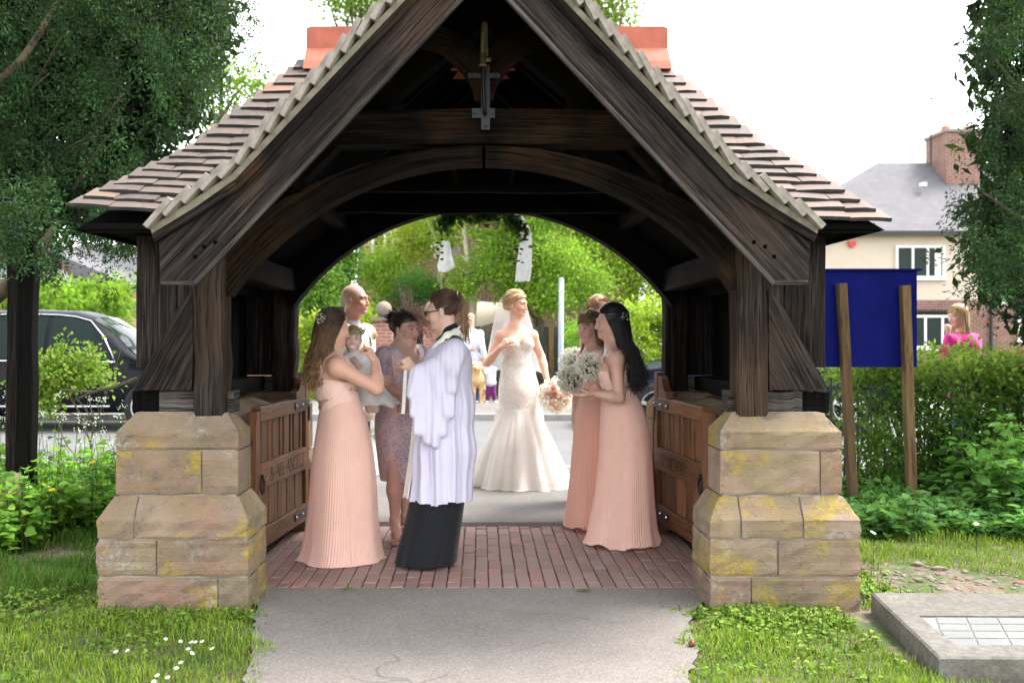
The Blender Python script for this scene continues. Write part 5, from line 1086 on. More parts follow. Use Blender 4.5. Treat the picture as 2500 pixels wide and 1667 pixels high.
def nets(f, lo, h):
    s = f < 0; n = np.array(f.shape); C = np.zeros(n-1, np.int8)
    for a in (0, 1):
        for b in (0, 1):
            for c in (0, 1): C += s[a:n[0]-1+a, b:n[1]-1+b, c:n[2]-1+c]
    act = (C > 0) & (C < 8); I = np.argwhere(act)
    if len(I) == 0: return np.zeros((0, 3)), np.zeros((0, 4), int)
    idx = np.full(n-1, -1, np.int32); idx[act] = np.arange(len(I)); acc = np.zeros((len(I), 3)); cnt = np.zeros(len(I))
    cor = [(a, b, c) for a in (0, 1) for b in (0, 1) for c in (0, 1)]; val = {c: f[I[:, 0]+c[0], I[:, 1]+c[1], I[:, 2]+c[2]] for c in cor}
    for c in cor:
        for ax in range(3):
            if c[ax]: continue
            e = list(c); e[ax] = 1; v0, v1 = val[c], val[tuple(e)]; x = (v0 < 0) != (v1 < 0); t = np.where(x, v0/(v0-v1+1e-12*(v0 == v1)), 0); q = np.tile(np.array(c, float), (len(I), 1)); q[:, ax] += t; acc[x] += q[x]; cnt[x] += 1
    V = lo+h*(I+acc/np.maximum(cnt, 1)[:, None]); Q = []
    for ax in range(3):
        b, c = (ax+1) % 3, (ax+2) % 3; sl0 = [slice(1, -1)]*3; sl0[ax] = slice(0, -1); sl1 = [slice(1, -1)]*3; sl1[ax] = slice(1, None)
        A, B_ = s[tuple(sl0)], s[tuple(sl1)]; E = np.argwhere(A != B_)
        if len(E) == 0: continue
        pos = A[E[:, 0], E[:, 1], E[:, 2]]; g = E.copy(); o = np.ones(3, int); o[ax] = 0; g = g+o
        def cell(db, dc): q = g.copy(); q[:, b] -= db; q[:, c] -= dc; return idx[q[:, 0], q[:, 1], q[:, 2]]
        quad = np.stack([cell(1, 1), cell(0, 1), cell(0, 0), cell(1, 0)], 1); quad[~pos] = quad[~pos][:, ::-1]; Q.append(quad)
    Q = np.concatenate(Q); return V, Q[(Q >= 0).all(1)]
def smooth_v(V, Q, it=1, w=.5):
    for _ in range(it):
        acc = np.zeros_like(V); c = np.zeros(len(V))
        for i in range(4):
            for j in (1, 3): np.add.at(acc, Q[:, i], V[Q[:, (i+j) % 4]]); np.add.at(c, Q[:, i], 1)
        V = V*(1-w)+w*acc/np.maximum(c, 1)[:, None]
    return V
def mesh_prims(prims, h, fine=(), off=0.0, sm=1):
    """fine: [(lo, hi, h)] boxes meshed at a smaller step, joined into the same surface"""
    VV, QQ, n0 = [], [], 0
    def run(lo, hi, hh, keep):
        nonlocal n0
        lo = np.asarray(lo)-3*hh; n = np.ceil((np.asarray(hi)+3*hh-lo)/hh).astype(int)+1; f = field(prims, lo, n, hh)-off; V, Q = nets(f, lo, hh)
        if len(V) == 0: return
        V = smooth_v(V, Q, sm); ce = V[Q].mean(1); Q = Q[keep(ce)]; u, inv = np.unique(Q, return_inverse=True); VV.append(V[u]); QQ.append(inv.reshape(-1, 4)+n0); n0 += len(u)
    un = [p for p in prims if not p.sub]; lo = np.min([p.lo for p in un], 0)-off; hi = np.max([p.hi for p in un], 0)+off
    ib = lambda c, b, e: ((c > np.asarray(b[0])-e) & (c < np.asarray(b[1])+e)).all(1)
    run(lo, hi, h, lambda c: ~np.any([ib(c, b, 0) for b in fine], axis=0) if len(fine) else np.ones(len(c), bool))
    for b in fine: run(b[0], b[1], b[2], lambda c: ib(c, b, h*.9))
    return np.concatenate(VV), np.concatenate(QQ)
def shell(prims, h, off, keep, sm=1):
    V, Q = mesh_prims(prims, h, (), off, sm); Q = Q[keep(V[Q].mean(1))]; u, inv = np.unique(Q, return_inverse=True); return V[u], inv.reshape(-1, 4)
def tdist(prims, c):
    """distance of points to the nearest of the given shapes"""
    return np.min([pdist(p, c[:, 0], c[:, 1], c[:, 2]) for p in prims if not p.sub], axis=0)
class Frame:
    """body or head frame: theta 0 faces the camera, +90 faces image right"""
    def __init__(s, c, theta, pitch=0, roll=0, sc=1.0):
        t = math.radians(theta); l = np.array([math.cos(t), math.sin(t), 0]); f = np.array([math.sin(t), -math.cos(t), 0]); s.l, s.f = l, f
        s.R = np.stack([l, -f, np.array([0,0,1.])], 1)@rotx(math.radians(pitch))@roty(math.radians(roll)); s.c = np.asarray(c, float); s.s = sc
    def w(s, *p): p = np.asarray(p if len(p) > 1 else p[0], float); return s.c+(p*s.s)@s.R.T
    def loc(s, V): return ((V-s.c)@s.R)/s.s
def head_prims(h, male=False, smile=0.0, baby=False):
    w, s, R = h.w, h.s, h.R; E = lambda c, r, k=.02, **q: el(w(*c), np.array(r)*s, R, k*s, **q); C = lambda a, b, r1, r2, k=.015, **q: rc(w(*a), w(*b), r1*s, r2*s, k*s, **q)
    L = [E((0,.018,.048),(.074,.093,.084)), E((0,-.022,-.012),(.060,.070,.088),.035), E((0,-.060,-.084),(.026,.026,.020),.03)]
    for x in (-1, 1):
        L += [C((x*.046,.002,-.042),(x*.016,-.055,-.085),.022 if male else .018,.016,.03), E((x*.038,-.062,-.020),(.022,.022,.022),.03), E((x*.076,.012,-.004),(.008,.019,.031),.008)]
    L += [C((0,-.088,.028),(0,-.104,-.022),.007,.0100,.012), E((0,-.104,-.027),(.0105,.010,.0085),.008)]
    for x in (-1, 1): L += [E((x*.012,-.095,-.031),(.0075,.010,.0065),.006), C((x*.012,-.090,.034),(x*.045,-.076,.032),.010,.008,.015)]
    for x in (-1, 1): L += [E((x*.031,-.103,.012),(.017,.015,.012),.012, sub=True)]
    for x in (-1, 1): L += [E((x*.031,-.079,.011),(.0135,.0125,.0115),.004)]
    L += [E((0,-.084,-.0535),(.023+.005*smile,.010,.0055),.008), E((0,-.082,-.0635),(.019+.005*smile,.010,.0065),.008)]
    if smile: L += [E((x*.045,-.07,-.03),(.016,.018,.018),.02) for x in (-1, 1)]
    return L
def paint_head(V, col, h, skin, lip=(.45,.14,.12), brow=(.08,.05,.03), iris=(.05,.06,.07), blush=.25, smile=0.0, teeth=False, closed=False):
    q = h.loc(V); x, y, z = np.abs(q[:, 0]), q[:, 1], q[:, 2]; fr = (y < -.05) & (np.abs(z) < .15)
    def put(mask, c, a=1.0): m = (mask*a)[:, None]; col[:] = col*(1-m)+np.array(c)*m
    g = lambda cx, cz, rx, rz, p=2: np.clip(1.6-1.3*(((x-cx)/rx)**2+((z-cz)/rz)**2), 0, 1)*fr
    put(g(.042,-.022,.026,.020), np.array(skin)*np.array([1.05,.72,.68]), blush); put(g(0,-.03,.014,.012), np.array(skin)*np.array([1.02,.8,.76]), .4)
    put(g(.031,.012,.020,.012), np.array(skin)*np.array([.72,.6,.56]), .6)
    zz = z+smile*3.0*x*x*-2.0; lipm = np.clip(1.6-1.3*((x/(.025+.006*smile))**2+((zz+.058)/.0115)**2), 0, 1)*(y < -.07); put(lipm, lip, .85)
    if teeth: put(np.clip(1.6-1.3*((x/.019)**2+((zz+.0585)/.0035)**2), 0, 1)*(y < -.07), (.75,.72,.66), .9)
    else: put(np.clip(1.6-1.3*((x/.022)**2+((zz+.0585)/.002)**2), 0, 1)*(y < -.07), np.array(lip)*.5, .6)
    if not closed:
        put(g(.031,.0105,.0135,.0058), (.62,.60,.58)); put(g(.031,.0105,.0062,.0062), iris); put(g(.031,.0105,.0030,.0030), (.01,.01,.01))
    put(g(.031,.0175,.0165,.0030), (.02,.015,.012), .9); put(g(.033,.034,.020,.0042), brow, .75)
    return col
def hand_prims(wr, dirn, palm, thumb, s=1.0, curl=.4, spread=1.0, tcurl=.3):
    """wrist, finger direction, palm normal (where the palm looks), thumb side +1/-1 along cross(dirn,palm)"""
    f = unit(dirn); n = unit(np.asarray(palm, float)-f*np.dot(palm, f)); u = np.cross(f, n)*thumb; wr = np.asarray(wr, float); L = []; k = .006*s
    for i, (o, ln) in enumerate(((.027,.070),(.009,.078),(-.009,.073),(-.025,.058))):
        b = wr+s*(f*.012+u*o*.55); kn = wr+s*(f*(.083-.004*abs(i-1))+u*o*spread); L.append(rc(b, kn, .0145*s, .0105*s, .012*s))
        p = kn; a = curl*.9*(1+.12*i); seg = [ln*.46, ln*.30, ln*.24]; r = [.0088,.0080,.0070]
        for j, (sl_, rr) in enumerate(zip(seg, r)):
            d = f*math.cos(a)+n*math.sin(a)+u*(o*1.6)*spread*(1 if j == 0 else .4); e = p+unit(d)*sl_*s; L.append(rc(p, e, rr*s, (rr-.0008)*s, k)); p = e; a += curl*1.15
    b = wr+s*(f*.022+u*.020+n*.004); m_ = wr+s*(f*.052+u*.040+n*.012); L.append(rc(b, m_, .0145*s, .0115*s, .012*s)); d = unit(f*.75+u*.45*(1-tcurl)+n*(.2+tcurl)); e = m_+d*.030*s; L.append(rc(m_, e, .0100*s, .0088*s, k)); d2 = unit(d+n*tcurl*.8-u*tcurl*.5); L.append(rc(e, e+d2*.026*s, .0088*s, .0072*s, k)); return L
def torso_prims(J, B, w=1.0, bust=1.0, male=False):
    """J: neck, chest, waist, pelvis; B body frame"""
    R = B.R; L = [el(J['pelvis'], np.array([.163,.118,.11])*w, R, .05), el(J['waist'], np.array([.122 if not male else .145,.095 if not male else .11,.11])*w, R, .06), el(J['chest'], np.array([.142 if not male else .175,.102 if not male else .125,.150])*w, R, .06)]
    L += [rc(J['waist'], J['chest'], .09*w, .095*w, .05), rc(J['pelvis'], J['waist'], .10*w, .09*w, .05)]
    up = (J['shL']+J['shR'])/2; L += [rc(J['shL'], J['shR'], .048*w, .048*w, .05), el(up*.55+J['chest']*.45, np.array([.125,.085,.09])*w, R, .05), rc(J['neck'], J['shL']*.8+J['neck']*.2, .045, .036, .04), rc(J['neck'], J['shR']*.8+J['neck']*.2, .045, .036, .04)]
    if bust: L += [el(J['chest']+B.f*.082*w+B.l*x*.066+np.array([0,0,.012]), np.array([.058,.050,.058])*w*bust, R, .03) for x in (-1, 1)]
    return L
def arm_prims(sh, el_, wr, s=1.0, k=.02):
    sh, el_, wr = map(np.asarray, (sh, el_, wr)); return [el(sh, np.array([.048,.048,.050])*s, None, .035), rc(sh, el_, .045*s, .035*s, .03), rc(el_, el_*.65+wr*.35, .036*s, .037*s, .015), rc(el_*.7+wr*.3, wr, .037*s, .0235*s, .015)]
def leg_prims(hip, kn, an, toe, s=1.0):
    hip, kn, an, toe = map(np.asarray, (hip, kn, an, toe)); calf = kn*.68+an*.32; b = unit(np.asarray([an[0]-toe[0], an[1]-toe[1], 0])+1e-6); heel = an+b*.03+np.array([0,0,-.05*s])
    return [rc(hip, kn, .082*s, .054*s, .03), rc(kn, calf, .052*s, .054*s, .02), el(calf+b*.014, np.array([.046,.05,.09])*s, None, .03), rc(calf, an, .05*s, .030*s, .02), rc(an, heel, .032*s, .026*s, .015), rc(an, toe*.6+an*.4, .034*s, .032*s, .02), rc(toe*.55+an*.45, toe, .032*s, .02*s, .015)]
def skin_mat(name='skin'):
    s = NT(name); c = s.attr(); co = s.coord(); s.set(Base_Color=s.mix(s.math('MULTIPLY', s.gray(s.noise(co, 40, 4), .4, .7), .12), c, (.55,.22,.16)), Roughness=.48, Subsurface_Weight=.06, Subsurface_Scale=.02); s.b.inputs['Subsurface Radius'].default_value = (1.0,.35,.2); s.b.inputs['Specular IOR Level'].default_value = .35; return s.m
skin_mat()
def hair_mat():
    s = NT('hair'); c = s.attr(); s.set(Base_Color=c, Roughness=.42, Sheen_Weight=.1); s.b.inputs['Specular IOR Level'].default_value = .45; return s.m
hair_mat()
def build_body(parent, prims, skin, heads, hands=(), h=.009, fh=.0044, paints=(), name='body'):
    fine = []
    for hd in heads: fine.append((hd.c-np.array([.12,.13,.125])*hd.s, hd.c+np.array([.12,.13,.15])*hd.s, fh))
    for c in hands: fine.append((np.asarray(c)-.095, np.asarray(c)+.095, fh*.8))
    V, Q = mesh_prims(prims, h, fine); col = np.tile(np.array(skin, float), (len(V), 1)); col *= (1+.05*vnoise(V, 12, 2))[:, None]
    for fn in paints: col = fn(V, col)
    return mk(name, V, Q, MT['skin'], parent, col=np.clip(col, 0, 1), smooth=True)
# ---- hair
def hair_cap(parent, h, col, keep, grow=.010, top=(0,0,0), extra=(), name='hair', hh=.005):
    s = h.s; L = [el(h.w(0,.020,.050), (np.array([.074,.094,.085])+grow+np.array(top))*s, h.R, .02)]+list(extra); V, Q = shell(L, hh, 0.0, lambda c: keep(h.loc(c))); n = len(V)
    q = h.loc(V); k = 1+.22*vnoise(q*np.array([1,.25,.25]), 160, 3)+.15*vnoise(q, 30, 1); c = np.array(col)*np.clip(k, .5, 1.6)[:, None]; return mk(name, V, Q, MT['hair'], parent, col=c, smooth=True)
def hairline(q, front=.083, temple=-.012):
    """True where hair grows (head frame)"""
    x, y, z = np.abs(q[:, 0]), q[:, 1], q[:, 2]; face = np.where(z > .02, y < -.02-(z-.02)*.35+0*x, y < temple); face &= (z < front-.25*np.maximum(0, x-.02)) | (y < -.105); nape = (z < -.055-.10*np.maximum(0, .05-y)) ; ear = (x > .066) & (np.abs(y-.012) < .020) & (np.abs(z+.004) < .03); return ~face & ~nape & ~ear
def comb(h, starts, end, n_pt=9, grow=.012, lift=.0, jit=.05):
    """strands lying on the skull from start directions to an end point (head frame)"""
    r = np.array([.074,.094,.085])+grow; c0 = np.array([0,.020,.050]); S = (starts-c0)/r; S /= np.linalg.norm(S, axis=1, keepdims=True); E = np.tile((np.asarray(end)-c0)/r, (len(S), 1))+rng.normal(0, jit, S.shape); El = np.linalg.norm(E, axis=1, keepdims=True); t = np.linspace(0, 1, n_pt)[None, :, None]
    D = S[:, None]*(1-t)+(E/El)[:, None]*t; D /= np.linalg.norm(D, axis=2, keepdims=True)+1e-9; R_ = 1*(1-t)+np.maximum(El[:, None], 1.0)*t+lift*np.sin(t*np.pi); q = c0+D*r*R_+rng.normal(0, .0012, (len(S), 1, 3)); return h.c+(q*h.s)@h.R.T
def scalp(n, front=.085, back_only=False):
    out = np.zeros((0, 3))
    while len(out) < n:
        d = rng.normal(size=(n*3, 3)); d /= np.linalg.norm(d, axis=1, keepdims=True); q = np.array([0,.020,.050])+d*np.array([.084,.104,.095]); q = q[hairline(q, front)]
        if back_only: q = q[q[:, 1] > -.01]
        out = np.concatenate([out, q])
    return out[:n]
def strands(parent, paths, r0, r1, croot, ctip, name='hair', var=.25, sides=3, part=True):
    S, n, _ = paths.shape; V, Fc = tubes_many(paths, r0, r1, sides); t = np.tile(np.repeat(np.linspace(0, 1, n), sides), S)[:, None]; k = np.repeat(np.clip(rng.normal(1, var, S), .4, 1.8), n*sides)[:, None]
    return mk(name, V, Fc, MT['hair'], parent, col=np.clip((np.array(croot)*(1-t)+np.array(ctip)*t)*k, .001, 1), smooth=True)
def falling(h, starts, length, out=.02, wave=.012, freq=5.0, n_pt=13, drift=(0,0,0), back=.03, lenvar=.25, curlin=0.0):
    """long hair: over the skull, then down; phase-locked locks"""
    q = starts; p1 = q*np.array([1.12,1.06,.55])+np.array([0,.010,0]); p2 = np.stack([q[:, 0]*1.15, np.maximum(q[:, 1], -.01)*.8+back, np.full(len(q), -.105)], 1); W0 = lambda a: h.c+(a*h.s)@h.R.T
    P0, P1, P2 = W0(q), W0(p1), W0(p2); L = length*(1-lenvar*rng.random((len(q), 1))); P3 = P2+np.array([0,0,-1.])*L*.5+np.array(drift)*.5+rng.normal(0, .012, P2.shape); P4 = P2+np.array([0,0,-1.])*L+np.array(drift)+rng.normal(0, .02, P2.shape)
    t = np.linspace(0, 1, n_pt); K = np.stack([P0, P1, P2, P3, P4], 1); kn = np.array([0,.16,.36,.68,1.0]); X = np.zeros((len(q), n_pt, 3))
    for a in range(3):
        for i in range(len(q)): X[i, :, a] = np.interp(t, kn, K[i, :, a])
    for _ in range(2): X[:, 1:-1] = X[:, 1:-1]*.5+(X[:, :-2]+X[:, 2:])*.25
    lock = np.floor(np.arctan2(q[:, 0], q[:, 1])*4.5+rng.normal(0, .25, len(q))); ph = lock*2.1; amp = wave*np.clip(t*1.5-.25, 0, 1)[None]; ang = t[None]*freq*6.283+ph[:, None]
    X[..., 0] += amp*np.sin(ang); X[..., 1] += amp*np.cos(ang)*.8; return X
# ---- garments
def rings_from(levels, m, n, B, pleats=0, amp=0.0, folds=0, famp=0.0, seed=0, hem=0.0, saw=True, p0=.0):
    """levels [(centre, rx along the left-right axis, ry front-back)] top to bottom"""
    r = np.random.default_rng(seed); C = catmull([np.append(np.asarray(c), [a, b]) for c, a, b in levels], max(2, m//max(1, len(levels)-1))); th = np.linspace(0, 2*np.pi, n, endpoint=False); M = len(C); out = []; ph = r.random(8)*6.28; jit = .25*np.sin(3*th+ph[0])+.2*np.sin(7*th+ph[1])
    for i, c in enumerate(C):
        t = i/(M-1); k = np.ones(n)
        if pleats:
            u = (th*pleats/(2*np.pi)+jit*(.3+.5*t)+.25*np.sin(th*5+ph[5]+2*t)) % 1.0; tri = np.abs(u*2-1)*2-1; k += (p0+(amp-p0)*t)*tri*(.62+.38*np.sin(th*3+ph[6]+2.5*t)*np.sin(th*7+ph[2]))
        if folds:
            g = sum(np.sin((folds+j*2-3)*th+ph[j+2]+.6*math.sin(2.2*t+j))/(1+.4*j) for j in range(4))/2; k += famp*(t**1.3)*g
        x = c[3]*np.cos(th)*k; y = c[4]*np.sin(th)*k; p = c[:3]+x[:, None]*B.l+y[:, None]*B.f
        if hem: p[:, 2] += hem*t**6*(np.sin(5*th+ph[3])+.6*np.sin(9*th+ph[4]))
        out.append(p)
    return np.array(out)
def garment(name, rings, mat, parent, cap=False):
    rings = np.asarray(rings); m, n, _ = rings.shape; i = np.arange(m-1)[:, None]; j = np.arange(n)[None]; Q = np.stack([i*n+j, i*n+(j+1) % n, (i+1)*n+(j+1) % n, (i+1)*n+j], -1).reshape(-1, 4)
    return mk(name, rings.reshape(-1, 3), Q, MT[mat], parent, smooth=True)
def ribbon(name, pts, width, normal, mat, parent, thick=.003, n=6):
    q = catmull(pts, n); T = np.gradient(q, axis=0); N = np.asarray(normal, float); N = np.tile(N, (len(q), 1)) if N.ndim == 1 else N; S = np.cross(T, N); S /= np.linalg.norm(S, axis=1, keepdims=True)+1e-9; N = np.cross(S, T); N /= np.linalg.norm(N, axis=1, keepdims=True)+1e-9; w = np.broadcast_to(np.asarray(width, float), (len(q),))[:, None]/2
    R = np.stack([q-S*w-N*thick/2, q+S*w-N*thick/2, q+S*w+N*thick/2, q-S*w+N*thick/2], 1); V, Fc, _ = loft_geo(R, True, True); return mk(name, V, Fc, MT[mat], parent)
def blossoms(c, r, n, size, cols, flat=None, sq=(1,1,1)):
    d = rng.normal(size=(n, 3)); d /= np.linalg.norm(d, axis=1, keepdims=True); p = np.asarray(c)+d*r*np.array(sq)*(.72+.32*rng.random((n, 1))); P_ = np.repeat(p, 4, 0); dd = np.repeat(d, 4, 0)*.5+rng.normal(size=(4*n, 3))*.8
    return leaves_geo(P_, dd, size*(.7+.6*rng.random(4*n)), size*.8, palette(4*n, cols, .08))
# ================================================================ THE WEDDING PARTY
cloth_mat('peach_chiffon', (.92,.60,.50), .7, .25, .4, .08, 200, .04)
cloth_mat('shaded_peach_chiffon', (.88,.54,.43), .7, .3, .4, .08, 200, .04)  # same peach cloth, deepened to paint the backlit, shaded dress
cloth_mat('peach_lace', (.82,.54,.46), .8, 0, .3, .4, 120, .05, lace=((.90,.66,.58), 95, 26))
cloth_mat('ivory_lace', (.72,.62,.55), .7, 0, .3, .7, 140, .05, lace=((.88,.84,.80), 90, 30))
cloth_mat('ivory_tulle', (.88,.82,.76), .8, .35, .3, .2, 90, .05, lace=((.90,.86,.82), 26, 6))
cloth_mat('veil', (.90,.90,.92), .8, .3, .2, 0, 60, .02, transp=.55)
cloth_mat('white_cotton', (.84,.83,.83), .8, .15, .2, .2, 120, .03)
cloth_mat('white_tulle', (.86,.86,.86), .8, .3, .2, .2, 120, .03, transp=.2)
cloth_mat('surplice', (.66,.63,.78), .8, .12, .2, .15, 90, .03)  # white cloth with the bluish cast of the sky put into its colour
cloth_mat('stole', (.82,.80,.72), .75, 0, .2, .4, 60, .05, lace=((.88,.86,.78), 20, 9))
cloth_mat('black_cloth', (.006,.007,.011), .75, 0, .15, .2, 120, .2)
cloth_mat('mauve_lace', (.72,.49,.46), .7, 0, .3, .6, 120, .06, lace=((.36,.34,.46), 44, 12))
cloth_mat('mauve_sleeve', (.55,.42,.44), .8, 0, .3, .9, 120, .06, lace=((.30,.28,.34), 44, 20), transp=.25)
cloth_mat('ivory_suit', (.66,.57,.46), .85, 0, .2, .3, 200, .05)
cloth_mat('lilac_shirt', (.70,.66,.78), .8, 0, .1, .1, 200, .03)
cloth_mat('peach_tie', (.80,.45,.28), .5, 0, .1, .1, 100, .04)
cloth_mat('grey_hoodie', (.50,.54,.62), .9, 0, .3, .3, 120, .05)
cloth_mat('denim', (.05,.09,.2), .9, 0, .2, .3, 200, .1); cloth_mat('purple_cloth', (.13,.012,.12), .85, 0, .2, .3, 200, .1); cloth_mat('pink_cloth', (.62,.03,.22), .85, 0, .2, .2, 200, .05)
simple('nude_leather', (.55,.32,.22), .4, .1, 10, 0); simple('black_plastic', (.01,.01,.012), .25, .1, 10, 0); simple('pearl', (.75,.7,.62), .25, .05, 10, 0); simple('clutch', (.42,.26,.20), .4, .1, 10, .1)
FA = (.68,.40,.29); TAN = (.60,.36,.26); PALE = (.70,.50,.42)
def joints(d, **k): return {n: P(v[0], v[1], d+(v[2] if len(v) > 2 else 0)) for n, v in k.items()}
def neck_prims(J, h, r=.047): return [rc(h.w(0,.022,-.045), J['neck']+np.array([0,0,.0]), r, r*1.12, .03), rc(h.w(0,-.005,-.055), J['neck']*.8+J['chest']*.2, r*.7, r*.8, .03)]
def blossom_clip(parent, c, r, n=26, cols=((.85,.85,.8),(.9,.9,.86),(.6,.65,.45)), name='hair_flowers', size=.010, sq=(1,1,1)):
    V, Fc, C = blossoms(c, r, n, size, cols, sq=sq); return mk(name, V, Fc, MT['petal'], parent, col=C)
def mk_pair(name, V, Q, mat, parent, smooth=True):
    """one object per connected piece"""
    lab = np.arange(len(V)); 
    for _ in range(400):
        m_ = lab[Q].min(1); new = lab.copy(); np.minimum.at(new, Q.ravel(), np.repeat(m_, 4)); new = new[new]
        if (new == lab).all(): break
        lab = new
    for g in np.unique(lab[Q[:, 0]]):
        q = Q[lab[Q[:, 0]] == g]; u, inv = np.unique(q, return_inverse=True); mk(name, V[u], inv.reshape(-1, 4), mat, parent, smooth=smooth)
# ------------------------------------------------ bridesmaid with the baby (left)
d = 6.15; B = Frame((0,0,0), 112)
J = joints(d, neck=(806,866), chest=(811,925), waist=(828,985), pelvis=(836,1040), shR=(824,896,-.15), shL=(788,890,.15), elR=(921,948,-.17), wrR=(916,882,-.06), elL=(852,965,.23), wrL=(905,955,.24))
T = thing('person', (J['pelvis'][0], d, .006), 'bridesmaid in pleated peach dress holding a baby, long wavy brown hair', 'person')
hd = Frame(P(815,806,d+.02), 118, 8, 0, .93)
pr = head_prims(hd)+neck_prims(J, hd)+torso_prims(J, B, 1.08, 1.05)+arm_prims(J['shR'], J['elR'], J['wrR'], 1.12)+arm_prims(J['shL'], J['elL'], J['wrL'], 1.05)
hR = hand_prims(J['wrR'], P(900,842,d-.05)-J['wrR'], (-1,.3,-.2), 1, .95, .75, .8, .5); hL = hand_prims(J['wrL'], (.8,-.4,.25), (-.2,-.1,1), -1, .95, .5)
build_body(T, pr+hR+hL, FA, [hd], [J['wrR']+np.array([-.03,0,.07]), J['wrL']+np.array([.05,0,.03])], paints=[lambda V, c: paint_head(V, c, hd, FA)])
tp = pr; tq = torso_prims(J, B, 1.08, 1.05); zw = J['waist'][2]-.06; zt = J['shR'][2]
V, Q = shell(tp, .009, .009, lambda c: (c[:, 2] > zw) & (c[:, 2] < zt+.06) & (tdist(tq, c) < .026) & (np.abs((c-J['chest'])@B.l) < np.where(c[:, 2] > zt-.08, .128, .30)) & ~((np.abs((c-J['neck'])@B.l) < .055) & (c[:, 2] > zt+.0)))
mk('bodice', V, Q, MT['peach_lace'], T, smooth=True)
sk = rings_from([(P(831,978,d),.142,.118), (P(836,1030,d),.178,.150), (P(838,1130,d),.195,.190), (P(837,1250,d),.206,.210), (P(835,1335,d),.228,.234), (P(832,1372,d),.262,.262)], 44, 500, B, 92, .026, 7, .075, 3, .018, p0=.010)
sk[:, :, 2] = np.maximum(sk[:, :, 2], .011); garment('skirt', sk, 'peach_chiffon', T)
st = scalp(1150, .09); pf = falling(hd, st[st[:, 1] > -.035], .26, wave=.020, freq=2.6, back=.035, drift=(-.03,-.035,0)); strands(T, pf, .0036, .0016, (.035,.018,.010), (.30,.165,.075), var=.3)
hair_cap(T, hd, (.038,.020,.012), lambda q: hairline(q)|((q[:,2] < -.02)&(q[:,1] > .0)&(q[:,2] > -.1)), .013); cs = scalp(150); strands(T, comb(hd, cs[cs[:,1] < .04], (0,.105,.03), grow=.017), .0045, .003, (.04,.02,.012), (.07,.035,.018))
blossom_clip(T, P(780,776,d-.10), .030, 30)
# ------------------------------------------------ baby
d = 6.40; B = Frame((0,0,0), 8); hd = Frame(P(862,829,d), 6, 4, 4, .70)
J = joints(d, neck=(864,866), chest=(868,885), waist=(876,915), pelvis=(884,938), shL=(890,878,-.02), shR=(848,880,0), elL=(884,905,-.06), wrL=(868,882,-.10), elR=(842,905,-.03), wrR=(850,915,-.08))
T = thing('person', (J['pelvis'][0], d, J['pelvis'][2]-.1), 'baby in white tulle dress and flower crown with a white dummy', 'person')
hb = hand_prims(J['wrL'], (-.3,-.4,.5), (0,-.6,-.5), 1, .42, .7)
pr = head_prims(hd, baby=True)+[el(hd.w(x*.04,-.06,-.03), np.array([.03,.03,.032])*.75, None, .02) for x in (-1,1)]+[rc(hd.w(0,.01,-.06), J['neck'], .034, .036, .02), el(J['chest'], (.07,.055,.07), B.R, .03), el(J['waist'], (.072,.06,.07), B.R, .03), el(J['pelvis'], (.075,.065,.06), B.R, .03)]+arm_prims(J['shL'], J['elL'], J['wrL'], .62)+arm_prims(J['shR'], J['elR'], J['wrR'], .62)
for sx in (895, 912): pr += [rc(J['pelvis'], P(sx,965,d-.1), .045, .035, .02), rc(P(sx,965,d-.1), P(sx+6,1000,d-.08), .032, .024, .02)]
build_body(T, pr+hb, PALE, [hd], [J['wrL']], h=.007, paints=[lambda V, c: paint_head(V, c, hd, PALE, blush=.45, brow=(.35,.22,.14))])
tv = [p for p in [el(J['chest'], (.073,.058,.072), B.R, .03), el(J['waist'], (.075,.063,.073), B.R, .03), rc(J['shL'], J['elL'], .036, .032, .02), rc(J['shR'], J['elR'], .036, .032, .02), rc(J['chest'], J['pelvis'], .06, .065, .03), rc(J['shL'], J['shR'], .04, .04, .03)]]
V, Q = mesh_prims(tv, .006, (), .006); mk('dress', V, Q, MT['white_cotton'], T, smooth=True)
for k in range(3): garment('tulle_skirt', rings_from([(P(872,902,d-.01),.075,.065), (P(886,930,d-.03),.105,.10), (P(902,962+k*6,d-.05),.125+.012*k,.125), (P(912,978+k*5,d-.05),.14+.015*k,.135)], 14, 120, B, 0, 0, 11, .10, k, .01), 'white_tulle', T)
V, Fc, C = blossoms(hd.w(0,0,.055), .001, 1, .001, [(.8,.8,.8)]); ring = []
for a in np.linspace(0, 2*np.pi, 34): ring.append(hd.w(.082*math.cos(a), .014+.098*math.sin(a), .082+.012*math.sin(a)))
vs, fs, cc, k0 = [], [], [], 0
for p in ring:
    V, Fc, C = blossoms(p, .014, 9, .009, [(.75,.75,.66),(.62,.6,.46),(.85,.84,.78),(.25,.3,.12)]); vs.append(V); fs.append(Fc+k0); cc.append(C); k0 += len(V)
mk('flower_crown', np.concatenate(vs), np.concatenate(fs), MT['petal'], T, col=np.concatenate(cc))
hair_cap(T, hd, (.30,.19,.10), lambda q: hairline(q, .075), .004)
V, Fc, _ = ball_geo(hd.w(0,-.118,-.060), .0115, 12, 7); V2, F2, _ = ball_geo((0,0,0), 1, 14, 7); n1 = len(V)
o = mk('dummy', np.concatenate([V, (np.array(V2)*[.020,.005,.015])@hd.R.T+hd.w(0,-.108,-.060)]), [tuple(f) for f in Fc]+[tuple(i+n1 for i in f) for f in F2], MT['white_paint'], T, smooth=True)
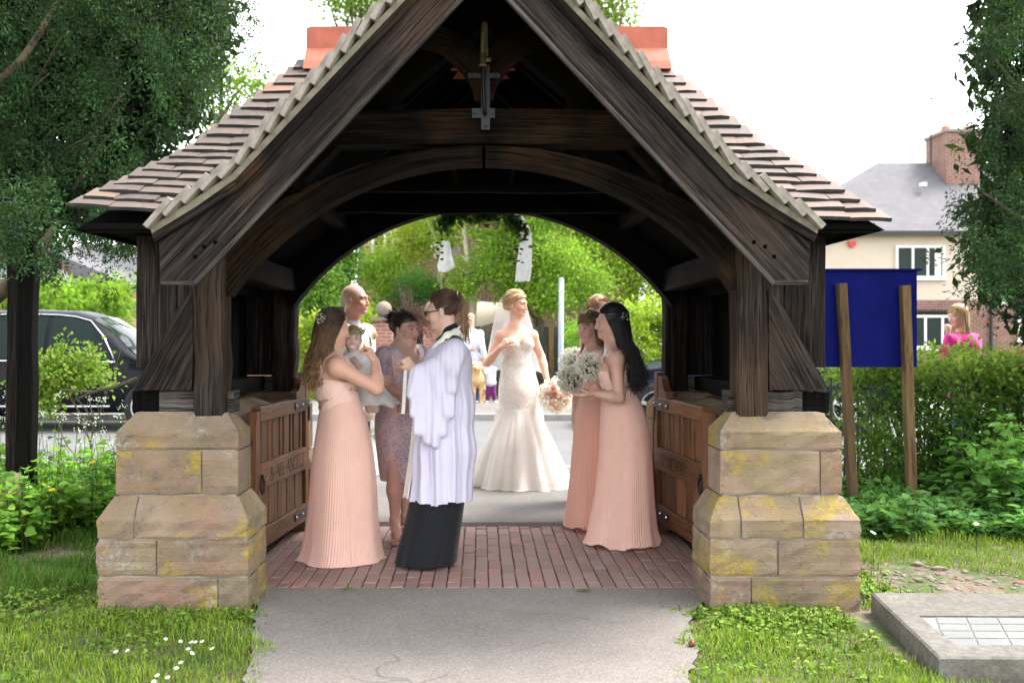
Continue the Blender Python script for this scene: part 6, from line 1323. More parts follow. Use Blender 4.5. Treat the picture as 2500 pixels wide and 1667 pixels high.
# ------------------------------------------------ father
d = 7.7; B = Frame((0,0,0), 62); hd = Frame(P(868,736,d), 72, -2, 0, 1.0)
J = joints(d, neck=(852,792), chest=(858,850), waist=(862,930), pelvis=(864,985), shL=(893,815,.17), shR=(823,818,-.15), elL=(905,905,.2), wrL=(915,975,.1), elR=(815,910,-.2), wrR=(835,985,-.2), hipL=(874,1000,.08), hipR=(852,1000,-.08), knL=(878,1130,.08), anL=(878,1240,.1), toeL=(900,1254,.06), knR=(850,1130,-.08), anR=(850,1242,-.08), toeR=(872,1258,-.12))
T = thing('person', (J['pelvis'][0], d, .04), 'bald smiling man in ivory suit, lilac shirt and peach tie', 'person')
def dad(V, c):
    q = hd.loc(V); sc = (q[:, 2] > .035+.3*np.maximum(0, q[:, 1]+.05)*-1) & (q[:, 1] > -.055-(q[:,2]-.05)*.2) | ((q[:, 1] > .02) & (q[:, 2] > -.05)); sc &= (np.abs(q[:,0]) < .09)&(q[:, 2] > -.06)&(q[:,2] < .115); c[sc] = c[sc]*.72+np.array([.16,.145,.14]); return c
SKD = (.62,.31,.23)
pr = head_prims(hd, True, 1.0)+neck_prims(J, hd, .058)+torso_prims(J, B, 1.12, 0, True)+arm_prims(J['shL'], J['elL'], J['wrL'], 1.15)+arm_prims(J['shR'], J['elR'], J['wrR'], 1.15)+hand_prims(J['wrR'], (.1,0,-1), (0,1,0), 1, 1.05, .4)+hand_prims(J['wrL'], (.1,0,-1), (0,-1,0), -1, 1.05, .4)
build_body(T, pr, SKD, [hd], [], h=.014, paints=[dad, lambda V, c: paint_head(V, c, hd, SKD, smile=1, teeth=True, blush=.4, brow=(.35,.27,.2))])
jp = torso_prims(J, B, 1.14, 0, True)+arm_prims(J['shL'], J['elL'], J['elL']*.12+J['wrL']*.88, 1.28)+arm_prims(J['shR'], J['elR'], J['elR']*.12+J['wrR']*.88, 1.28)+[el(J['pelvis']-np.array([0,0,.04]), (.19,.15,.12), B.R, .05)]
V, Q = shell(jp, .011, .012, lambda c: ~(((np.abs((c-J['chest'])@B.l) < .012+.17*np.maximum(0, c[:, 2]-J['waist'][2])) & ((c-J['chest'])@B.f > .0)) & (c[:, 2] > J['waist'][2]+.02))&(c[:, 2] < J['neck'][2]+.012)); mk('jacket', V, Q, MT['ivory_suit'], T, smooth=True)
V, Q = shell(torso_prims(J, B, 1.12, 0, True), .011, .006, lambda c: (c[:, 2] > J['waist'][2]-.05) & (c[:, 2] < J['neck'][2]+.01)); mk('shirt', V, Q, MT['lilac_shirt'], T, smooth=True)
V, Q = shell(neck_prims(J, hd, .064), .007, .004, lambda c: (c[:, 2] < J['neck'][2]+.032) & (c[:, 2] > J['neck'][2]-.03)); mk('collar', V, Q, MT['lilac_shirt'], T, smooth=True)
ribbon('tie', [J['neck']+B.f*.075+np.array([0,0,.0]), J['neck']+B.f*.105+np.array([0,0,-.06]), J['chest']+B.f*.152, J['waist']+B.f*.150], [.045]*6+[.07]*13, B.f, 'peach_tie', T, .012)
V, Q = mesh_prims([rc(J['hipL'], J['knL'], .09, .075, .03), rc(J['knL'], J['anL'], .075, .06, .03), rc(J['hipR'], J['knR'], .09, .075, .03), rc(J['knR'], J['anR'], .075, .06, .03), el(J['pelvis'], (.17,.135,.12), B.R, .05)], .012, (), .006); mk('trousers', V, Q, MT['black_cloth'], T, smooth=True)
V, Q = mesh_prims([rc(J['anL']-np.array([0,0,.03]), J['toeL'], .042, .035, .02), rc(J['anR']-np.array([0,0,.03]), J['toeR'], .042, .035, .02)], .01); mk_pair('shoe', V, Q, MT['black_plastic'], T, smooth=True)
blossom_clip(T, J['chest']+B.f*.16+B.l*.07+np.array([0,0,.10]), .022, 22, ((.8,.5,.3),(.85,.62,.42),(.2,.3,.1)), 'buttonhole', .018)
# ------------------------------------------------ mother of the bride
d = 6.75; B = Frame((0,0,0), 45); hd = Frame(P(992,806,d), 48, 4, -3, .93)
J = joints(d, neck=(980,848), chest=(980,893), waist=(974,960), pelvis=(975,1015), shL=(1024,862,.12), shR=(938,866,-.12), elL=(1040,945,.1), wrL=(1010,965,-.06), elR=(947,950,-.15), wrR=(988,962,-.26), hipL=(990,1040,.05), hipR=(962,1040,-.05), knL=(989,1160,-.02), anL=(991,1258,.04), toeL=(1006,1292,-.03), knR=(964,1160,-.1), anR=(964,1270,-.08), toeR=(970,1312,-.20))
T = thing('person', (J['pelvis'][0], d, .01), 'woman in mauve lace knee-length dress and feathery pink headpiece facing the priest', 'person')
SKM = (.60,.36,.29)
pr = head_prims(hd)+neck_prims(J, hd)+torso_prims(J, B, 1.02, 1.0)+arm_prims(J['shL'], J['elL'], J['wrL'], 1.0)+arm_prims(J['shR'], J['elR'], J['wrR'], 1.05)+leg_prims(J['hipL'], J['knL'], J['anL'], J['toeL'])+leg_prims(J['hipR'], J['knR'], J['anR'], J['toeR'])+hand_prims(J['wrR'], (.9,-.1,.1), (-.1,.9,.2), -1, .95, .8)+hand_prims(J['wrL'], (-.5,-.6,0), (0,.5,.6), 1, .95, .6)
build_body(T, pr, SKM, [hd], [J['wrR']+np.array([.06,0,0])], paints=[lambda V, c: paint_head(V, c, hd, SKM, lip=(.42,.10,.11))])
dp = torso_prims(J, B, 1.02, 1.0)
V, Q = shell(dp, .010, .008, lambda c: (c[:, 2] < J['shR'][2]+.045) & ~((np.abs((c-J['chest'])@B.l) < .02+.55*np.maximum(0, c[:, 2]-J['chest'][2]-.01)) & ((c-J['chest'])@B.f > .0)) & ~((np.abs((c-J['neck'])@B.l) < .075)&(c[:, 2] > J['shR'][2]-.0))); mk('bodice', V, Q, MT['mauve_lace'], T, smooth=True)
garment('skirt', rings_from([(P(974,955,d),.136,.112), (P(975,1000,d),.172,.138), (P(975,1050,d),.180,.150), (P(974,1120,d),.150,.140), (P(975,1170,d),.128,.135)], 24, 120, B, 0, 0, 4, .02, 2), 'mauve_lace', T)
for a, b in (('shL','elL'),('shR','elR')):
    V, Q = mesh_prims([el(J[a], (.053,.053,.054), None, .02), rc(J[a], J[a]*.5+J[b]*.5, .051, .043, .02)], .007, (), .006); mk('sleeve', V, Q, MT['mauve_sleeve'], T, smooth=True)
MB().tube(catmull([J['neck']+B.l*.052*math.sin(a)+B.f*(.02+.062*math.cos(a))+np.array([0,0,-.012-.035*math.cos(a)]) for a in np.linspace(-2.2,2.2,9)],4), .004, 6).build('necklace', MT['pearl'], T, smooth=True)
MB().obox(P(992,985,d-.30), (.05,.02,0), (.01,-.02,0), (0,0,.055)).build('clutch_bag', MT['clutch'], T)
for a, t in (('anL','toeL'),('anR','toeR')):
    fz = .012; q = J[t].copy(); an = J[a]; m = MB(); b = unit(np.array([an[0]-q[0], an[1]-q[1], 0])); heel = an+b*.03
    ribbon('sandal', [np.array([q[0],q[1],fz+.004])-b*.02, np.array([q[0],q[1],fz+.004])+b*.06, (q+heel)/2*np.array([1,1,0])+np.array([0,0,fz+.03]), heel*np.array([1,1,0])+np.array([0,0,an[2]-.085])], .062, (0,0,1), 'nude_leather', T, .008)
    MB().tube([heel+np.array([0,0,-.085]), np.array([heel[0],heel[1],.008])], [.012,.005], 6).build('heel', MT['nude_leather'], T); MB().tube([an+.036*np.array([math.cos(x),math.sin(x),.0])+np.array([0,0,.012]) for x in np.linspace(0,6.28,14)], .005, 5, False).build('ankle_strap', MT['nude_leather'], T)
ex = [el(hd.w(.03,.105,.075), (.05,.05,.05), None, .02), el(hd.w(-.03,.105,.09), (.05,.045,.045), None, .02), el(hd.w(0,.115,.03), (.05,.045,.05), None, .02)]
hair_cap(T, hd, (.022,.012,.009), lambda q: hairline(q, .072)|((q[:,1] > .06)), .014, (0,.004,.006), ex); cs = scalp(170, .078); strands(T, comb(hd, cs, (0,.13,.07), grow=.018, jit=.12), .0045, .003, (.03,.016,.011), (.05,.027,.018))
cl = rng.normal(size=(46,3)); base = hd.w(0,.115,.07)+cl/np.linalg.norm(cl,axis=1,keepdims=True)*.05; tt = np.linspace(0,1,12)[None,:,None]; ph = rng.random((46,1))*6.28
cu = base[:,None]+cl[:,None]*.012*tt+.020*np.stack([np.sin(ph+tt[...,0]*8),np.cos(ph+tt[...,0]*8),tt[...,0]*1.2-.4+0*ph],-1); strands(T, cu, .005, .003, (.03,.016,.011), (.06,.03,.02))
# feathery headpiece
tips = []
for sx, sy, dd, n in ((946,722,0,9),(968,690,.02,14),(985,708,0,14),(1015,735,-.04,12),(1040,758,-.06,14),(1062,786,-.04,22),(1072,815,0,22),(1060,835,.03,14),(1030,770,.05,14)):
    for _ in range(n): tips.append(P(sx+rng.normal(0,13), sy+rng.normal(0,12), d+dd+rng.normal(0,.05)))
tips = np.array(tips); b0 = P(1000,776,d-.03)+rng.normal(0,.014,(len(tips),3)); mid = (b0+tips)/2+np.array([-.01,0,.05])+rng.normal(0,.02,(len(tips),3)); t = np.linspace(0,1,12)[None,:,None]
fs_ = (1-t)**2*b0[:,None]+2*t*(1-t)*mid[:,None]+t*t*tips[:,None]; strands(T, fs_, .0019, .0008, (.36,.21,.17), (.55,.36,.30), 'headpiece')
nl = 320; i = rng.integers(60, len(tips), nl); k = rng.integers(3, 11, nl); V, Fc, C = leaves_geo(fs_[i,k], rng.normal(size=(nl,3))+np.array([.6,0,0]), .035, .010, palette(nl, [(.55,.34,.28),(.42,.25,.21)])); tag(mk('headpiece_net', V, Fc, MT['petal'], T, col=C), kind='stuff')
# ------------------------------------------------ priest
d = 6.0; B = Frame((0,0,0), -98); hd = Frame(P(1080,763,d), -102, 9, 0, .93)
J = joints(d, neck=(1098,822), chest=(1092,880), waist=(1084,960), pelvis=(1080,1030), shL=(1110,852,-.17), shR=(1094,850,.17), elL=(1086,945,-.17), wrL=(1009,900,-.13), elR=(1070,945,.17), wrR=(1006,902,.02))
T = thing('person', (J['pelvis'][0], d, .006), 'priest in sky-tinted white surplice, white stole, black cassock and glasses, brown ponytail', 'person')
SKP = (.66,.43,.34)
hA = P(990,878,d-.10)
pr = head_prims(hd)+neck_prims(J, hd)+torso_prims(J, B, 1.0, .8)+arm_prims(J['shL'], J['elL'], J['wrL'], 1.0)+arm_prims(J['shR'], J['elR'], J['wrR'], 1.0)+hand_prims(J['wrL'], hA-J['wrL'], (0,.8,-.5), 1, .95, .95, .8, .5)+hand_prims(J['wrR'], P(985,884,d+.02)-J['wrR'], (0,-.8,-.5), -1, .95, .95, .8, .5)
build_body(T, pr, SKP, [hd], [J['wrL']+np.array([-.06,0,.04])], paints=[lambda V, c: paint_head(V, c, hd, SKP, lip=(.5,.2,.17), brow=(.1,.06,.04))])
sup = [el((J['shL']+J['shR'])/2+np.array([0,0,-.02]), (.085,.185,.062), None, .06), el(P(1094,885,d), (.115,.185,.13), None, .06)]
for y0_, y1_, x0_, x1_, r0_, r1_ in ((890,985,1092,1088,.135,.150),(985,1100,1088,1084,.150,.165),(1100,1250,1084,1070,.165,.178)):
    for dd in (-.05, .05): sup.append(rc(P(x0_,y0_,d+dd), P(x1_,y1_,d+dd), r0_, r1_, .06))
sec = [((1116,856),(1108,910),.058),((1106,864),(1102,950),.060),((1094,876),(1094,1010),.058),((1078,888),(1080,1055),.054),((1060,896),(1062,1082),.050),((1042,902),(1042,1076),.046),((1026,906),(1024,1052),.042),((1014,908),(1010,1010),.038),((1008,912),(1002,965),.034)]
for dd in (-.165, .165):
    for (a_, b_, r_) in sec: sup.append(rc(P(a_[0],a_[1],d+dd*1.08), P(b_[0],b_[1],d+dd*1.42), r_*.85, r_*.62, .014))
    sup += [rc(J['shL' if dd < 0 else 'shR'], P(1094,876,d+dd), .060, .060, .05), rc(P(1094,880,d+dd), P(1030,906,d+dd), .055, .045, .04)]
hemz = P(0,1216,d)[2]; V, Q = shell(sup, .0095, 0.0, lambda c: (c[:, 2] > hemz+.006*np.sin(c[:, 0]*30)) & ~((np.linalg.norm(c-J['neck'], axis=1) < .085) & (c[:, 2] > J['neck'][2]-.02)))
cen = P(1086,0,d); th_ = np.arctan2(V[:, 1]-cen[1], V[:, 0]-cen[0]); low = np.clip((J['chest'][2]-V[:, 2])/.5, 0, 1); fo = .010*low*np.sin(th_*14+.8*np.sin(V[:, 2]*2))+.005*low*np.sin(th_*29+V[:, 2]*2)+.0022*np.sin(th_*51+V[:, 2]*6+2*vnoise(V, 6, 1))+.0035*np.sin(V[:, 0]*60+V[:, 2]*16+2*np.sin(V[:, 2]*5))*(V[:, 1] < d-.10)+.003*vnoise(V, 9, 4)
V = V+np.stack([np.cos(th_), np.sin(th_), 0*th_], 1)*fo[:, None]; mk('surplice', V, Q, MT['surplice'], T, smooth=True)
V, Q = mesh_prims([rc(J['wrL']*.9+J['elL']*.1, J['wrL']*.55+J['elL']*.45, .036, .042, .02)], .006); mk('cassock_cuff', V, Q, MT['black_cloth'], T, smooth=True)
cs_ = rings_from([(P(1086,960,d),.16,.13), (P(1076,1150,d),.185,.160), (P(1062,1250,d),.195,.168), (P(1046,1330,d),.205,.178), (P(1040,1368,d),.21,.182)], 24, 200, B, 0, 0, 8, .06, 8, .004); cs_[:, :, 2] = np.maximum(cs_[:, :, 2], .03); garment('cassock', cs_, 'black_cloth', T)
V, Q = shell(torso_prims(J, B, 1.0, 0)+[rc(J['neck'], J['neck']+np.array([0,0,.035]), .058, .056, .02)], .009, .006, lambda c: c[:, 2] > J['neck'][2]-.022); mk('cassock_collar', V, Q, MT['black_cloth'], T, smooth=True)
scf = [q for k_ in (-1, 1) for q in [rc(P(a_,b_,d+e_*k_), P(a2_,b2_,d+e2_*k_), r_, r2_, .02) for (a_,b_,e_,r_), (a2_,b2_,e2_,r2_) in zip([(1126,822,0,.020),(1114,812,.058,.024),(1094,822,.092,.028),(1070,848,.100,.030),(1050,880,.092,.030)], [(1114,812,.058,.024),(1094,822,.092,.028),(1070,848,.100,.030),(1050,880,.092,.030),(1036,925,.080,.028)])]]; V, Q = mesh_prims(scf, .007); mk('stole', V, Q, MT['stole'], T, smooth=True)
for k_ in (-1, 1): ribbon('stole_end', [P(1124,815,d), P(1113,810,d+.06*k_), P(1092,822,d+.098*k_), P(1062,850,d+.09*k_), P(1041,890,d+.08*k_), P(1029,945,d+.075*k_), P(1017,1010,d+.07*k_), P(1008,1100,d+.06*k_), P(991,1214,d+.05*k_)], .085, (-.9,.35*k_,.35), 'stole', T, .006)
V, Q = shell([rc(J['anL']-np.array([0,0,.03]), J['toeL'], .04, .033, .02), rc(J['anR']-np.array([0,0,.03]), J['toeR'], .04, .033, .02)] if 'anL' in J else [rc(P(1060,1372,d-.03), P(1000,1378,d-.05), .038, .03, .02), rc(P(1070,1360,d+.08), P(1010,1366,d+.06), .038, .03, .02)], .008, 0, lambda c: c[:, 2] > -.2); V[:, 2] += .012-V[:, 2].min(); mk_pair('shoe', V, Q, MT['black_plastic'], T, smooth=True)
pony = [el(hd.w(0,.110,.095), (.022,.022,.022), None, .01)]
hair_cap(T, hd, (.07,.034,.020), lambda q: hairline(q, .085, -.005), .008); cs = scalp(260, .088); strands(T, comb(hd, cs, (0,.118,.095), grow=.011, jit=.06), .0036, .0028, (.055,.027,.016), (.10,.048,.027))
n = 150; b0 = hd.w(0,.118,.095)+rng.normal(0,.008,(n,3)); e = P(1128,812,d)+rng.normal(0,.022,(n,3))+np.array([0,0,1])*rng.normal(0,.03,(n,1)); m1 = P(1128,724,d)+rng.normal(0,.012,(n,3)); m2 = P(1140,770,d)+rng.normal(0,.018,(n,3)); t = np.linspace(0,1,14)[None,:,None]
strands(T, (1-t)**3*b0[:,None]+3*(1-t)**2*t*m1[:,None]+3*(1-t)*t*t*m2[:,None]+t**3*e[:,None], .0042, .0025, (.10,.045,.025), (.36,.21,.10)); MB().tube([hd.w(.02*math.cos(a),.122,.095+.02*math.sin(a)) for a in np.linspace(0,6.28,14)], .005, 6, False).build('hair_tie', MT['pearl'], T)
m = MB()
for x in (-1, 1):
    m.tube([hd.w(x*.034+.022*math.cos(a), -.107+.004*abs(math.cos(a)), .008+.016*math.sin(a)) for a in np.linspace(0,6.28,16)], .0026, 5, False); m.tube([hd.w(x*.056,-.104,.014), hd.w(x*.074,-.06,.014), hd.w(x*.080,.005,.012)], .0028, 5)
m.tube([hd.w(-.012,-.109,.012), hd.w(.012,-.109,.012)], .0025, 5); m.build('glasses', MT['black_plastic'], T, smooth=True)
ribbon('strap', [P(992,892,d-.11), P(989,930,d-.11), P(986,985,d-.12), P(984,1010,d-.13)], .022, (-.3,-1,0), 'stole', T, .004)
# ------------------------------------------------ bride
d = 8.95; B = Frame((0,0,0), 14); hd = Frame(P(1262,746,d), 58, 3, 0, .95)
J = joints(d, neck=(1257,799), chest=(1262,842), waist=(1263,893), pelvis=(1265,938), shL=(1299,820,.03), shR=(1222,822,-.02), elL=(1322,872,.05), wrL=(1336,930,-.08), elR=(1190,886,-.06), wrR=(1221,849,-.18))
T = thing('person', (J['pelvis'][0], d, .04), 'bride in strapless ivory lace mermaid gown and veil, blonde updo', 'person')
SKB = (.68,.39,.28)
pr = head_prims(hd)+neck_prims(J, hd, .046)+torso_prims(J, B, .98, 1.05)+arm_prims(J['shL'], J['elL'], J['wrL'], 1.0)+arm_prims(J['shR'], J['elR'], J['wrR'], 1.0)+hand_prims(J['wrR'], P(1243,824,d-.20)-J['wrR'], (.3,.6,-.6), -1, 1.0, .55, 1.15, .2)+hand_prims(J['wrL'], (.15,-.3,-1), (-.6,.2,0), -1, 1.0, .75)
build_body(T, pr, SKB, [hd], [J['wrR']+np.array([.05,-.02,.06]), J['wrL']+np.array([.02,0,-.06])], paints=[lambda V, c: paint_head(V, c, hd, SKB, lip=(.5,.17,.15))])
ct = J['chest'][2]
def sweet(c):
    x = (c-J['chest'])@B.l; y = (c-J['chest'])@B.f; lim = np.where(y > 0, ct+.060-.055*np.exp(-(x/.028)**2)-1.6*np.maximum(0, np.abs(x)-.10), ct+.0); return (c[:, 2] < lim) & (c[:, 2] > J['waist'][2]-.05)
V, Q = shell(torso_prims(J, B, .98, 1.08), .009, .010, sweet); mk('bodice', V, Q, MT['ivory_lace'], T, smooth=True)
garment('gown', rings_from([(P(1263,880,d),.137,.110), (P(1265,912,d),.162,.130), (P(1267,948,d),.186,.160), (P(1267,985,d),.184,.170), (P(1267,1005,d),.186,.180)], 20, 240, B, 0, 0, 0, 0, 3), 'ivory_lace', T)
for k, (mt, sc_, z1) in enumerate((('ivory_tulle',1.0,1211),('ivory_tulle',.96,1208))):
    g = rings_from([(P(1267,996,d),.182*sc_,.176*sc_), (P(1267,1020,d),.205*sc_,.205), (P(1268,1080,d+.02),.315*sc_,.315), (P(1270,1150,d+.06),.42*sc_,.42), (P(1272,z1-14,d+.12),.49*sc_,.52)], 34, 360, B, 0, 0, 14, .12, 4+k, .02)
    g[:, :, 2] = np.maximum(g[:, :, 2], .055); garment('gown_skirt', g, mt, T)
nl = 1500; u = rng.random(nl); th = rng.random(nl)*6.28; zz = P(0,1000,d)[2]-u**1.6*.42; rr = np.interp(zz, [.10,.35,.6,.85], [.42,.33,.23,.185])-.004; p = np.stack([P(1268,0,d)[0]+rr*np.cos(th), d+.05-rr*np.sin(th)*1.0, zz], 1); V, Fc, C = leaves_geo(p, np.stack([-np.sin(th),-np.cos(th),0*th],1)*rng.normal(0,1,(nl,1))+np.array([0,0,1])*rng.normal(0,1,(nl,1)), .026, .020, palette(nl, [(.86,.82,.78),(.80,.74,.68)], .05)); mk('lace_applique', V, Fc, MT['petal'], T, col=C)
ribbon('sash', [J['waist']+np.array([0,0,.012])+B.l*.142*math.sin(a)+B.f*.118*math.cos(a) for a in np.linspace(-3.1,3.1,15)], .045, np.array([unit(B.l*math.sin(a)+B.f*math.cos(a)) for a in np.linspace(-3.1,3.1,85)]), 'ivory_lace', T, .004)
hair_cap(T, hd, (.46,.29,.13), lambda q: hairline(q, .080), .013, (.004,.004,.010), [el(hd.w(0,.105,-.005), (.05,.042,.045), hd.R, .02)]); cs = scalp(230, .084); strands(T, comb(hd, cs, (0,.125,.0), grow=.019, jit=.10), .0045, .003, (.56,.38,.19), (.40,.24,.10), var=.2)
vt = []
for i, t in enumerate(np.linspace(0, 1, 22)):
    row = []
    for a in np.linspace(-1.9, 1.9, 40):
        w = .075+.17*t**.55+.03*t; dp_ = .07+.06*t; c = hd.w(0,.06,.085)*(1-t)+P(1258,900,d+.16)*t; c[2] += .0; k = 1+.06*math.sin(a*9+t*3)*t
        row.append(c+B.l*w*math.sin(a*.86)*k-B.f*dp_*math.cos(a*.8)*k+np.array([0,0,-.03*abs(a)*t*math.sin(t*2)]))
    vt.append(row)
V, Fc, _ = loft_geo(vt, closed=False); mk('veil', V, Fc, MT['veil'], T, smooth=True)
MB().tube(catmull([J['neck']+B.l*.05*math.sin(a)+B.f*(.02+.06*math.cos(a))+np.array([0,0,-.02-.05*math.cos(a)]) for a in np.linspace(-2,2,9)],4), .0022, 5).build('necklace', MT['pearl'], T); MB().tube([J['wrR']*.85+J['elR']*.15+.028*np.array([math.cos(a),math.sin(a)*.8,.5*math.cos(a)]) for a in np.linspace(0,6.28,16)], .003, 5, False).build('bracelet', MT['pearl'], T)
# ------------------------------------------------ dark-haired bridesmaid (right)
d = 6.6; B = Frame((0,0,0), -106); hd = Frame(P(1490,791,d), -98, 2, 0, .92)
J = joints(d, neck=(1499,846), chest=(1505,908), waist=(1511,968), pelvis=(1518,1020), shL=(1503,876,-.15), shR=(1496,872,.15), elL=(1512,972,-.20), wrL=(1452,960,-.22), elR=(1500,965,.20), wrR=(1452,946,.0))
T = thing('person', (J['pelvis'][0], d, .006), 'bridesmaid in pale peach pleated dress with long black hair and open palm', 'person')
SKR = (.58,.35,.27)
pr = head_prims(hd, False, .6)+neck_prims(J, hd)+torso_prims(J, B, .96, 1.0)+arm_prims(J['shL'], J['elL'], J['wrL'], 1.0)+arm_prims(J['shR'], J['elR'], J['wrR'], 1.0)+hand_prims(J['wrL'], P(1408,970,d-.22)-J['wrL'], (-.1,.2,1), -1, .95, .25)+hand_prims(J['wrR'], P(1428,940,d-.03)-J['wrR'], (-.2,-.6,.2), -1, .95, .85)
build_body(T, pr, SKR, [hd], [J['wrL']+np.array([-.07,0,-.01]), J['wrR']+np.array([-.05,0,.0])], paints=[lambda V, c: paint_head(V, c, hd, SKR, smile=.6)])
tp = pr; tq = torso_prims(J, B, .97, 1.0); zt = J['shL'][2]
V, Q = shell(tp, .009, .009, lambda c: (c[:, 2] > J['waist'][2]-.05) & (c[:, 2] < zt+.06) & (tdist(tq, c) < .026) & (np.abs((c-J['chest'])@B.l) < np.where(c[:, 2] > zt-.08, .122, .30)) & ~((np.abs((c-J['neck'])@B.l) < .058) & (c[:, 2] > zt+.012))); mk('bodice', V, Q, MT['peach_lace'], T, smooth=True)
sk = rings_from([(P(1512,962,d),.120,.112), (P(1520,1005,d),.160,.145), (P(1526,1080,d),.180,.168), (P(1525,1180,d),.200,.188), (P(1520,1280,d),.222,.222), (P(1518,1322,d),.250,.252)], 44, 500, B, 90, .026, 7, .085, 9, .018, p0=.010); sk[:, :, 2] = np.maximum(sk[:, :, 2], .011); garment('skirt', sk, 'peach_chiffon', T)
BK = (.004,.0035,.004)
st = scalp(1250, .09); pf = falling(hd, st[st[:, 1] > -.03], .34, wave=.016, freq=2.2, back=.045, drift=(.085,-.03,0), lenvar=.35); strands(T, pf, .0037, .0017, BK, (.010,.008,.008), var=.3)
hair_cap(T, hd, BK, lambda q: hairline(q, .088, -.008)|((q[:,2] < -.0)&(q[:,1] > .012)&(q[:,2] > -.1)), .016, (0,.004,.012)); cs = scalp(160); strands(T, comb(hd, cs[cs[:,1] < .05], (0,.115,.05), grow=.020), .0045, .003, BK, (.008,.006,.006))
blossom_clip(T, hd.w(.05,.085,.045), .036, 34)
V, Q = shell([rc(P(1500,1328,d-.10), P(1470,1333,d-.16), .026, .018, .02), rc(P(1520,1322,d+.05), P(1495,1326,d), .026, .02, .02)], .008, 0, lambda c: c[:, 2] > -1); V[:, 2] += .010-V[:, 2].min(); mk_pair('shoe', V, Q, MT['nude_leather'], T, smooth=True)
# ------------------------------------------------ smiling fair bridesmaid in the middle
d = 7.15; B = Frame((0,0,0), -48); hd = Frame(P(1441,804,d), -50, 2, 3, .93)
J = joints(d, neck=(1450,855), chest=(1455,900), waist=(1457,965), pelvis=(1458,1010), shL=(1486,876,-.12), shR=(1424,874,.12), elL=(1482,950,-.2), wrL=(1432,950,-.24), elR=(1413,952,.08), wrR=(1402,1022,.02))
T = thing('person', (J['pelvis'][0], d, .006), 'smiling bridesmaid in shaded peach dress, fair wavy hair with fringe, one hand hanging', 'person')
pr = head_prims(hd, False, 1.0)+neck_prims(J, hd)+torso_prims(J, B, .96, 1.0)+arm_prims(J['shL'], J['elL'], J['wrL'], .95)+arm_prims(J['shR'], J['elR'], J['wrR'], .98)+hand_prims(J['wrR'], (.06,-.1,-1), (.8,.3,0), 1, .95, .35)+hand_prims(J['wrL'], (-1,.1,.1), (0,.6,.3), -1, .95, .8)
SKC = (.62,.39,.31)
build_body(T, pr, SKC, [hd], [J['wrR']+np.array([0,0,-.08])], paints=[lambda V, c: paint_head(V, c, hd, SKC, smile=1, teeth=True)])
tp = pr; tq = torso_prims(J, B, .97, 1.0); zt = J['shL'][2]
V, Q = shell(tp, .010, .009, lambda c: (c[:, 2] > J['waist'][2]-.05) & (c[:, 2] < zt+.06) & (tdist(tq, c) < .026) & (np.abs((c-J['chest'])@B.l) < np.where(c[:, 2] > zt-.08, .122, .30)) & ~((np.abs((c-J['neck'])@B.l) < .058) & (c[:, 2] > zt-.03))); mk('bodice', V, Q, MT['peach_lace'], T, smooth=True)
sk = rings_from([(P(1457,958,d),.120,.105), (P(1456,1005,d),.160,.14), (P(1455,1090,d),.175,.165), (P(1452,1200,d),.20,.185), (P(1448,1282,d),.222,.215)], 36, 420, B, 80, .030, 7, .06, 12, .012, p0=.012); sk[:, :, 2] = np.maximum(sk[:, :, 2], .03); garment('skirt', sk, 'shaded_peach_chiffon', T)
st = scalp(820, .085); pf = falling(hd, st[st[:, 1] > -.045], .20, wave=.018, freq=2.6, back=.012, drift=(0,-.02,0)); strands(T, pf, .0038, .0017, (.10,.055,.028), (.42,.26,.12), var=.25)
hair_cap(T, hd, (.12,.066,.034), lambda q: hairline(q, .060), .013); cs = scalp(120, .064); strands(T, comb(hd, cs[cs[:,1] < .04], (0,.11,.03), grow=.017), .0045, .003, (.20,.12,.06), (.14,.075,.04))
fg = np.stack([[hd.w(x*(.75+.3*t)+rng.normal(0,.002), -.062-.030*math.sin(t*1.5)+.55*x*x*-2+.30*abs(x)*t, .122-.088*t-.10*abs(x)*(1-t)+rng.normal(0,.003)) for t in np.linspace(0,1,7)] for x in np.linspace(-.062,.062,60)]); strands(T, fg, .0032, .0012, (.16,.09,.045), (.24,.14,.07))
V, Q = shell([rc(P(1440,1290,d-.12), P(1428,1296,d-.18), .032, .024, .02), rc(P(1460,1285,d), P(1450,1288,d-.05), .032, .024, .02)], .008, 0, lambda c: c[:, 2] > -1); V[:, 2] += .010-V[:, 2].min(); mk_pair('shoe', V, Q, MT['nude_leather'], T, smooth=True)
# ------------------------------------------------ third bridesmaid, mostly hidden
d = 8.0; B = Frame((0,0,0), -35); hd = Frame(P(1458,764,d), -40, 4, 0, .95)
J = joints(d, neck=(1464,812), chest=(1466,858), waist=(1468,915), pelvis=(1468,960), shL=(1502,832,-.08), shR=(1432,832,.08), elL=(1505,900,-.1), wrL=(1450,915,-.25), elR=(1428,905,-.05), wrR=(1430,915,-.25))
T = thing('person', (J['pelvis'][0], d, .04), 'tall bridesmaid with swept fair fringe standing hidden behind the other two', 'person')
pr = head_prims(hd)+neck_prims(J, hd)+torso_prims(J, B, .98, 1.0)+arm_prims(J['shL'], J['elL'], J['wrL'], .98)+arm_prims(J['shR'], J['elR'], J['wrR'], .98)+hand_prims(J['wrR'], (-.6,-.5,.3), (0,.5,.5), 1, .95, .7)+hand_prims(J['wrL'], (-.8,-.5,.2), (0,.5,.5), -1, .95, .7)
build_body(T, pr, SKC, [hd], [], h=.014, fh=.006, paints=[lambda V, c: paint_head(V, c, hd, SKC)])
tp = pr; tq = torso_prims(J, B, .97, 1.0); zt = J['shL'][2]
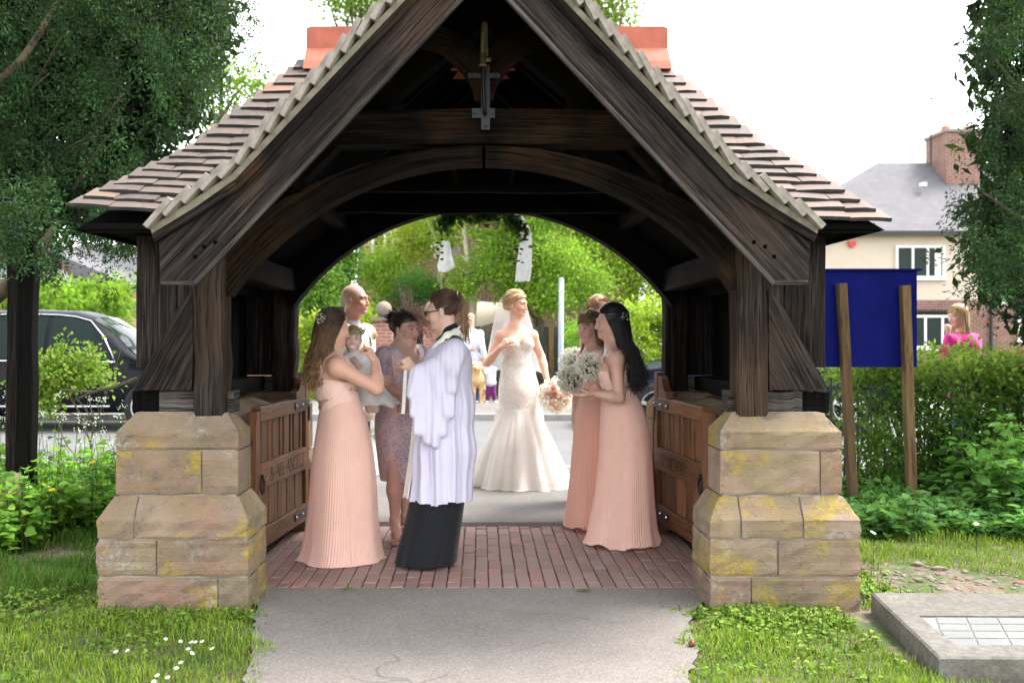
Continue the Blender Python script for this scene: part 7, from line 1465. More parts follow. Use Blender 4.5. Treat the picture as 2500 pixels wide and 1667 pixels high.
V, Q = shell(tp, .011, .009, lambda c: (c[:, 2] > J['waist'][2]-.05) & (c[:, 2] < zt+.06) & (tdist(tq, c) < .026) & (np.abs((c-J['chest'])@B.l) < np.where(c[:, 2] > zt-.08, .122, .30)) & ~((np.abs((c-J['neck'])@B.l) < .058) & (c[:, 2] > zt-.03))); mk('bodice', V, Q, MT['peach_lace'], T, smooth=True)
sk = rings_from([(P(1468,908,d),.125,.108), (P(1468,960,d),.17,.15), (P(1468,1100,d),.19,.18), (P(1468,1232,d),.22,.21)], 24, 200, B, 50, .045, 6, .05, 14, .01); sk[:, :, 2] = np.maximum(sk[:, :, 2], .045); garment('skirt', sk, 'peach_chiffon', T)
hair_cap(T, hd, (.34,.18,.09), lambda q: hairline(q, .062)|(q[:,1] > .07), .014, (.004,.002,.012), [el(hd.w(0,.10,.0), (.05,.045,.05), hd.R, .02)]); cs = scalp(190, .068); strands(T, comb(hd, cs, (.02,.12,.0), grow=.020, jit=.1), .0048, .003, (.42,.24,.12), (.28,.14,.07))
fg = np.stack([[hd.w(-.045+.085*u+.03*t, -.058-.034*math.sin(t*1.5)+.010*t, .124-.085*t*(1-.5*u)+rng.normal(0,.003)) for t in np.linspace(0,1,7)] for u in np.linspace(0,1,50)]); strands(T, fg, .0036, .0014, (.46,.27,.13), (.34,.18,.09))
# ------------------------------------------------ flower girl beyond
d = 9.7; B = Frame((0,0,0), 30); hd = Frame(P(915,905,d), 40, 0, 0, .86); J = joints(d, neck=(913,938), chest=(913,962), waist=(914,995), pelvis=(915,1020), shL=(937,950,.03), shR=(890,950,-.03), elL=(942,985,0), wrL=(925,1010,-.1), elR=(885,985,-.05), wrR=(905,1010,-.14))
T = thing('person', (J['pelvis'][0], d, .05), 'flower girl in long white dress standing outside the gate', 'person')
pr = head_prims(hd)+[rc(hd.w(0,.02,-.05), J['neck'], .038, .04, .02)]+torso_prims(J, B, .66, 0)+arm_prims(J['shL'], J['elL'], J['wrL'], .66)+arm_prims(J['shR'], J['elR'], J['wrR'], .66)+hand_prims(J['wrL'], (-.5,-.5,-.3), (0,.3,-.5), -1, .65, .7)+hand_prims(J['wrR'], (.5,-.5,-.3), (0,.3,-.5), 1, .65, .7)
build_body(T, pr, PALE, [hd], [], h=.010, fh=.006, paints=[lambda V, c: paint_head(V, c, hd, PALE)])
V, Q = shell(torso_prims(J, B, .66, 0), .010, .008, lambda c: (c[:, 2] < J['shL'][2]+.02)); mk('bodice', V, Q, MT['white_cotton'], T, smooth=True)
sk = rings_from([(P(914,990,d),.085,.08), (P(914,1030,d),.14,.13), (P(913,1100,d),.19,.19), (P(912,1166,d),.235,.235)], 20, 160, B, 0, 0, 9, .08, 3, .01); sk[:, :, 2] = np.maximum(sk[:, :, 2], .065); garment('skirt', sk, 'white_tulle', T)
hair_cap(T, hd, (.2,.11,.05), lambda q: hairline(q, .075)|((q[:,2] < 0)&(q[:,1] > 0)), .014)
PM = thing('flower_ball', tuple(P(916,1056,d-.14)-np.array([0,0,.07])), "small hanging ball of baby's breath held by the flower girl", 'flower ball'); c = P(916,1056,d-.14); V, Fc, C = blossoms(c, .062, 260, .016, [(.72,.72,.62),(.8,.8,.74),(.35,.4,.2)]); mk('blossom', V, Fc, MT['petal'], PM, col=C); MB().tube([c+np.array([0,0,.06]), P(914,1012,d-.16)], .004, 5).build('ribbon_loop', MT['white_cotton'], PM)
# ------------------------------------------------ bouquets
def breath_bouquet(c, r, stem_to, label, n=620):
    c = np.asarray(c); t = thing('bouquet', tuple(stem_to), label, 'bouquet', "baby's breath bouquets"); V, Fc, C = blossoms(c, r, n, .0135, [(.84,.83,.74),(.88,.88,.82),(.74,.72,.56),(.90,.90,.86)]); mk('blossom', V, Fc, MT['petal'], t, col=C)
    q = rng.normal(size=(170, 3)); q /= np.linalg.norm(q, axis=1, keepdims=True); e = c+q*r*.85; b0 = np.tile(c+(np.asarray(stem_to)-c)*.35, (170, 1)); pt = np.stack([b0, (b0+e)/2+rng.normal(0,.006,(170,3)), e], 1); V, Fc = tubes_many(pt, .0022, .0014, 3); mk('stems', V, Fc, MT['leaf'], t, col=np.tile([[.10,.14,.05]], (len(V), 1)))
    MB().tube([c+(np.asarray(stem_to)-c)*.3, stem_to], [.02,.016], 10).build('wrapped_handle', MT['white_cotton'], t, smooth=True); return t
breath_bouquet(P(1441,895,6.56), .092, P(1426,950,6.56), "baby's breath bouquet on a white wrapped handle beside the dark-haired bridesmaid")
breath_bouquet(P(1394,925,6.85), .102, P(1428,952,6.90), "drooping baby's breath bouquet hanging lowest, next to the bride's roses")
breath_bouquet(P(1400,882,7.55), .105, P(1432,915,7.74), "baby's breath bouquet behind the other two, held by the hidden bridesmaid")
c = P(1359,962,8.72); BT = thing('bouquet', tuple(P(1338,938,8.84)), "bride's round bouquet of peach roses and ivory blooms", 'bouquet')
dv = rng.normal(size=(420,3)); dv /= np.linalg.norm(dv,axis=1,keepdims=True); V, Fc, C = ovals_geo(c+dv*.135*(.7+.3*rng.random((420,1))), dv*.9+rng.normal(size=(420,3))*.6, .048, .046, palette(420, [(.92,.90,.84),(.92,.91,.88),(.92,.86,.76),(.90,.89,.74)], .04)); mk('ivory_blooms', V, Fc, MT['petal'], BT, col=C)
for k in range(22):
    dv = unit(rng.normal(size=3)*np.array([1,.5,1])+np.array([0,-.9,-.1])); rcn = c+dv*.142; vs, fs, cc, k0 = [], [], [], 0
    for lay, (nr, rr, tl) in enumerate(((5,.012,.25),(6,.022,.55),(7,.032,.95))):
        for j in range(nr):
            a = 6.283*j/nr+lay*.5; s1 = unit(np.cross(dv, (.3,.2,.9))); s2 = np.cross(dv, s1); o = s1*math.cos(a)+s2*math.sin(a); tn = -s1*math.sin(a)+s2*math.cos(a); b0 = rcn-dv*.02+o*rr*.35; e = rcn+dv*(.022-.02*tl)+o*rr; w = rr*.75; vs.append([b0-tn*w*.5, b0+tn*w*.5, (b0+e)/2+tn*w*.8+o*.004, e+tn*w*.35, e-tn*w*.35, (b0+e)/2-tn*w*.8+o*.004]); fs.append((k0,k0+1,k0+2,k0+3,k0+4,k0+5)); k0 += 6; cc += [np.array([.92,.66-.02*lay+.08*(lay == 2),.46+.08*lay])*rng.normal(1,.06)]*6
    mk('rose', np.concatenate(vs), fs, MT['petal'], BT, col=np.clip(np.array(cc), 0, 1))
V, Fc, C = leaves_geo(c+rng.normal(0,.05,(12,3)), rng.normal(size=(12,3))+np.array([.3,-.2,-.4]), .14, .022, palette(12, [(.60,.66,.45),(.75,.76,.6)])); tag(mk('foliage', V, Fc, MT['petal'], BT, col=C), kind='stuff'); MB().tube([c+np.array([-.03,.03,.05]), P(1336,935,8.86)], .018, 10).build('handle', MT['white_cotton'], BT)
# ------------------------------------------------ passers-by
def walker(d, J, theta, hc, hs, top, legs, skin, label, hairc, w=1.0, s=1.0, glasses=False, h=.016, hth=None):
    B = Frame((0,0,0), theta); hd = Frame(P(hc[0], hc[1], d), theta if hth is None else hth, 5, 0, hs); J = joints(d, **J); T = thing('person', (J['pelvis'][0], d, .09), label, 'person')
    pr = head_prims(hd)+[rc(hd.w(0,.02,-.05), J['neck'], .055*s, .06*s, .03)]+torso_prims(J, B, w, 0, True)+arm_prims(J['shL'], J['elL'], J['wrL'], 1.1*s)+arm_prims(J['shR'], J['elR'], J['wrR'], 1.1*s)+leg_prims(J['hipL'], J['knL'], J['anL'], J['toeL'], s)+leg_prims(J['hipR'], J['knR'], J['anR'], J['toeR'], s)+hand_prims(J['wrL'], J['wrL']-J['elL'], (0,.5,.3), -1, s, .7)+hand_prims(J['wrR'], J['wrR']-J['elR'], (0,.5,.3), 1, s, .7)
    build_body(T, pr, skin, [hd], [], h=h, fh=.009, paints=[lambda V, c: paint_head(V, c, hd, skin)])
    V, Q = mesh_prims(torso_prims(J, B, w*1.06, 0, True)+arm_prims(J['shL'], J['elL'], J['elL']*.1+J['wrL']*.9, 1.35*s)+arm_prims(J['shR'], J['elR'], J['elR']*.1+J['wrR']*.9, 1.35*s)+[el(J['pelvis'], np.array([.18,.15,.10])*w, B.R, .05)], h, (), .012); V[:, 2] += 0; keep = V[Q].mean(1)[:, 2] < J['neck'][2]+.02; mk('top', V, Q[keep], MT[top], T, smooth=True)
    V, Q = mesh_prims([rc(J['hip'+k], J['kn'+k], .095*s, .075*s, .03) for k in 'LR']+[rc(J['kn'+k], J['an'+k], .075*s, .058*s, .03) for k in 'LR']+[el(J['pelvis'], np.array([.165,.13,.10])*w, B.R, .04)], h, (), .006); mk('trousers', V, Q, MT[legs], T, smooth=True)
    V, Q = mesh_prims([rc(J['an'+k]-np.array([0,0,.02*s]), J['toe'+k], .05*s, .042*s, .02) for k in 'LR'], h*.8, (), .004); mk_pair('shoe', V, Q, MT['white_paint'], T, smooth=True)
    hair_cap(T, hd, hairc, lambda q: hairline(q, .075), .014, hh=.008)
    if glasses: MB().tube([hd.w(-.06,-.10,.012), hd.w(0,-.112,.010), hd.w(.06,-.10,.012)], .004, 5).build('glasses', MT['black_plastic'], T)
    return T
walker(20.2, dict(neck=(1150,805), chest=(1154,835), waist=(1156,875), pelvis=(1156,895), shL=(1172,815), shR=(1130,815), elL=(1178,850,-.1), wrL=(1185,888,-.1), elR=(1128,845,-.15), wrR=(1148,852,-.3), hipL=(1164,905), hipR=(1146,905), knL=(1164,945), anL=(1164,980), toeL=(1164,987,-.15), knR=(1146,945), anR=(1146,980), toeR=(1146,987,-.15)), -10, (1149,782), 1.0, 'grey_hoodie', 'denim', (.58,.34,.27), 'man in pale grey sweatshirt with glasses standing across the road', (.30,.22,.13), 1.0, 1.0, True)
walker(19.9, dict(neck=(1184,898), chest=(1192,908), waist=(1196,924), pelvis=(1198,934), shL=(1206,900), shR=(1180,900), elL=(1206,918), wrL=(1204,932,-.05), elR=(1176,896), wrR=(1170,886,.1), hipL=(1203,940), hipR=(1193,940), knL=(1205,960), anL=(1208,978), toeL=(1216,986,-.08), knR=(1191,960), anR=(1190,978), toeR=(1188,986,-.1)), 25, (1183,884), .78, 'grey_hoodie', 'purple_cloth', (.6,.38,.3), 'toddler in grey jacket and purple trousers reaching up a hand', (.30,.18,.09), .52, .55, h=.012)
d = 10.2; J_ = dict(neck=(2350,815), chest=(2352,850), waist=(2354,920), pelvis=(2354,970), shL=(2376,832,.1), shR=(2322,834,-.1), elL=(2384,905,.05), wrL=(2360,940,-.15), elR=(2312,890,-.12), wrR=(2316,815,-.14), hipL=(2364,985,.05), hipR=(2344,985,-.05), knL=(2364,1080,.05), anL=(2364,1125,.05), toeL=(2346,1132,0), knR=(2344,1080,-.05), anR=(2344,1125,-.05), toeR=(2326,1132,-.1))
PK = walker(d, J_, -62, (2338,774), .95, 'pink_cloth', 'denim', (.62,.38,.30), 'fair-haired woman in bright pink top looking over the hedge', (.40,.24,.11), .92, .92, h=.017, hth=-72)
hd = Frame(P(2338,774,d), -72, 5, 0, .95); st = scalp(300, .08); strands(PK, falling(hd, st[st[:,1] > -.05], .17, wave=.006, back=.01), .006, .004, (.40,.25,.12), (.55,.38,.2)); fg = np.stack([[hd.w(x*(.75+.3*t), -.062-.030*math.sin(t*1.5)+.25*abs(x)*t, .122-.088*t) for t in np.linspace(0,1,7)] for x in np.linspace(-.060,.060,50)]); strands(PK, fg, .0036, .0014, (.42,.26,.12), (.5,.33,.16))
# ------------------------------------------------ dog
simple('dog_coat', (.62,.40,.20), .9, .25, 20, .8, 160, .01)
d = 20.0; D = thing('dog', tuple(P(1167,985,d)), 'pale golden dog standing beside the toddler', 'dog'); q = lambda x, y, dd=0: P(x, y, d+dd)
dp = [el(q(1166,925,-.1), (.13,.17,.17), None, .06), rc(q(1166,925,-.1), q(1170,922,.35), .15, .12, .06), el(q(1170,922,.40), (.13,.14,.14), None, .05), rc(q(1165,915,-.15), q(1163,897,-.25), .10, .085, .04), el(q(1162,893,-.28), (.085,.09,.085), None, .03), rc(q(1162,896,-.33), q(1161,900,-.45), .05, .038, .03), el(q(1161,899,-.49), (.018,.015,.014), None, .01)]
for x in (-1, 1): dp += [el(q(1162+x*10,897,-.26), (.025,.04,.07), None, .02), rc(q(1166+x*9,930,-.12), q(1166+x*9,960,-.14), .06, .04, .03), rc(q(1166+x*9,960,-.14), q(1166+x*9,982,-.13), .036, .032, .02), rc(q(1166+x*9,982,-.14), q(1166+x*9,984,-.19), .035, .03, .02), rc(q(1171+x*9,930,.38), q(1171+x*9,950,.33), .08, .05, .03), rc(q(1171+x*9,950,.33), q(1171+x*9,965,.45), .045, .035, .02), rc(q(1171+x*9,965,.45), q(1171+x*9,983,.42), .034, .03, .02), rc(q(1171+x*9,983,.42), q(1171+x*9,985,.36), .033, .03, .02)]
dp.append(rc(q(1172,915,.5), q(1178,945,.7), .045, .03, .03)); V, Q = mesh_prims(dp, .014); mk('body', V, Q, MT['dog_coat'], D, smooth=True)
for x in (-1, 1): V, Fc, _ = ball_geo(q(1162+x*4,891,-.36), .013, 8, 5); mk('eye', V, Fc, MT['black_plastic'], D)
V, Fc, _ = ball_geo(q(1161,898.5,-.50), .02, 8, 5); mk('nose', V, Fc, MT['black_plastic'], D)
# ================================================================ SMALL THINGS
# notice board seen from behind
d = 8.0; NB = thing('notice_board', tuple(P(2140,1236,d)*np.array([1,1,0])+np.array([0,0,0.])), 'blue notice board seen from the back on two timber posts', 'notice board')
s_ = NT('blue_board'); co = s_.coord(); s_.set(Base_Color=s_.ramp(s_.noise(co, 4, 4), [(.3, (.0015,.003,.075)), (.7, (.003,.006,.10))]), Roughness=.8); s_.b.inputs['Specular IOR Level'].default_value = .1
a, b = P(2005,662,d+.06), P(2236,896,d+.06); MB().box((a[0],d+.04,b[2]),(b[0],d+.085,a[2])).build('panel', MT['blue_board'], NB); MB().box((a[0]-.02,d+.02,a[2]+.002),(b[0]+.035,d+.11,a[2]+.018)).build('top_cap', MT['blue_board'], NB)
for sx0, sx1 in ((2054,2066),(2209,2209)):
    p0, p1 = P(sx1+18,1236,d), P(sx0+0,692 if sx0 < 2100 else 697,d); p0[2] = -.05; timber('post', p0, p1, .07, .075, 'post_oak', NB, side=(1,0,0), nseg=8, c=.005, wobble=.0012)
# iron railings
RL = thing('railing', (3.2,8.6,0.0), 'black iron railings with plain uprights behind the notice board', 'railing')
y = 8.62; zt = .955
for k in range(26):
    x = 2.12+k*.1155; MB().tube([(x,y,.0),(x,y,zt+.06),(x,y,zt+.085)], [.008,.008,.001], 6).build('upright', MT['black_iron'], RL)
for z in (.12, zt-.03): MB().box((2.05,y-.006,z),(5.1,y+.006,z+.03)).build('rail', MT['black_iron'], RL)
# small white sign on the railing
SG = thing('sign', (2.92,8.66,.5), 'small white sign with grey letters fixed behind the railings', 'sign'); MB().box((2.60,8.65,.60),(3.0,8.655,.93)).build('plate', MT['white_paint'], SG)
simple('grey_ink', (.25,.25,.33), .7, .05, 3, 0)
m = MB(); m.tube([(2.83+.04*math.cos(t),8.647,.76+.055*math.sin(t)) for t in np.linspace(0,6.28,18)], .011, 5, False); m.tube([(2.90,8.647,.82),(2.925,8.647,.76),(2.95,8.647,.82)], .010, 5, False); m.tube([(2.925,8.647,.76),(2.92,8.647,.70)], .010, 5, False); m.build('lettering', MT['grey_ink'], SG)
# stone slab of a grave with tiled inset
def slab_mat():
    s = NT('slab'); co = s.coord(); n = s.noise(co, 30, 6, .7); big = s.noise(co, 3, 4); c = s.ramp(n, [(.3, (.085,.077,.068)), (.55, (.15,.138,.122)), (.72, (.22,.205,.185))]); c = s.mix(s.gray(big, .35, .65), c, s.mix(.5, c, (.075,.068,.05))); s.set(Base_Color=c, Roughness=.95, Normal=s.bump(n, .7, .01)); return s.m
slab_mat()
GS = thing('grave_slab', (2.45,4.5,0), 'low concrete grave kerb with pale tiled inset beside the right pier', 'grave slab')
rot = lambda x, y: (1.855+(x*1.0)-(y*-.085)*1.0, 4.02+y+x*-.02)
def rpoly(pts, z): return [(*rot(x, y), z) for x, y in pts]
o = [(0,0),(1.5,0),(1.5,1.02),(0.04,1.02)]; ii = [(.13,.16),(1.40,.16),(1.40,.60),(.13,.60)]
bev = .008; ob = [(-.0,-.0),(1.5,0),(1.5,1.02),(.04,1.02)]; ot = [(.010,.010),(1.49,.010),(1.49,1.01),(.05,1.01)]
V = rpoly(ob, -.03)+rpoly(ob, .075)+rpoly(ot, .084)+rpoly(ii, .084)+rpoly(ii, .074); Fc = []
for k in (0, 4, 8): Fc += [(k+i, k+(i+1) % 4, k+4+(i+1) % 4, k+4+i) for i in range(4)]
Fc += [(12+i, 12+(i+1) % 4, 16+(i+1) % 4, 16+i) for i in range(4)]; mk('kerb', V, Fc, MT['slab'], GS)
simple('inset_tile', (.150,.153,.152), .8, .12, 8, .3, 60); simple('inset_grout', (.172,.176,.176), .8, .05, 10, .2)
mk('bed', rpoly(ii, .0755), [(0,1,2,3)], MT['inset_grout'], GS)
nx = 9
for i in range(nx):
    for j in range(4):
        x0 = .134+i*1.262/nx; x1 = x0+1.262/nx-.007; y0 = .164+j*.434/4; y1 = y0+.434/4-.007; sh = .03*(j-1.5); mk('tile', rpoly([(max(.132,x0+sh),y0),(min(1.398,x1+sh),y0),(min(1.398,x1+sh+.03),y1),(max(.132,x0+sh+.03),y1)], .079), [(0,1,2,3)], MT['inset_tile'], GS)
mk('rust_stain', rpoly([(.80+.05*math.cos(a)*(1+.3*math.sin(3*a)), .76+.03*math.sin(a)) for a in np.linspace(0,6.0,11)], .0855), [tuple(range(11))], simple('rust', (.22,.09,.04), .9, .3, 30, .3), GS)
# rubble on the bare patch by the pier
simple('rubble', (.21,.175,.145), .95, .35, 12, .6, 60, .006); simple('rubble_red', (.20,.115,.09), .95, .3, 12, .6, 60, .006)
def pebble(seed):
    r = np.random.default_rng(seed); d_ = np.array([(a, b, c) for a in (-1,0,1) for b in (-1,0,1) for c in (-1,0,1) if (a, b, c) != (0,0,0)], float); d_ /= np.linalg.norm(d_, axis=1, keepdims=True); d_ *= (1+r.normal(0,.18,(26,1))); d_[:, 2] *= .45; bm = bmesh.new(); [bm.verts.new(v) for v in d_]; bmesh.ops.convex_hull(bm, input=bm.verts); me = bpy.data.meshes.new('stone_chip'); bm.to_mesh(me); bm.free(); return me
pm = []
for k in range(6): me = pebble(k); me.materials.append(MT['rubble' if k % 3 else 'rubble_red']); pm.append(me)
RB = thing('rubble', (2.45,5.7,0), 'broken stone chips lying on the bare soil behind the slab', 'rubble')
for k in range(230):
    x, y = (random.gauss(2.5,.33), random.gauss(5.6,.30)) if k > 25 else (random.gauss(2.05,.1), random.gauss(5.35,.2))
    if x < 1.97 or y < 5.13: continue
    s_ = random.uniform(.005,.016) if random.random() < .9 else random.uniform(.018,.032); inst('stone_chip', random.choice(pm), Matrix.Translation((x,y,-.02+s_*.3)) @ Matrix.Rotation(random.random()*6.28, 4, 'Z') @ Matrix.Diagonal((s_*random.uniform(.8,1.8), s_, s_, 1)), RB)
# fallen leaves and debris on the path
def litter(name, c, L, Wd, col, label, grp='litter on the path'):
    c = np.array(c); a = random.random()*6.28; u = np.array([math.cos(a), math.sin(a), 0]); v = np.array([-u[1], u[0], 0]); V = [c-u*L/2, c-u*L*.2+v*Wd*.45+np.array([0,0,.004]), c+u*L*.2+v*Wd*.4+np.array([0,0,.012]), c+u*L/2+np.array([0,0,.004]), c+u*L*.2-v*Wd*.45+np.array([0,0,.010]), c-u*L*.25-v*Wd*.35+np.array([0,0,.002])]
    return tag(mk(name, V, [(0,1,2,3,4,5)], MT['leaf'], col=np.tile([col], (6, 1)), loc=tuple(c)), label, 'leaf', grp)
for sx, sy, L, W_, c_, lab in ((1425,1441,.10,.035,(.10,.19,.03),'ragged fallen green leaf at the edge of the brick floor'),(1162,1340,.045,.02,(.36,.42,.05),'small yellow fallen leaf on the brick floor'),(848,1436,.07,.03,(.16,.26,.04),'scrap of moss green leaf on the path beside the left pier')):
    dd = F*(HC-.014)/(sy-CYP); p = P(sx, sy, dd); litter('fallen_leaf', (p[0],p[1],.012), L, W_, c_, lab)
dd = F*HC/(1580-CYP); p = P(1689,1580,dd); V, Fc, _ = ball_geo((p[0],p[1],.018), .016, 10, 6); tag(mk('conker', V, Fc, simple('conker_brown', (.12,.03,.012), .35, .3, 30, .2), smooth=True, loc=(p[0],p[1],.004)), 'brown nut lying at the right edge of the path', 'nut')
# moss and weed tufts on the path edges
herb('path_weeds', [(-1.16,-1.02,4.9,5.3,.3),(-.98,-.80,3.9,4.9,.25),(.80,.98,3.9,4.9,.25),(1.02,1.16,4.9,5.4,.2)], 260, .01, .04, .022, .012, [(.10,.2,.03),(.14,.24,.04)], 'low weeds fringing both edges of the path') if False else None
# daisies and dandelions
def daisy(c, r, h, label, cols=(.85,.85,.83), eye=(.75,.5,.03), name='daisy', grp='daisies in the lawn', cat='flower'):
    c = np.array(c); t = thing(name, tuple(c), label, cat, grp); vs, fs, k0 = [], [], 0; top = c+np.array([0,0,h]); tilt = np.array([random.gauss(0,.25), -.35, 0])
    for k in range(11):
        a = k*6.283/11; u = np.array([math.cos(a), math.sin(a), 0]); v = np.array([-u[1], u[0], 0]); up = lambda p: p+np.array([0,0,-(p-top)@tilt*1.0]); vs += [up(top+u*r*.2-v*r*.12), up(top+u*r*.2+v*r*.12), up(top+u*r*.95+v*r*.17+np.array([0,0,.002])), up(top+u*r*.95-v*r*.17+np.array([0,0,.002]))]; fs.append((k0,k0+1,k0+2,k0+3)); k0 += 4
    mk('petals', vs, fs, MT['petal'], t, col=np.tile([cols], (len(vs), 1))); V, Fc, _ = ball_geo(top+np.array([0,0,.001]), r*.3, 8, 5); mk('eye', V, Fc, MT['petal'], t, col=np.tile([eye], (len(V), 1))); MB().tube([c-np.array([0,0,.02]), top], .0016, 4).build('stem', MT['grass'], t); return t
simple('stem_green', (.08,.16,.03), .7, .2, 10, 0)
for cx, cy in ((718,1362),(790,1355),(1028,1283),(1120,1298),(1185,1303),(1212,1302),(1253,1298),(1167,1345),(1192,1370),(1122,1428),(1094,1463),(975,1508),(1040,1520),(955,1545),(970,1566),(1315,1342)):
    sx, sy = cx*.3936, 1050+cy*.3936; dd = F*(HC-.05)/(sy-CYP); p = P(sx, sy, dd); o = daisy((p[0],p[1],-.01), .0105, .052, 'white daisy flower in the short lawn left of the path')
for o in [o for o in COL.objects if o.name.startswith('stem') and o.parent and o.parent.name.startswith('daisy')]: o.data.materials[0] = MT['stem_green']
for sx, sy, dd in ((225,1128,6.7),(126,1195,6.3)):
    p = P(sx, sy, dd); daisy((p[0],p[1],0), .022, p[2], 'tall yellow dandelion among the weeds close to the left pier' if sx > 200 else 'lower yellow dandelion among the weeds towards the dark timber posts', (.80,.58,.02), (.8,.5,.02), 'dandelion', 'dandelions')
for sx, sy, dd in ((2384,1275,6.3),(2132,1296,5.9)):
    p = P(sx, sy, dd); daisy((p[0],p[1],-.01), .018, max(.03,p[2]), 'white clover head in the rough grass below the brambles' if sx > 2200 else 'white flower head on a stalk right beside the right pier', (.8,.8,.78), (.75,.75,.7), 'clover', 'clover heads', 'flower')
# garlic mustard: white flower heads on stalks left of the pier (joined: too many to part)
n = 90; x = -4.0+2.0*rng.random(n); y = 7.0+1.4*rng.random(n); hgt = .45+.5*rng.random(n); top = np.stack([x+rng.normal(0,.04,n), y, hgt], 1); st = np.stack([np.stack([x,y,0*x],1), (np.stack([x,y,0*x],1)+top)/2+rng.normal(0,.02,(n,3)), top], 1); sV, sF = tubes_many(st, .004, .002, 4)
p = (top[:, None]+rng.normal(0,.016,(n,12,3))).reshape(-1,3); V, Fc, C = leaves_geo(p, rng.normal(size=(len(p),3)), .017, .014, palette(len(p), [(.82,.84,.80),(.70,.75,.62)], .05)); lp_ = (st[:, 1][:, None]+rng.normal(0,.05,(n,5,3))).reshape(-1,3); V2, F2, C2 = leaves_geo(lp_, rng.normal(size=(len(lp_),3)), .05, .045, palette(len(lp_), [(.10,.22,.03),(.15,.28,.05)]))
tag(mk('wild_flowers', np.concatenate([V, V2, sV]), np.concatenate([Fc, F2+len(V), sF+len(V)+len(V2)]), MT['leaf'], col=np.concatenate([C, C2, np.tile([[.10,.17,.04]], (len(sV),1))])), 'white-headed wild flowers among the weeds by the left pier', 'wild flowers', kind='stuff')
# dark timber post pair and stone stump at far left, bare stick
d = 6.9; TP = thing('timber_post', tuple(P(62,1100,d)*np.array([1,1,0])), 'pair of dark weathered timber posts standing under the yew', 'post')
for sx, w, dd, mt in ((66,.115,0,'dark_shaded_oak'),(36,.08,.12,'old_oak')): p0, p1 = P(sx-4,1120,d+dd), P(sx+4,540,d+dd); p0[2] = -.05; timber('post', p0, p1, w, .11, mt, TP, side=(1,0,0), nseg=8)
p = P(30,1060,6.75); m = MB(); o = [(-.05,0),(.05,0),(.05,.30),(.03,.38),(-.02,.36),(-.05,.30)]; tag(MB().prism([(p[0]+a*1.1, .02+b*1.15) for a, b in o], 6.70, 6.80).build('stone_stump', MT['sandstone'], loc=(p[0],6.75,0)), 'small upright stone stump beside the dark timber posts', 'stone')
SB = thing('stick', tuple(P(170,975,7.6)), 'bare broken branch leaning against the left post of the gate', 'branch'); MB().tube(catmull([P(185,975,7.5),P(235,955,7.4),P(285,943,7.2),P(332,925,7.05)],6), np.linspace(.010,.018,19), 7).tube(catmull([P(140,950,7.7),P(190,955,7.6),P(225,958,7.45)],4), np.linspace(.006,.012,9), 6).build('branch', MT['yew_bark'], SB, smooth=True)
# leaf and lace garland hung from the far arch
d = 7.30; GL = thing('garland', tuple(P(1180,560,d)), 'green leaf garland with white lace streamers hung from the far arch', 'garland')
seg = [(1075,540),(1100,520),(1140,512),(1180,512),(1220,512),(1255,528),(1275,560)]; cp = catmull([P(a,b,d) for a,b in seg], 10); n = 720; i = rng.integers(0, len(cp), n); p = cp[i]+rng.normal(0,1,(n,3))*np.array([.035,.03,.040])+np.array([0,0,-.02]); V, Fc, C = leaves_geo(p, rng.normal(size=(n,3))+np.array([0,-.3,-.6]), .06, .034, palette(n, [(.015,.035,.012),(.03,.06,.02),(.02,.045,.015)])); tag(mk('garland_leaves', V, Fc, MT['leaf'], GL, col=C), kind='stuff')
m = MB()
for k in range(10):
    sx, sy = (1266+((-1)**k)*8+rng.normal(0,4), 575+k*8+rng.normal(0,4)); c = P(sx, sy, d-.02); V, Fc, _ = ball_geo((0,0,0), 1, 10, 5); q_ = .6+.5*rng.random(); m.add((np.array(V)*[.019*q_,.010,.008*q_])@roty(rng.normal(0,.5)).T+c, Fc)
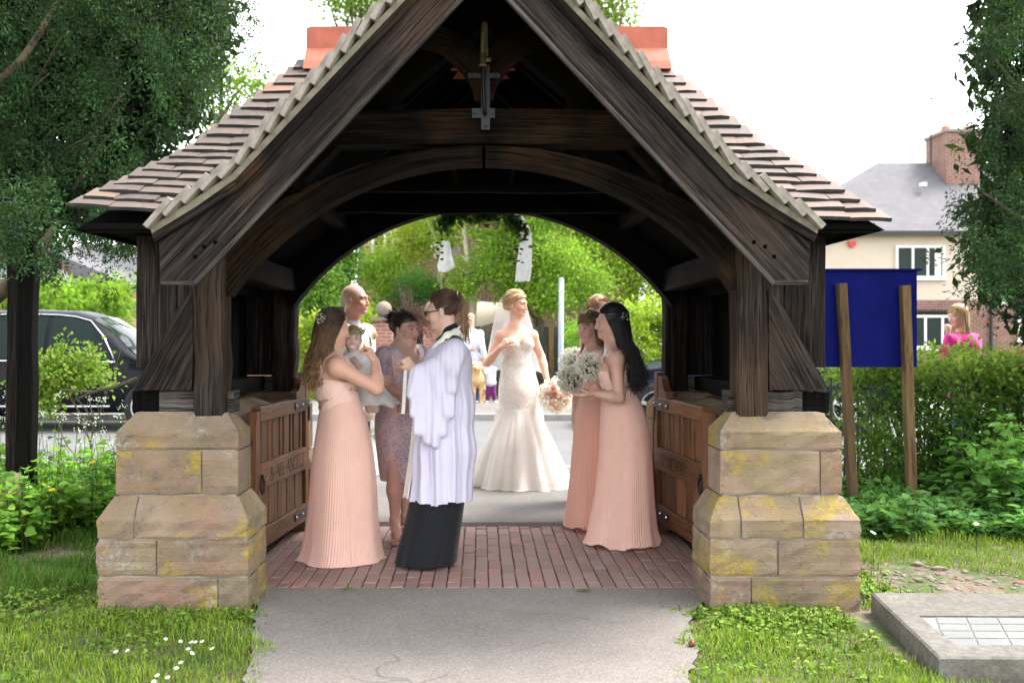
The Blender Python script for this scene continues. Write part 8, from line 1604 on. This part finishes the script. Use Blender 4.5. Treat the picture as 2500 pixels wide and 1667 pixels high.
for k in range(7): c = P(1074+((-1)**k)*5, 585+k*8, d-.02); V, Fc, _ = ball_geo((0,0,0), 1, 10, 5); m.add(np.array(V)*[.014,.010,.008]+c, Fc)
simple('eucalyptus', (.02,.04,.02), .7, .2, 20, 0); m.build_each('eucalyptus_leaf', MT['eucalyptus'], GL)
cloth_mat('white_lace', (.86,.86,.88), .8, .6, .1, .6, 120, .06, lace=((.70,.70,.73), 90, 30), transp=.28)
def lacestrip(outl, r, dd):
    g = []
    for (a, b, y) in outl: g.append([P(a+(b-a)*t, y+(rng.normal(0,1)), d+dd+.012*math.sin(t*9+y*.05)) for t in np.linspace(0,1,9)])
    V, Fc, _ = loft_geo(g, closed=False); mk('lace_streamer', V, Fc, MT['white_lace'], GL, smooth=True)
lacestrip([(1262,1275,525),(1268,1288,545),(1270,1298,570),(1268,1299,600),(1262,1299,640),(1259,1297,665),(1257,1294,687)], 0, .0)
lacestrip([(1078,1098,588),(1076,1101,610),(1072,1105,630),(1067,1112,650),(1070,1092,664)], 0, .0)
V, Fc, C = blossoms(P(1064,610,d), .04, 40, .012, [(.7,.7,.65),(.85,.85,.8)], sq=(.9,.4,1.4)); mk('blossom', V, Fc, MT['petal'], GL, col=C); V, Fc, _ = ball_geo(P(1112,613,d), .032, 14, 8); V = np.array(V); V[:, 1] = (V[:, 1]-d)*.25+d; mk('paper_disc', V, Fc, MT['white_cotton'], GL, smooth=True)
V, Fc, C = blossoms(P(1180,550,d-.03), .11, 40, .016, [(.62,.38,.26),(.75,.72,.62)], sq=(.9,.2,.25)); mk('blossom', V, Fc, MT['petal'], GL, col=C)
# pink roses in the hedge
for sx, sy, dd in ((2487,885,8.75),(2496,862,8.75),(2484,960,8.7),(2304,855,8.75)):
    p = P(sx, sy, dd); V, Fc, C = blossoms(p, .025, 16, .03, [(.6,.08,.16),(.72,.2,.26)]); tag(mk('rose_bloom', V, Fc, MT['petal'], col=C, loc=tuple(p)), 'pink rose bloom in the dark hedge', 'flower', 'roses in the hedge')
